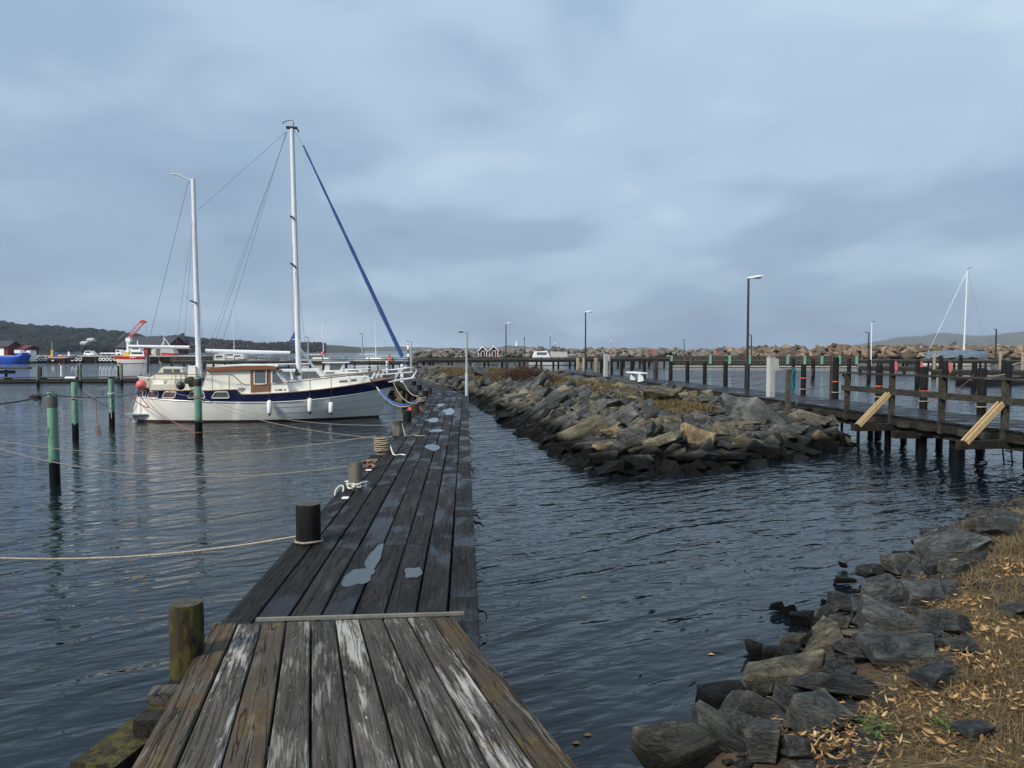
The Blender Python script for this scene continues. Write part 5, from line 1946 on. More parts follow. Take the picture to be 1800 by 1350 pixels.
rope(sag(D(-40, 768, 15.0), Vector((B3[0].x - .1, B3[0].y, DZ + .3)), 0.32, 40), 0.007, 'rope_old', 'pale rope across the water from the left edge to the rope wound bollard')
rope(sag(D(140, 688, 21), D(250, 747, 24), 0.02), 0.007, 'rope', 'thin line slanting into the water beside the third pile')
# blue and white bow line
pA, pB = to_w(bl(661, 676, .3)), Vector((B7[0].x - .1, B7[0].y, DZ + .12))
sg = sag(pA, pB, 0.42)
rope([p + Vector((0, 0, -.05)) for p in sg], 0.024, 'rope_white', 'white bow line sagging from the boat to the dock corner')
rope(sg[3:], 0.045, 'blue_cloth', 'dark blue sleeve over the sagging bow line', 'line_sleeve', 'sleeve')
rope(sag(to_w(bl(705, 662, .2)), Vector((B8[0].x, B8[0].y, DZ + .25)), 0.45), 0.02, 'rope', 'slack grey rope from the bow platform to the dock bend')
rope(sag(to_w(bl(690, 668, .3)), Vector((B6[0].x, B6[0].y, DZ + .25)), 0.25), 0.016, 'rope', 'rope from the bow to the dark bollard behind the orange coil')


# ================================================================== THE RIGHT-HAND WALKWAY
NE = [Vector((12.6, 5.0, DZ)), Vector((10.5, 16.1, DZ)), Vector((9.5, 21.9, DZ)), Vector((8.85, 27.0, DZ)), Vector((7.15, 40.3, DZ)), Vector((5.8, 46.5, DZ)), Vector((3.6, 62, DZ))]
FE = [Vector((14.75, 5.4, DZ)), Vector((12.55, 16.5, DZ)), Vector((11.6, 22.3, DZ)), Vector((10.9, 27.5, DZ)), Vector((8.95, 41.0, DZ)), Vector((7.5, 47.2, DZ)), Vector((5.2, 62.6, DZ))]
walk = thing('walkway', NE[1], 'dark timber walkway on piles with a railing running along the breakwater', 'walkway')


def along(poly, s):
    for a, b in zip(poly, poly[1:]):
        L = (b - a).length
        if s <= L:
            return a.lerp(b, s / L)
        s -= L
    return poly[-1].copy()


LN = sum((b - a).length for a, b in zip(NE, NE[1:]))
LF = sum((b - a).length for a, b in zip(FE, FE[1:]))
nb = int(LN / 0.15)
jm = MB()
for i in range(nb):
    u0, u1 = i / nb, (i + 0.94) / nb
    a, b = along(NE, u0 * LN), along(NE, u1 * LN)
    c, d = along(FE, u1 * LF), along(FE, u0 * LF)
    dz = Vector((0, 0, random.uniform(-0.004, 0.004)))
    if 60 <= i < 250:
        o = MB()
        vs = [p + dz for p in (a, b, c, d)] + [p + dz - Vector((0, 0, .045)) for p in (a, b, c, d)]
        o.add(vs, [(0, 1, 2, 3), (7, 6, 5, 4), (0, 4, 5, 1), (1, 5, 6, 2), (2, 6, 7, 3), (3, 7, 4, 0)])
        obj('deck_board', o, M['walk_deck'], walk)
    else:
        vs = [p + dz for p in (a, b, c, d)] + [p + dz - Vector((0, 0, .045)) for p in (a, b, c, d)]
        jm.add(vs, [(0, 1, 2, 3), (7, 6, 5, 4), (0, 4, 5, 1), (1, 5, 6, 2), (2, 6, 7, 3), (3, 7, 4, 0)])
stuff(obj('far_deck_boards', jm, M['walk_deck'], walk))
for i in range(len(NE) - 1):
    for e0, e1, off in ((NE[i], NE[i + 1], 0.10), (FE[i], FE[i + 1], -0.10)):
        o = Vector((off, 0, -0.16))
        obj('edge_beam', MB().beam(e0 + o, e1 + o, 0.14, 0.22), M['beam_wood'], walk)
        o = Vector((off * 2.2, 0, -0.36))
        if e0.y < 30:
            obj('lower_beam', MB().beam(e0 + o, e1 + o, 0.16, 0.16), M['beam_wood'], walk)


def near_at(px, dy=0.0):
    """point of the walkway's near edge that shows at photo column px"""
    best = None
    for k in range(800):
        p = along(NE, LN * k / 800)
        e = abs(900 + F * p.x / (p.y * CP + (CAM_Z - p.z) * SP) - px)
        if best is None or e < best[0]:
            best = (e, p)
    return best[1]


def far_at(px):
    best = None
    for k in range(800):
        p = along(FE, LF * k / 800)
        e = abs(900 + F * p.x / (p.y * CP + (CAM_Z - p.z) * SP) - px)
        if best is None or e < best[0]:
            best = (e, p)
    return best[1]


posts = [near_at(x) for x in (1485, 1563, 1650, 1763)]
p_dir = (posts[-1] - posts[-2])
posts.append(posts[-1] + p_dir)
posts.append(posts[-1] + p_dir)
rh = [1.0, 1.02, 1.03, 1.04, 1.04, 1.04]
for p, h in zip(posts, rh):
    obj('rail_post', MB().beam(p + Vector((0.05, 0, -0.30)), p + Vector((0.05, 0, h)), 0.115, 0.115), M['rail_wood'], walk)
for i in range(len(posts) - 1):
    a, b = posts[i], posts[i + 1]
    ex = (a - b).normalized() * (0.35 if i == 0 else 0.0)
    obj('hand_rail', MB().beam(a + ex + Vector((0.05, 0, rh[i] + .025)), b + Vector((0.05, 0, rh[i + 1] + .025)), 0.15, 0.045), M['rail_wood'], walk)
    obj('mid_rail', MB().beam(a + ex * .3 + Vector((-.03, 0, .60)), b + Vector((-.03, 0, .61)), 0.045, 0.15), M['rail_wood'], walk)
ex = (posts[0] - posts[1]).normalized()
obj('rail_bracket', MB().beam(posts[0] + Vector((.05, 0, .8)), posts[0] + ex * .22 + Vector((.05, 0, .98)), 0.05, 0.05), M['rail_wood'], walk)
for k in (1, 3, 5):
    p = posts[k]
    o = Vector((-0.98, -0.17, 0)).normalized()
    obj('cross_bearer', MB().beam(p + o * 1.05 + Vector((0, 0, -.32)), p - o * 2.4 + Vector((0, 0, -.32)), 0.16, 0.18), M['beam_wood'], walk)
    for sx in (-0.06, 0.06):
        q = Vector((0, sx * 1.2, 0))
        obj('brace', MB().beam(p + o * 0.9 + q + Vector((0, 0, -.27)), p + o * 0.04 + q + Vector((0, 0, .55)), 0.035, 0.11), M['new_wood'], walk)
for px, w in ((1496, 0.045), (1549, 0.085), (1607, 0.13), (1672, 0.17), (1830, 0.15)):
    p = near_at(px)
    p = p + Vector((0.35, 0.3, 0))
    obj('pile', MB().tube([(p.x, p.y, -1.8), (p.x, p.y, 0.30), (p.x, p.y, 0.62)], [w * 1.05, w, w], 12), M['pile_dark'], walk, True)
    q = far_at(px)
    obj('pile', MB().tube([(q.x - .3, q.y, -1.8), (q.x - .3, q.y, 0.62)], min(w, .09), 10), M['pile_dark'], walk, True)
for px in (1420, 1440, 1530, 1590, 1630, 1700, 1740):
    p = near_at(px)
    obj('bracket', MB().box(p + Vector((-.03, 0, -.20)), (0.14, 0.34, 0.14)), M['rail_wood'], walk)
p = near_at(1608) + Vector((.2, .1, -.44))
obj('pile_cap', MB().beam(p + Vector((-.65, 0, 0)), p + Vector((.9, .1, 0)), 0.2, 0.16), M['beam_wood'], walk)
# ladder
a, b = G(1771, 814, 0), G(1786, 816, 0)
lad = thing('ladder', a, 'dark metal ladder going down into the water under the walkway', 'ladder')
for q in (a, b):
    obj('ladder_side', MB().tube([(q.x, q.y, -.6), (q.x - .06, q.y + .15, 0.55), (q.x - .08, q.y + .2, .7)], 0.02, 6), M['dark_metal'], lad)
for z in (0.05, 0.28, 0.5):
    obj('rung', MB().tube([(a.x - z * .1, a.y + z * .25, z), (b.x - z * .1, b.y + z * .25, z)], 0.016, 6), M['dark_metal'], lad)


# posts along the walkway's far side
edge_p = [(1007, 629, 6, 'pile_light'), (1023, 628, 6, 'pile_light'), (1044, 629, 7, 'pile_light'), (1053, 632, 5, 'pile_dark'), (1071, 633, 5, 'pile_dark'), (1089, 633, 6, 'pile_dark'), (1106, 634, 6, 'pile_dark'), (1128, 634, 6, 'pile_dark'), (1148, 634, 8, 'pile_brown'), (1174, 635, 7, 'pile_dark'),
          (1203, 636, 7, 'pile_dark'), (1233, 637, 7, 'pile_dark'), (1269, 637, 8, 'pile_dark'), (1307, 640, 9, 'pile_dark'), (1405, 641, 9, 'pile_dark'), (1454, 642, 9, 'pile_brown'), (1461, 628, 10, 'pile_dark'), (1537, 642, 12, 'pile_dark'), (1615, 645, 13, 'pile_dark'), (1714, 647, 15, 'pile_dark')]
ords = ['first', 'second', 'third', 'fourth', 'fifth', 'sixth', 'seventh', 'eighth', 'ninth', 'tenth', 'eleventh', 'twelfth', 'thirteenth', 'fourteenth', 'fifteenth', 'sixteenth', 'seventeenth', 'eighteenth', 'nineteenth', 'twentieth']
EP = []
for i, (px, ty, w, m) in enumerate(edge_p):
    q = far_at(px)
    if m == 'pile_light':
        lab = '%s pale unpainted post from the left, far end of the walkway' % ords[i]
    else:
        lab = '%s %s post from the left along the far side of the walkway' % (ords[i], 'dark' if m == 'pile_dark' else 'brown')
    EP.append(pile(px, 0, ty, w, M[m], lab, 'posts along the far side of the walkway', base=Vector((q.x + .15, q.y, 0))))
outer = [(1394, 664, 630, 6), (1429, 666, 631, 6.5), (1492, 671, 630, 7), (1527, 672, 632, 7), (1567, 676, 633, 8), (1612, 680, 633, 8), (1661, 681, 634, 9), (1712, 684, 636, 9), (1772, 690, 638, 10), (1688, 664, 624, 6), (1653, 662, 625, 6), (1763, 668, 632, 7)]
OP = []
labs = ['thin dark pile in open water behind the teal rope post', 'lone dark pile in open water left of the railing', 'dark pile in open water above the end of the railing', 'dark pile in open water beside the grey float end', 'dark pile with an orange rag, left of a second dark pile', 'dark pile in open water between the first two braces', 'dark pile with an orange rag in front of the covered boat', 'dark pile in front of the bow of the covered boat', 'thick dark pile in open water at the right picture edge',
        'short dark pile just before the covered boat mast', 'short dark pile before the stern of the covered boat', 'dark pile beyond the low float at the right edge']
for (px, by, ty, w), lab in zip(outer, labs):
    OP.append(pile(px, by, ty, w, M['pile_dark'], lab, 'outer mooring piles on the right'))
for k, (i, px) in enumerate(((4, 1570), (6, 1665), (5, 1616))):
    p, r, zt = OP[i]
    c = Vector((p.x + r * 1.2, p.y - r, zt - 0.5))
    tag(obj('orange_rag', MB().prism([c + Vector((-.05, 0, .42)), c + Vector((.08, 0, .40)), c + Vector((.16, 0, -.2)), c + Vector((.02, 0, -.35)), c + Vector((-.07, 0, -.1))], (0, .05, 0)), M['buoy_pink']), ['faded orange rag hanging on the pile left of the covered boat', 'faded orange rag hanging on the pile before the covered boat', 'faded orange rag on the pile between two braces'][k], 'rag', 'orange rags')
# orange lines from the walkway posts out to the piles
shorts = ['pile behind the teal rope', 'lone left pile', 'pile above the railing end', 'pile by the float end', 'left orange rag pile', 'pile between the braces', 'rag pile before the covered boat', 'pile before the covered bow', 'pile at the right edge']
pairs = [(13, 0), (14, 1), (14, 2), (16, 3), (17, 4), (17, 5), (18, 6), (18, 7), (19, 8), (12, 0), (11, 0), (10, 0)]
for k, (e, o) in enumerate(pairs):
    p, q = EP[e], OP[o]
    rope(sag(Vector((p[0].x, p[0].y, 1.05 + .05 * (k % 3))), Vector((q[0].x, q[0].y, q[2] * (.35 + .2 * (k % 2)))), 0.25), 0.014, 'rope_red', 'red line from the %s walkway post to the %s' % (ords[e], shorts[o]), group='red lines beyond the walkway', n=5)
for k, e in enumerate((14, 16, 17, 18, 19)):
    p = EP[e]
    rope(coil(p[0], p[1], 1.55 - .04 * k, 2, 0.011, 0.02, 0.1), 0.011, 'orange', ['orange turns round the dark post behind the teal rope', 'orange turns round the tall dark post left of the railing', 'orange turns round the post behind the first brace', 'orange turns round the post between the braces', 'orange turns round the post behind the second brace'][k], 'rope_turns')
    rope(coil(p[0], p[1], 1.15, 1.5, 0.016, 0.02, 0.1), 0.016, 'rope', ['pale turns low on the post behind the teal rope', 'pale turns low on the tall post left of the railing', 'pale turns low on the post behind the first brace', 'pale turns low on the post between the braces', 'pale turns low on the post behind the second brace'][k], 'rope_turns')

# grey service pillars, teal rope post, bench, debris on the breakwater
def pillar(px, by, ty, wpx, dpx, lab, meter=True):
    p = G(px, by, DZ)
    k = ppm(p.y)
    h = (by - ty) / k
    w, d = wpx / k, dpx / k
    root = thing('service_pillar', p, lab, 'pillar', 'grey service pillars')
    obj('body', MB().box((p.x, p.y + d / 2, DZ + h / 2), (w, d, h), 0.3), M['cabinet_grey'], root)
    obj('door', MB().box((p.x + .02, p.y - 0.002 + d / 2 - d * .5, DZ + h * .45), (w * .6, 0.02, h * .7), 0.3), M['cabinet_grey'], root)
    if meter:
        obj('meter_box', MB().box((p.x + w * .85, p.y + d / 2, DZ + h * .83), (w * .55, d * .7, h * .3), 0.3), M['cabinet_grey'], root)
    obj('lid', MB().box((p.x, p.y + d / 2, DZ + h + .015), (w * 1.06, d * 1.06, 0.03), 0.3), M['concrete'], root)


pillar(1356, 698, 629, 11, 10, 'tall pale grey service pillar beside the tall black lamp post')
pillar(1065, 662, 622.5, 6, 6, 'smaller grey service pillar near the white bench')
p = G(1384.5, 714, DZ)
rp0 = thing('rope_post', p, 'light wooden post with a teal rope hung on it', 'post')
k = ppm(p.y)
h = (714 - 649) / k
obj('post', MB().beam((p.x, p.y, DZ - .4), (p.x, p.y, DZ + h), 0.13, 0.13), M['grey_wood_up'], rp0)
pts = []
for i in range(120):
    a = i * 0.42
    pts.append(Vector((p.x + 0.14 + 0.055 * math.sin(a) + .03 * math.sin(i * .13), p.y - .02 + .05 * math.cos(a * .8), DZ + h * (0.93 - .22 * (1 - math.cos(a)) - .12 * math.sin(i * .1)))))
rope(pts, 0.013, 'rope_teal', 'teal rope bundle hanging on the light wooden post', 'rope_bundle', 'rope', n=5)
rope([Vector((p.x + .12, p.y, DZ + h * .6)), Vector((p.x + .16, p.y, DZ + h * .3)), Vector((p.x + .26, p.y - .05, DZ + h * .12)), Vector((p.x + .2, p.y - .1, DZ + .03))], 0.012, 'rope_teal', 'teal rope end trailing down to the walkway boards')
p = G(1120, 669, DZ)
bench = thing('concrete_bench', p, 'small white concrete bench on the breakwater beside the walkway', 'bench')
k = ppm(p.y)
for px in (1113, 1127):
    q = G(px, 668 + (px - 1113) * .12, DZ)
    w = 9 / k
    obj('leg', MB().prism([(q.x - w / 2, q.y, DZ - .05), (q.x + w / 2, q.y, DZ - .05), (q.x + w * .36, q.y, DZ + .38), (q.x - w * .36, q.y, DZ + .38)], (0, 0.35, 0)), M['white_paint'], bench)
q0, q1 = G(1107, 667.5, DZ), G(1133, 670, DZ)
obj('seat', MB().beam(q0 + Vector((0, .17, .42)), q1 + Vector((0, .17, .42)), 0.40, 0.075), M['white_paint'], bench)
q = isle_hit(1198, 683) or G(1198, 686, DZ)
db = thing('dead_gull', q, 'white and dark dead gull lying on the brown grass crest', 'bird')
mb = MB().sphere(q + Vector((0, 0, .10)), 0.24, 14, 10, (1.3, .8, .5))
obj('body', mb, M['white_paint'], db, True)
obj('wing', MB().prism([q + Vector((.0, -.1, .12)), q + Vector((.25, -.12, .22)), q + Vector((.55, -.1, .12)), q + Vector((.3, -.1, .05))], (0, .14, .04)), M['stone_quay'], db)
obj('wing', MB().prism([q + Vector((-.1, -.15, .03)), q + Vector((-.45, -.2, .0)), q + Vector((-.65, -.1, -.02)), q + Vector((-.2, -.05, .05))], (0, .14, .04)), M['white_paint'], db)

# leafless shrub on the crest
def twigs(px, py, n, wid, hgt, lab, mat, name='bare_shrub', deep=1.0):
    c = isle_hit(px, py) or G(px, py, .9)
    root = thing(name, (c.x, c.y, c.z - .1), lab, 'shrub')
    mb = MB()
    for i in range(n):
        bx, by = random.gauss(0, wid * .28), random.gauss(0, deep * .3)
        p = Vector((c.x + bx, c.y + by, c.z - .15))
        d = Vector((random.gauss(bx * .5, .45), random.gauss(0, .4), 1.0)).normalized()
        L = hgt * random.uniform(.5, 1.1) * (1 - .5 * min(1, abs(bx) / wid))
        pts = [p]
        for k in range(4):
            d = (d + Vector((random.gauss(0, .18), random.gauss(0, .18), random.gauss(0, .1)))).normalized()
            pts.append(pts[-1] + d * L / 4)
            if k >= 1:
                for _ in range(2):
                    e = (d + Vector((random.gauss(0, .6), random.gauss(0, .6), random.gauss(0, .3)))).normalized()
                    mb.tube([pts[-1], pts[-1] + e * L * random.uniform(.12, .3)], [0.006, 0.003], 3, False)
        mb.tube(pts, [0.012, 0.010, 0.008, 0.006, 0.003], 3, False)
    obj('branches', mb, M[mat], root)
    mb = MB()
    for i in range(12):
        bx = random.gauss(0, wid * .25)
        mb.tube([(c.x + bx, c.y, c.z - .3), (c.x + bx * 1.2, c.y, c.z + .15)], [0.022, 0.014], 5, False)
    obj('stems', mb, M['twig'], root)


twigs(925, 671, 620, 2.7, 1.15, 'large leafless reddish brown shrub on the breakwater crest', 'twig', deep=2.2)
twigs(885, 690, 90, 0.7, 0.5, 'small leafless shrub among the rocks below the large shrub', 'twig')


# ================================================================== LAMPS
def lamp(px, by, ty, depth, lab, pole='dark_metal', head='white_paint', arm=1, hl=0.8, r=0.045, base_h=0.0, base_r=0.0, zb=DZ, dbl=False):
    p = D(px, by, depth)
    k = ppm(p.y)
    zt = CAM_Z - (ty - 614) / k
    z0 = zb if zb is not None else p.z
    root = thing('lamp_post', (p.x, p.y, z0), lab, 'lamp post', 'lamp posts')
    obj('pole', MB().tube([(p.x, p.y, z0 - .3), (p.x, p.y, z0 + (zt - z0) * .4), (p.x, p.y, zt)], [r * 1.5, r * 1.25, r], 10), M[pole], root, True)
    if base_h:
        obj('base_tube', MB().lathe((p.x, p.y, z0 - .3), [(base_r, 0), (base_r, base_h + .3), (base_r * .7, base_h + .36), (r, base_h + .38)], 12), M[pole], root, True)
    a = Vector((p.x, p.y, zt))
    if arm:
        b = a + Vector((arm * hl, -.05, hl * .14))
        hd = obj('head', MB().tube([a + Vector((-.06 * arm, 0, 0)), a + Vector((arm * hl * .25, 0, hl * .05)), a.lerp(b, .6) + Vector((0, 0, .02)), b], [hl * .05, hl * .085, hl * .095, hl * .035], 10), M[head], root, True)
        obj('glass_bowl', MB().sphere(a.lerp(b, .62) + Vector((0, 0, -.03)), hl * .14, 10, 6, (1.9, .8, .5)), M['glass'], hd, True)
    else:
        obj('head', MB().sphere(a, 0.1, 10, 6, (1.4, 1, .6)), M[head], root, True)
    return root


lamp(1313, 693, 490, 29.3, 'tallest black lamp post beside the grey service pillar', hl=0.55, r=0.04)
lamp(1029, 655, 549, 56, 'black lamp post left of the smaller service pillar', hl=0.55, r=0.045)
lamp(889.5, 640, 569, 84, 'black lamp post in front of the lighthouse hill', hl=0.6, r=0.05)
lamp(820.5, 697, 584, 28.2, 'short grey lamp post at the bend of the dock', 'galv', 'galv', -1, 0.34, 0.036, 0.78, 0.062)
lamp(723, 655, 600, 58, 'short grey lamp post above the bow of the sailing boat', 'galv', 'galv', -1, 0.4, 0.05)
lamp(637, 632, 587, 100, 'thin lamp post behind the small cabin boats', 'galv', 'dark_metal', -1, 0.4, 0.07, zb=1.3)
lamp(542, 632, 593, 100, 'thin lamp post right of the main mast', 'galv', 'dark_metal', -1, 0.4, 0.07, zb=1.3)
lamp(1320.5, 620, 589, 150, 'distant lamp post right of the tallest lamp', 'dark_metal', 'dark_metal', -1, 0.8, 0.1, zb=1.5)
lamp(1202.5, 620, 597, 150, 'distant lamp post above the start of the fenced pier', 'dark_metal', 'dark_metal', -1, 0.5, 0.06, zb=1.5)
lamp(1526.5, 625, 585, 120, 'dark distant lamp post beside the tall white pole', 'dark_metal', 'dark_metal', -1, 0.7, 0.09, zb=1.2)
lamp(1531, 640, 566, 85, 'slim white pole lamp taller than its dark neighbour', 'white_paint', 'dark_metal', 1, 0.32, 0.045, zb=0.6)
lamp(1750, 630, 579, 115, 'dark distant lamp post right of the covered boat', 'dark_metal', 'dark_metal', -1, 0.5, 0.1, zb=1.2)

# ================================================================== BACKGROUND CRAFT
def boat(name, lab, cat, pos, heading, L, bm, free, hullmat='gelcoat', band='gelcoat', cabins=(), bottom='antifoul', mast_h=0, bandfrac=0.3, rise=0.35, bowrake=0.5, cover=None, group=None, rails=True, stern=0.75):
    """motor or sailing boat: lofted hull, stripe, deck, cabins given as side outlines (x, z over deck)"""
    root = thing(name, pos, lab, cat, group, rz=heading)
    sh = lambda t: free * (1 + rise * max(0, t - .3) ** 1.6)
    bd = lambda t: sh(t) - free * bandfrac
    hf = loft(L, bm, sh, bd, bowrake, 0.02, stern, 2.2)
    ts = [i / 16 for i in range(17)]
    o = lambda n, m, mt, par=root, s=False: obj(n, m, M[mt], par, s, True)
    o('hull', shell(lambda t: 0.06, bd, 4, f=hf, ts=ts), hullmat, s=True)
    o('stripe', shell(bd, sh, 2, f=hf, ts=ts), band, s=True)
    o('bottom', shell(lambda t: -0.3, lambda t: 0.06, 2, f=hf, ts=ts), bottom, s=True)
    rows = []
    for t in ts:
        x, y = hf(t, sh(t))
        rows.append([(x, -y, sh(t) - .02), (x, 0, sh(t) + .02), (x, y, sh(t) - .02)])
    o('deck', MB().grid(rows), 'gelcoat')
    x0, y0 = hf(0, free)
    if stern > 0:
        o('transom', MB().add([(hf(0, z)[0] - .005, sd * hf(0, z)[1], z) for z in (-.3, .06, bd(0), sh(0)) for sd in (-1, 1)], [(0, 1, 3, 2), (2, 3, 5, 4), (4, 5, 7, 6)]), hullmat)
    for poly, hw, mt, wins in cabins:
        c = o('cabin', MB().prism([(x, -hw, free + z) for x, z in poly], (0, 2 * hw, 0)), mt)
        for (wx0, wz0, wx1, wz1, sl, wm) in wins:
            for sd in (-1, 1):
                q = [(wx0, sd * (hw + .004), free + wz0), (wx1, sd * (hw + .004), free + wz0), (wx1 + sl, sd * (hw + .004), free + wz1), (wx0 + min(sl, 0) * .3, sd * (hw + .004), free + wz1)]
                w = o('window', MB().prism(q, (0, sd * .012, 0)), wm, c)
    if rails:
        for sd in (-1, 1):
            o('rail', MB().tube([(hf(t, sh(t))[0], sd * hf(t, sh(t))[1] * .93, sh(t) + .45) for t in (.62, .7, .8, .9, .97)], .014, 5), 'alloy')
            for t in (.66, .8, .93):
                x, y = hf(t, sh(t))
                o('stanchion', MB().tube([(x, sd * y * .93, sh(t)), (x, sd * y * .93, sh(t) + .45)], .012, 5), 'alloy')
    if mast_h:
        m_ = o('mast', MB().tube([(L * .55, 0, free), (L * .54, 0, mast_h)], [.085, .06], 8), 'alloy', s=True)
        o('spreader', MB().beam((L * .54, -.7, mast_h * .55), (L * .54, .7, mast_h * .55), .06, .03), 'alloy', m_)
        o('forestay', MB().tube([(L * .54, 0, mast_h), (L * 1.0, 0, free * 1.3)], .012, 4), 'steel', m_)
        o('backstay', MB().tube([(L * .54, 0, mast_h), (0.1, 0, free)], .010, 4), 'steel', m_)
        o('boom', MB().tube([(L * .53, 0, free + .9), (L * .12, 0, free + .85)], .06, 6), 'alloy', m_, True)
    return root, o


kh = math.atan2(bu.y, bu.x)
c1 = [([(1.6, 0), (1.7, .62), (4.2, .66), (4.75, .02)], .85, 'gelcoat', [(1.9, .18, 2.9, .55, 0, 'glass'), (3.05, .18, 4.35, .55, -.28, 'glass')]), ([(4.7, 0), (4.7, .12), (5.4, .05), (5.5, 0)], .55, 'gelcoat', [])]
p = D(401, 690, 36.5)
r_, o_ = boat('motor_boat', 'white motor boat with raked windscreen, half hidden behind the sailing boat mast', 'motorboat', (p.x, p.y, 0), kh, 6.2, 1.2, 1.05, cabins=c1)
o_('roof_rack', MB().tube([(1.8, -.8, 1.85), (1.8, -.8, 1.95), (3.9, -.8, 1.97), (4.0, -.8, 1.8)], .03, 5), 'alloy')
c2 = [([(1.5, 0), (1.55, .15), (2.0, .16), (4.6, .14), (4.9, 0)], .95, 'gelcoat', [(1.8, .02, 2.6, .12, 0, 'glass')]),
      ([(1.6, .15), (1.85, .95), (3.6, .97), (3.3, .15)], .80, 'gelcoat', [(2.15, .3, 3.1, .85, .2, 'glass')]), ([(1.45, .95), (1.45, 1.03), (4.05, 1.03), (4.05, .95)], .92, 'white_paint', []),
      ([(3.6, 0), (3.6, .42), (5.1, .36), (5.4, 0)], .75, 'gelcoat', [(3.85, .12, 4.9, .3, 0, 'glass')])]
c2 = [([(x * .8, z * .85) for x, z in po], hw, mt, [(a * .8, b * .85, c * .8, d * .85, e, f) for a, b, c, d, e, f in ws]) for po, hw, mt, ws in c2]
p = D(540, 690, 60)
boat('cabin_boat', 'white cabin boat with flat roof behind the sailing boat foredeck', 'motorboat', (p.x, p.y, 0), kh + .02, 5.3, 1.1, 0.78, cabins=c2)
c3 = [([(.6, 0), (.75, .75), (2.0, .78), (2.3, .35), (3.0, 0)], .7, 'gelcoat_cream', [(.9, .35, 1.3, .65, 0, 'glass'), (1.4, .35, 1.9, .65, .03, 'glass')])]
p = D(345, 662, 52)
boat('cream_launch', 'small cream launch with windowed cuddy behind the stern of the sailing boat', 'motorboat', (p.x, p.y, 0), kh + math.pi, 3.2, .9, .7, 'gelcoat_cream', 'gelcoat_cream', c3, rails=False)

# ---- left quay, 150 m off
QY = 150.0
def q3(px, z=0.0, y=QY):
    g = D(px, 614, y)
    return Vector((g.x, g.y, z))


def zq(py, y=QY):
    return CAM_Z - (py - 614) / ppm(y)


a, b = q3(-120), q3(345)
quay = thing('stone_quay', (a.x, a.y, 0), 'dark quay wall hung with white tyres across the harbour', 'quay')
obj('wall', MB().box(((a.x + b.x) / 2, QY + 4, zq(627) / 2 - .5), (b.x - a.x, 8, zq(627) + 1)), M['pile_dark'], quay)
obj('coping', MB().box(((a.x + b.x) / 2, QY + 4.02, zq(627) + .09), (b.x - a.x, 8.2, .16)), M['concrete'], quay)
x = a.x + 1
while x < b.x - 2:
    obj('fender_timber', MB().box((x, QY - .14, .5), (.35, .28, 1.5)), M['rail_wood'], quay)
    x += 3.1
for k_, px in enumerate((57, 65.5, 72, 79, 92.5, 127, 134, 141, 176, 182, 188, 194.5, 202)):
    c = q3(px, zq(631.7), QY - .2)
    root = tag(obj('tyre_fender', MB().torus(c, .27, .10, (0, 1, 0), 16, 6), M['white_paint'], smooth=True), '%s white painted tyre from the left on the dark far quay' % ords[k_], 'tyre', 'white tyres on the far quay')
# blue tarpaulin boat
p = q3(-6, 0, QY - 4)
r_, o_ = boat('tarped_boat', 'boat under a bright blue tarpaulin at the far left quay', 'boat', (p.x, p.y, 0), 0.0, 5.6, 1.2, 1.0, 'blue_tarp', 'blue_tarp', rails=False, rise=1.2, bowrake=.6)
o_('tarpaulin', MB().prism([(0, -1.0, .9), (0.6, -1.0, 1.35), (3.2, -1.0, 1.3), (5.4, -.7, 2.05), (5.6, -.3, 1.9), (4.6, -1.0, .9)], (0, 2, 0)), 'blue_tarp')
p = q3(44.5, 0, QY - 3)
bx_ = thing('white_tank', (p.x, p.y, 0), 'pale grey boxy tank beside the blue tarpaulin', 'tank')
obj('body', MB().prism([(p.x - 1.0, p.y, zq(635)), (p.x + .85, p.y, zq(635)), (p.x + .85, p.y, zq(617)), (p.x + .2, p.y, zq(616.5)), (p.x - .1, p.y, zq(621))], (0, 2, 0)), M['white_paint'], bx_)
obj('lid', MB().box((p.x + .5, p.y + 1, zq(616.2)), (.9, 1.5, .12)), M['cabinet_grey'], bx_)
p = q3(33.5, 0, QY + 1)
tag(obj('white_crate', MB().box((p.x, p.y, zq(618)), (1.15, 1.2, .6)).box((p.x, p.y, zq(615.2)), (1.2, 1.25, .06)), M['white_paint']), 'low white crate on the quay behind the blue tarpaulin', 'crate')
# workboat with yellow cabin
p = q3(87, 0, QY - 3)
r_, o_ = boat('work_boat', 'red rimmed workboat lifted high on the quay with yellow mast and blue cover', 'boat', (p.x, p.y, zq(629.5)), 0.0, 4.9, .8, .35, 'white_paint', 'red_paint', rails=False, bandfrac=.45, rise=.9, bowrake=.9)
o_('cabin_post', MB().box((.55, 0, .95), (.36, .5, 1.3)), 'yellow')
o_('blue_cover', MB().prism([(.9, -.5, .3), (.95, -.5, 1.2), (1.6, -.5, 1.15), (2.2, -.5, .35)], (0, 1, 0)), 'blue_cloth')
o_('yellow_gear', MB().sphere((2.1, -.3, .5), .35, 10, 6, (1.4, .8, .6)), 'yellow', s=True)
o_('mast', MB().tube([(.5, 0, 1.5), (.45, 0, 3.2)], .03, 5), 'alloy')
o_('console', MB().box((3.7, 0, .85), (.25, .3, .8)), 'white_paint')
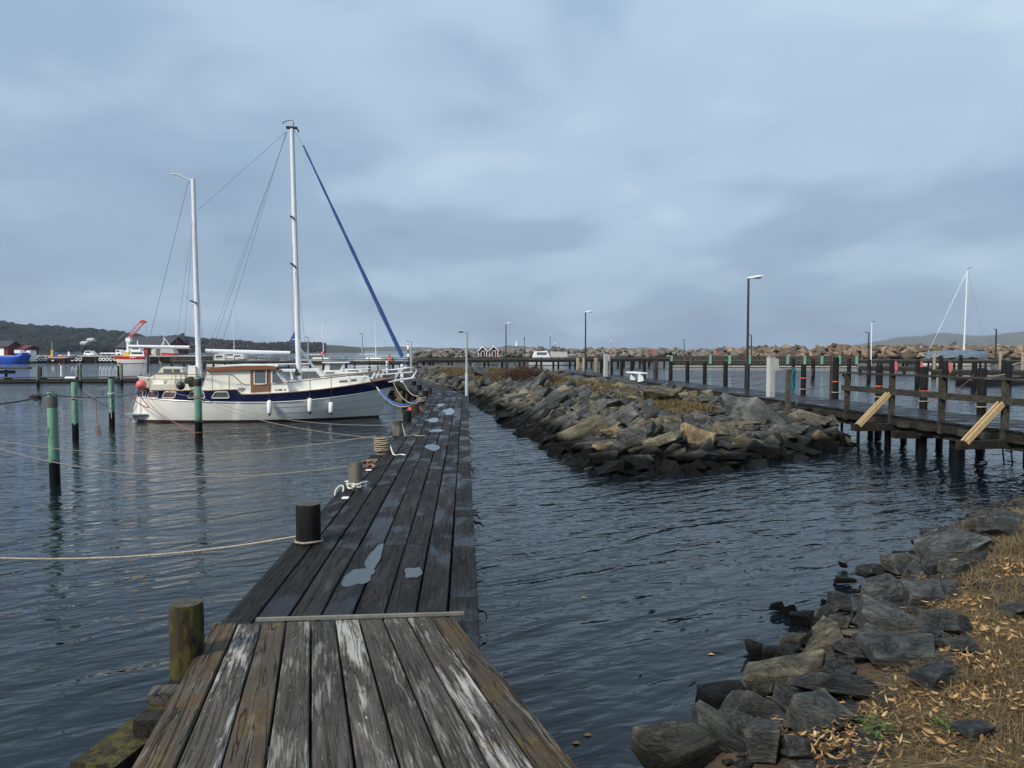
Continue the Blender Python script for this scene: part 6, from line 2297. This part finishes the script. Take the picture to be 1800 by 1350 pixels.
# red harbour boat
p = q3(259, 0, QY - 5)
cc = [([(.2, 0), (.3, .9), (2.6, .95), (3.0, .0)], .9, 'white_paint', [(.5, .4, 2.5, .75, .1, 'black')]), ([(1.0, .95), (1.1, 1.9), (2.6, 1.9), (3.0, .95)], .7, 'white_paint', [(1.3, 1.25, 2.6, 1.75, -.1, 'glass')]), ([(3.2, 0), (3.4, .75), (4.2, .7), (4.4, 0)], .5, 'yellow', [])]
r_, o_ = boat('harbour_boat', 'red and white harbour boat moored at the far quay, bow to the left', 'boat', (p.x, p.y, 0), math.pi, 5.6, 1.2, 1.35, 'white_paint', 'red_paint', cc, bandfrac=.45, rise=.1, bowrake=.5)
o_('mast_platform', MB().tube([(1.8, 0, 3.2), (1.8, 0, 4.3)], .12, 6), 'white_paint')
o_('locker', MB().box((-.05, 0, 2.1), (.7, 1.2, 1.0)), 'red_paint')
mk = MB()
for dx, wd in ((0, .22), (.3, .16), (.55, .2), (.85, .14)):
    mk.box((2.6 - dx, 1.215, 1.1), (wd, .03, .16))
o_('lettering', mk, 'white_paint')
# crane
p = q3(225, 0, QY + 6)
cr0 = thing('harbour_crane', (p.x, p.y, 1.3), 'red lattice crane boom rising behind the red harbour boat', 'crane')
base, tip_ = D(226.5, 594, QY + 6), D(250, 566, QY + 6)
obj('column', MB().tube([(p.x + .1, p.y, 1.2), (p.x + .1, p.y, base.z - .3)], .35, 8), M['white_paint'], cr0)
obj('cab', MB().box((base.x, base.y, base.z - .4), (.9, .9, .8)), M['white_paint'], cr0)
dv = (tip_ - base)
nv = Vector((-dv.z, 0, dv.x)).normalized() * .32
for sg in (-1, 1):
    for yy in (-.25, .25):
        obj('chord', MB().tube([base + nv * sg * .8 + Vector((0, yy, 0)), tip_ + nv * sg * 1.1 + Vector((0, yy, 0))], .065, 5), M['red_paint'], cr0)
mb = MB()
for i in range(9):
    u, v = i / 9, (i + 1) / 9
    mb.tube([base + dv * u + nv * (-.9 if i % 2 else .9), base + dv * v + nv * (.9 if i % 2 else -.9)], .05, 4)
obj('lattice', mb, M['white_paint'], cr0)
obj('boom_head', MB().prism([tip_ + Vector((-.5, -.3, -.1)), tip_ + Vector((.1, -.3, .45)), tip_ + Vector((.9, -.3, .1)), tip_ + Vector((.4, -.3, -.25))], (0, .6, 0)), M['red_paint'], cr0)
obj('cable', MB().tube([tip_ + Vector((.8, 0, 0)), tip_ + Vector((.8, 0, -3.4))], .03, 4), M['steel'], cr0)
obj('guy_wire', MB().tube([tip_, base + Vector((-2.2, 0, -.2))], .03, 4), M['steel'], cr0)
# red-white hull on the slip, shed, warehouse, truck
p = q3(283, 0, QY + 2)
sl = thing('slipped_boat', (p.x, p.y, 1.3), 'red and grey boat bow on the slip behind the boom', 'boat')
obj('hull', MB().prism([q3(283, zq(620), QY + 2), q3(320, zq(626), QY + 2), q3(283, zq(626), QY + 2)], (0, 2, 0)), M['red_paint'], sl)
obj('bow', MB().prism([q3(283, zq(620), QY + 1.9), q3(307, zq(621.5), QY + 1.9), q3(302, zq(612), QY + 1.9), q3(284, zq(613), QY + 1.9)], (0, 2, 0)), M['cabinet_grey'], sl)
mb = MB().tube([q3(284, zq(608), QY + 2.5), q3(290, zq(595), QY + 2.5), q3(299, zq(608), QY + 2.5)], .1, 5).tube([q3(288.5, zq(612), QY + 2.5), q3(288.5, zq(584), QY + 2.5)], .06, 5)
obj('gantry', mb, M['white_paint'], sl)
p = q3(276, 1.3, QY + 3)
gs = thing('grey_container', p, 'grey container standing between the red harbour boat and the slip', 'container')
obj('body', MB().box(p + Vector((0, 1, .85)), (1.7, 2, 1.7)), M['cabinet_grey'], gs)
obj('door', MB().box(p + Vector((.2, -.02, .8)), (.8, .05, 1.4)), M['stone_quay'], gs)


def house(name, lab, x0, x1, yb, ye, yr, depth, deep, wall, roof, gable_front=False, zb=None):
    a, b = q3(x0, 0, depth), q3(x1, 0, depth)
    z0 = zq(yb, depth) if zb is None else zb
    z1, z2 = zq(ye, depth), zq(yr, depth)
    root = thing(name, (a.x, a.y, z0), lab, 'house')
    if gable_front:
        xm = (a.x + b.x) / 2
        obj('wall', MB().prism([(a.x, depth, z0), (b.x, depth, z0), (b.x, depth, z1), (xm, depth, z2), (a.x, depth, z1)], (0, deep, 0)), M[wall], root)
        ov = (b.x - a.x) * .12
        for sg, e in ((-1, a.x - ov), (1, b.x + ov)):
            zo = z1 - (z2 - z1) * .24
            obj('roof', MB().prism([(e, depth - .25, zo), (xm, depth - .25, z2 + .02), (xm, depth - .25, z2 + .25), (e, depth - .25, zo + .2)], (0, deep + .5, 0)), M[roof], root)
            obj('barge_board', MB().prism([(e, depth - .32, zo), (xm, depth - .32, z2), (xm, depth - .32, z2 + .26), (e, depth - .32, zo + .22)], (0, .06, 0)), M['white_paint'], root)
        dw = (b.x - a.x) * .17
        zt = z0 + (z1 - z0) * 1.05
        obj('door_frame', MB().box((xm, depth - .03, (z0 + zt) / 2), (dw * 2.7, .05, zt - z0)), M['white_paint'], root)
        dd = obj('door', MB().box((xm, depth - .07, (z0 + zt) / 2 - .06), (dw * 1.9, .05, (zt - z0) * .9)), M['black'], root)
        obj('handle', MB().box((xm + dw * .6, depth - .11, z0 + .9), (.06, .04, .06)), M['steel'], dd)
        for e in (a.x, b.x):
            obj('corner_board', MB().box((e, depth - .03, (z0 + z1) / 2), (.12, .05, z1 - z0)), M['white_paint'], root)
    else:
        ym = depth + deep / 2
        obj('wall', MB().prism([(a.x, depth, z0), (a.x, depth, z1), (a.x, ym, z2), (a.x, depth + deep, z1), (a.x, depth + deep, z0)], (b.x - a.x, 0, 0)), M[wall], root)
        for sg in (-1, 1):
            e = ym + sg * (deep / 2 + .4)
            zo = z1 - .15
            obj('roof', MB().prism([(a.x - .3, e, zo), (a.x - .3, ym, z2 + .03), (a.x - .3, ym, z2 + .25), (a.x - .3, e, zo + .2)], (b.x - a.x + .6, 0, 0)), M[roof], root)
        obj('door', MB().box((a.x + (b.x - a.x) * .75, depth - .03, (z0 + z1) / 2 - .1), (.9, .05, (z1 - z0) * .8)), M['white_paint'], root)
        for k in range(2):
            obj('window', MB().box((a.x + (b.x - a.x) * (.2 + .25 * k), depth - .03, (z0 + z1) / 2 + .1), (.7, .05, .7)), M['white_paint'], root)
    return root


house('red_shed', 'red wooden shed with dark roof at the far left edge', -30, 14, 620, 609, 601, QY + 8, 4, 'falu_red', 'roof_dark', zb=1.3)
house('dark_shed', 'low dark red shed behind the white crate', 22, 46, 620, 613, 609, QY + 10, 4, 'falu_red', 'falu_red', zb=1.3)
house('warehouse', 'long dark roofed warehouse behind the crane', 205, 291, 616, 611, 592.5, QY + 45, 14, 'falu_red', 'roof_dark', zb=1.3)
p = q3(206, 1.3, QY + 4)
tr = thing('flatbed_truck', p, 'white truck parked on the quay left of the red harbour boat', 'truck')
obj('cab', MB().prism([p + Vector((-.3, 0, .25)), p + Vector((.85, 0, .25)), p + Vector((.75, 0, .8)), p + Vector((.3, 0, 1.3)), p + Vector((-.3, 0, 1.3))], (0, 1.8, 0)), M['white_paint'], tr)
obj('window', MB().prism([p + Vector((-.15, -.02, .8)), p + Vector((.55, -.02, .8)), p + Vector((.25, -.02, 1.2)), p + Vector((-.15, -.02, 1.2))], (0, .02, 0)), M['black'], tr)
obj('bed', MB().box(p + Vector((-1.9, .9, .55)), (3.1, 1.8, .22)), M['white_paint'], tr)
for dx in (-2.8, -1.8, .3):
    obj('wheel', MB().tube([p + Vector((dx, -.02, .25)), p + Vector((dx, .25, .25))], .27, 12), M['rubber'], tr)
for px, py, lab in ((155, 620, 'white van roof on the quay left of the truck'), (78, 621, 'dark green car on the quay left of the workboat')):
    p = q3(px, 1.3, QY + 5)
    dk = 'green' in lab
    v_ = thing('parked_van' if not dk else 'parked_car', p, lab, 'van' if not dk else 'car')
    obj('body', MB().prism([p + Vector((-.95, 0, .15)), p + Vector((.95, 0, .15)), p + Vector((.95, 0, .55)), p + Vector((.6, 0, .62)), p + Vector((.4, 0, 1.05)), p + Vector((-.55, 0, 1.05)), p + Vector((-.9, 0, .62))], (0, 1.6, 0)), M['white_paint'] if not dk else M['roof_dark'], v_)
    obj('window', MB().prism([p + Vector((-.7, -.02, .62)), p + Vector((.5, -.02, .62)), p + Vector((.35, -.02, .95)), p + Vector((-.5, -.02, .95))], (0, .02, 0)), M['black'], v_)
    for dx in (-.6, .6):
        obj('wheel', MB().tube([p + Vector((dx, -.03, .16)), p + Vector((dx, .2, .16))], .17, 10), M['rubber'], v_)
# pale houses up on the wooded hill
for k, (px, py, lab) in enumerate(((157, 597, 'small white house high on the wooded hill'), (146, 602.5, 'lower white house on the wooded hill'))):
    d_ = 610
    house('hill_house', lab, px - 5, px + 5, py + 2.6, py + .4, py - 2.2, d_, 6, 'white_paint', 'cabinet_grey')

# marina clutter behind the boom: small craft
for k, (px, yy, L, cab, lab) in enumerate(((400, 118, 6.2, True, 'small white ship with wheelhouse seen under the main boom'), (366, 112, 4.2, True, 'white motor boat right of the mizzen mast across the harbour'), (386, 114, 3.4, False, 'low white boat between two moored craft under the boom'), (440, 110, 6.0, False, 'long low pale hull under the main boom'))):
    p = q3(px, 0, yy)
    cb = [([(1.0, 0), (1.1, .9), (2.4, .9), (2.6, 0)], .6, 'white_paint', [(1.25, .45, 2.2, .75, 0, 'black')])] if cab else []
    boat('moored_boat', lab, 'boat', (p.x, p.y, 0), .05 * k, L, .9, 1.0, 'white_paint', 'white_paint' if k != 3 else 'rail_wood', cb, group='boats moored under the boom')
for px, yy, ty, L, lab in ((411, 160, 540, 8, 'distant sailing boat whose thin mast stands between the two masts'), (568, 130, 562, 7, 'distant sailing boat with thin mast right of the blue pennant'), (660, 140, 567, 7, 'distant sailing boat with pale mast left of the furled blue sail')):
    p = q3(px, 0, yy)
    boat('moored_sailboat', lab, 'sailboat', (p.x - L * .54, p.y, 0), 0.0, L, 1.1, .9, mast_h=CAM_Z + (614 - ty) / ppm(yy), group='distant sailing boats', cabins=[([(2, 0), (2.2, .4), (4.6, .35), (5, 0)], .6, 'gelcoat', [])])

# ---- wooden piers across the basin
def pier(name, lab, x0, y0, x1, y1, zt, wid, rail, step, pmat='pile_dark', dmat='grey_wood'):
    a, b = q3(x0, 0, y0), q3(x1, 0, y1)
    root = thing(name, (a.x, a.y, 0), lab, 'pier')
    up = Vector((0, 0, zt))
    L = (b - a).length
    d = (b - a).normalized()
    s_ = Vector((-d.y, d.x, 0))
    n = max(2, int(L / step))
    obj('deck', MB().beam(a + up + s_ * wid / 2, b + up + s_ * wid / 2, wid, .12), M[dmat], root)
    obj('beam', MB().beam(a + up - Vector((0, 0, .26)) + s_ * .1, b + up - Vector((0, 0, .26)) + s_ * .1, .2, .38), M['beam_wood'], root)
    for i in range(n + 1):
        p = a.lerp(b, i / n)
        for k in (.15, wid - .15):
            q = p + s_ * k
            obj('pile', MB().tube([(q.x, q.y, -1.5), (q.x, q.y, zt - .06)], .15, 8), M[pmat], root, True)
        if rail:
            obj('post', MB().beam(p + up + s_ * .05, p + up + s_ * .05 + Vector((0, 0, rail)), .1, .1), M['grey_wood'], root)
    if rail:
        obj('rail', MB().beam(a + up + s_ * .05 + Vector((0, 0, rail)), b + up + s_ * .05 + Vector((0, 0, rail)), .1, .08), M['grey_wood'], root)
        obj('rail', MB().beam(a + up + s_ * .05 + Vector((0, 0, rail * .5)), b + up + s_ * .05 + Vector((0, 0, rail * .5)), .06, .12), M['grey_wood'], root)
    return root


pier('timber_pier', 'grey timber pier with railing behind the small cabin boats', 300, 108, 732, 100, 1.05, 3.0, .55, 3.2)
pier('timber_pier', 'long thin timber pier crossing the basin behind the breakwater', 728, 104, 1180, 117, 1.25, 2.2, .28, 2.6)
# fenced pier with green fender boards
a, b = q3(1178, 0, 117), q3(1506, 0, 112)
fp = thing('fenced_pier', (a.x, a.y, 0), 'slatted grey pier wall with green fender boards on the right', 'pier')
d = (b - a).normalized()
s_ = Vector((-d.y, d.x, 0))
mb = MB()
n = int((b - a).length / .26)
for i in range(n):
    p = a.lerp(b, (i + .5) / n)
    mb.box(p + Vector((0, -.04, 1.08)), (.16, .05, 1.15))
stuff(obj('slats', mb, M['grey_wood_up'], fp))
obj('deck', MB().beam(a + s_ * 1.2 + Vector((0, 0, 1.6)), b + s_ * 1.2 + Vector((0, 0, 1.6)), 2.3, .1), M['grey_wood'], fp)
obj('wall', MB().beam(a + s_ * .2 + Vector((0, 0, .7)), b + s_ * .2 + Vector((0, 0, .7)), .3, 1.7), M['rail_wood'], fp)
obj('waling', MB().beam(a + Vector((0, -.1, .95)), b + Vector((0, -.1, .95)), .1, .16), M['grey_wood'], fp)
obj('water_line_beam', MB().beam(a + Vector((0, -.1, .12)), b + Vector((0, -.1, .12)), .2, .14), M['concrete'], fp)
for px in (1180, 1214, 1248, 1282, 1317, 1351, 1384, 1414, 1444, 1475, 1505):
    yy = 117 - 5 * (px - 1178) / 328
    p = q3(px, 0, yy)
    obj('fender_board', MB().beam(p + Vector((0, -.22, .45)), p + Vector((.03, -.22, 1.72)), .36, .16, (0, 1, 0)), M['green_paint'] if px not in (1214,) else M['grey_wood_up'], fp)
pier('timber_pier', 'grey timber jetty behind the covered sailing boat', 1506, 112, 1830, 106, 1.1, 2.5, 0, 3.0)
# low floats among the piles
for x0, y0, x1, y1, zt, w, lab in ((1512, 84, 1672, 80, .75, 1.6, 'brown low jetty in front of the fenced pier'), (1640, 72, 1712, 70, .70, 1.4, 'short brown jetty end left of the dark piles'), (1715, 76, 1830, 74, .55, 1.5, 'low grey jetty right of the covered boat')):
    pier('low_jetty', lab, x0, y0, x1, y1, zt, w, 0, 3.0, 'pile_dark', 'rail_wood')
a, b = G(1705, 667, .45), G(1795, 664, .45)
fl2 = thing('dark_float', a, 'thick dark float with pale edge board at the right behind the railing', 'float')
obj('hull', MB().beam(a + Vector((0, .6, -.22)), b + Vector((0, .6, -.22)), 1.4, .5), M['pile_dark'], fl2)
obj('deck', MB().beam(a + Vector((0, .6, .06)), b + Vector((0, .6, .06)), 1.5, .06), M['rail_wood'], fl2)
obj('edge_board', MB().beam(a + Vector((0, -.14, -.02)), b + Vector((0, -.14, -.02)), .05, .10), M['new_wood'], fl2)
for px, by, ty, lab in ((1642, 662, 617, 'light grey pile at the stern of the covered boat'), (1758, 660, 617, 'pale pile right of the covered boat'), (1797, 660, 620, 'pale pile at the right picture edge')):
    pile(px, by, ty, 5.5, M['pile_light'], lab, 'pale piles by the covered boat')
p = D(1800, 636, 60)
rope([p, p + Vector((-.9, 0, -.25)), p + Vector((-1.2, 0, -.9)), p + Vector((-2.6, 0, -1.2)), p + Vector((-3.1, 0, -1.9))], .04, 'rope', 'thick tan rope slung at the right picture edge')

# ---- sailing boat under a grey cover
p = q3(1736, 0, 124)
r_, o_ = boat('covered_sailboat', 'white sailing boat under a blue grey tarpaulin on the right', 'sailboat', (p.x, p.y, 0), math.pi, 10.2, 1.5, 1.05, 'gelcoat', 'navy', bandfrac=.14, rise=.1, bowrake=.4, rails=False)
xs = np.linspace(.1, 9.9, 15)
rows = []
for i, x in enumerate(xs):
    t = x / 10.2
    f = max(.25, (1 - abs(2 * t - .95) ** 3)) * 1.45
    zr = 2.55 - .35 * (2 * t - .9) ** 2 + .05 * math.sin(i * 2.1)
    ze = 1.32 + .10 * math.sin(i * 1.7)
    rows.append([(x, -f - .03, ze), (x, -f * .93, 1.65), (x, -f * .5, zr - .25), (x, 0, zr), (x, f * .5, zr - .25), (x, f * .93, 1.65), (x, f + .03, ze)])
tp_ = o_('tarpaulin', MB().grid(rows), 'grey_tarp', s=True)
mt = D(1694.5, 606, 124)
mh = CAM_Z + (614 - 476) / ppm(124)
mx = p.x - mt.x
m_ = o_('mast', MB().tube([(mx, 0, 1.5), (mx - .25, 0, mh)], [.15, .11], 10), 'alloy', s=True)
o_('spreader', MB().beam((mx - .1, -.9, mh * .45), (mx - .1, .9, mh * .45), .08, .04), 'steel', m_)
o_('radar_bracket', MB().tube([(mx - .1, 0, mh * .52), (mx - .9, 0, mh * .52)], .04, 5), 'steel', m_)
o_('masthead', MB().tube([(mx - .25, 0, mh), (mx - .35, 0, mh + .3), (mx - .9, 0, mh + .45)], .04, 5), 'dark_metal', m_)
o_('stay', MB().tube([(mx - .25, 0, mh), (mx - 3.9, 0, 1.6)], .018, 4), 'steel', m_)
o_('stay', MB().tube([(mx - .25, 0, mh), (mx + 6.0, 0, 1.6)], .012, 4), 'steel', m_)
o_('pulpit', MB().tube([(9.6, -.5, 1.1), (10.3, -.4, 1.7), (10.6, 0, 1.75), (10.3, .4, 1.7), (9.6, .5, 1.1)], .03, 5), 'alloy')

# ---- far breakwater
xs = [720, 760, 900, 1050, 1200, 1330, 1450, 1600, 1800, 1950]
tops = [617.5, 616, 614.5, 614.5, 615, 613.5, 611.5, 611, 611.5, 611.5]
rows = [[] for _ in range(4)]
for px, ty in zip(xs, tops):
    y = 156
    z = zq(ty + 2.5, y)
    g = q3(px, 0, y)
    for k, (dy, zz) in enumerate(((-6, -.6), (-1.5, z * .8), (1.5, z), (8, -.6))):
        rows[k].append((g.x, y + dy, zz))
fbw = struct(obj('far_breakwater', MB().grid(rows), M['stone_quay']))
rk_f, rk_t = with_mat(ROCKS, M['rock_far']), with_mat(ROCKS, M['rock_tan'])
items_f, items_t = [], []
nf = 0
for i in range(900):
    px = random.uniform(735, 1930)
    tan = px > 1300 + random.gauss(0, 30)
    ty = float(np.interp(px, xs, tops))
    u = random.random()
    y = 156 + random.uniform(-5, 1.5)
    z = zq(ty + 2, 156) * (1 - max(0, (154.5 - y) / 5) * .75)
    g = q3(px, 0, y)
    s = random.uniform(.7, 1.5) * (1.35 if tan else 1.0)
    e = (random.uniform(-.6, .6), random.uniform(-.6, .6), random.uniform(0, 6.28))
    if nf < 290 and i % 3 == 0:
        place_rock((rk_t if tan else rk_f)[i % 16], (g.x, y, z), (s, s, s * 1.25), e, fbw)
        nf += 1
    else:
        (items_t if tan else items_f).append(((g.x, y, z - .1), (s, s, s * 1.25), e))
joined_rocks('rubble', items_f, ROCKS, M['rubble_far'], fbw)
joined_rocks('rubble', items_t, ROCKS, M['rubble_tan'], fbw)
# red boathouses, lighthouse, beacon, drum gate
house('boathouse', 'left of two red boathouses with white trim', 841.5, 855.5, 624, 617, 610.5, 140, 7, 'falu_red', 'roof_dark', True, zb=1.3)
house('boathouse', 'right of two red boathouses with white trim', 861, 875, 624, 616.5, 609.5, 140, 7, 'falu_red', 'roof_dark', True, zb=1.3)
p = D(908, 606.5, 1450)
lh = thing('lighthouse', p, 'small white lighthouse on the low hill', 'lighthouse')
obj('tower', MB().lathe(p - Vector((0, 0, 1.5)), [(2.6, 0), (2.0, 4), (1.8, 6.5)], 10), M['white_paint'], lh, True)
obj('lantern', MB().lathe(p + Vector((0, 0, 5)), [(1.9, 0), (1.2, .05), (1.2, 1.6), (1.5, 1.7), (.1, 2.6)], 10), M['white_paint'], lh, True)
# grey shed roof boat and white launch under the crest lamp
p = q3(931, 0, 128)
boat('white_launch', 'white launch moored right of the lighthouse hill behind the shrub', 'boat', (p.x, p.y, 0), .1, 7.5, 1.3, 1.2, 'white_paint', 'white_paint', [([(.5, 0), (.9, 1.1), (2.8, 1.2), (3.4, 0)], .9, 'white_paint', [(1.1, .5, 2.7, .95, .1, 'glass')]), ([(3.6, 0), (3.6, 1.1), (6.2, 1.05), (6.3, 0)], .8, 'cabinet_grey', [])])
for px, y, ty, z0, lab in ((922, 150, 593, 1.5, 'thin beacon pole right of the lighthouse'), (967, 150, 586, 1.5, 'tall thin pole above the white launch'), (976, 150, 601, 1.5, 'short thin pole right of the tall one'), (1074, 140, 597, 1.5, 'thin pinkish pole behind the smaller service pillar'), (717.5, 70, 605, .9, 'dark signal pole with white plates above the bow')):
    p = q3(px, 0, y)
    zt = CAM_Z + (614 - ty) / ppm(y)
    root = thing('signal_pole', (p.x, p.y, z0), lab, 'pole', 'signal poles')
    obj('pole', MB().tube([(p.x, p.y, z0 - .4), (p.x, p.y, zt)], .05, 6), M['dark_metal'] if px != 1074 else M['buoy_pink'], root)
    obj('lantern', MB().sphere((p.x, p.y, zt - .3), .12, 8, 6, (1, 1, 1.8)), M['white_paint'] if px != 922 else M['dark_metal'], root, True)
    if px == 717.5:
        for zz in (.35, 1.0):
            obj('plate', MB().box((p.x, p.y - .06, zt - zz), (.2, .03, .28)), M['white_paint'], root)
a = q3(1258, zq(621), 148)
gt = thing('tubular_arch', a, 'dark tubular frame with a red sign on the far breakwater', 'frame')
obj('frame', MB().tube([a, a + Vector((.9, 0, .9)), a + Vector((1.7, 0, .9)), a + Vector((2.4, 0, .1))], .07, 6), M['dark_metal'], gt)
obj('sign', MB().prism([a + Vector((.1, -.1, .1)), a + Vector((.8, -.1, .1)), a + Vector((.7, -.1, .6))], (0, .05, 0)), M['red_paint'], gt)
p = q3(1145, zq(618), 150)
tag(obj('life_ring_box', MB().box(p, (.38, .3, .75)).box(p + Vector((0, 0, -.7)), (.08, .08, .7)), M['red_paint']), 'small red lifebuoy box on the far breakwater', 'box')
# round S board and lifebuoy posts by the pier
p = q3(567, 0, 96)
zc_ = CAM_Z - (621 - 614) / ppm(96)
sg = thing('round_sign', (p.x, p.y, 1.0), 'round red board with a white S on the timber pier', 'sign')
obj('post', MB().tube([(p.x, p.y, 1.0), (p.x, p.y, zc_)], .05, 6), M['grey_wood'], sg)
obj('disc', MB().tube([(p.x, p.y - .06, zc_), (p.x, p.y - .02, zc_)], .26, 18), M['red_paint'], sg)
me_o = letters('S', (p.x - .16, p.y - .07, zc_ - .17), .5, 'white_paint', None)
me_o.parent = sg
me_o.matrix_parent_inverse = Matrix.Translation(sg.location).inverted()
p = D(685, 632, 62)
lb = thing('lifebuoy_post', (p.x, p.y, 1), 'orange lifebuoy case on a post above the boat bow', 'lifebuoy')
obj('post', MB().tube([(p.x, p.y, .3), (p.x, p.y, p.z + .4)], .04, 6), M['dark_metal'], lb)
obj('case', MB().box((p.x, p.y - .06, p.z + .1), (.18, .1, .42)), M['orange'], lb)
for px, y, ty, by, lab in ((680.5, 56, 634, 655, 'white and blue power post left of the bow rails'), (707, 40, 640, 666, 'pale blue power post seen through the bow rails')):
    a, b = D(px, ty, y), D(px, by, y)
    root = thing('power_post', (b.x, b.y, b.z), lab, 'post', 'power posts on the dock')
    obj('body', MB().tube([b + Vector((0, 0, -.4)), a], .09, 10), M['white_paint'], root, True)
    obj('socket', MB().box(b.lerp(a, .5) + Vector((0, -.09, 0)), (.09, .04, .1)), M['blue_cloth'], root)
    obj('socket', MB().box(b.lerp(a, .75) + Vector((0, -.09, 0)), (.09, .04, .1)), M['blue_cloth'], root)

# ---- bits of weed and leaf floating by the bank
mb = MB()
for i in range(24):
    px, py = random.uniform(1020, 1500), random.uniform(880, 1210)
    p = G(px, py, 0.006)
    a = random.gauss(.65, .4)
    L = random.uniform(.03, .12)
    d = Vector((math.cos(a), math.sin(a), 0))
    mb.tube([p, p + d * L * .5 + Vector((0, .01, .002)), p + d * L], [.003, .007, .003], 4)
stuff(obj('floating_weed', mb, M['weed']), 'dark bits of weed and twigs floating off the bank', 'weed')
mb = MB()
for px, py in ((1026, 1050), (1032, 1292), (1012, 1306), (1250, 1150)):
    p = G(px, py, 0.006)
    mb.add([p + Vector((-.03, 0, 0)), p + Vector((0, -.02, .004)), p + Vector((.035, 0, 0)), p + Vector((.005, .022, .006))], [(0, 1, 2, 3)])
stuff(obj('floating_leaves', mb, M['dry_leaf']), 'few pale leaves floating on the water right of the gangway', 'leaves')
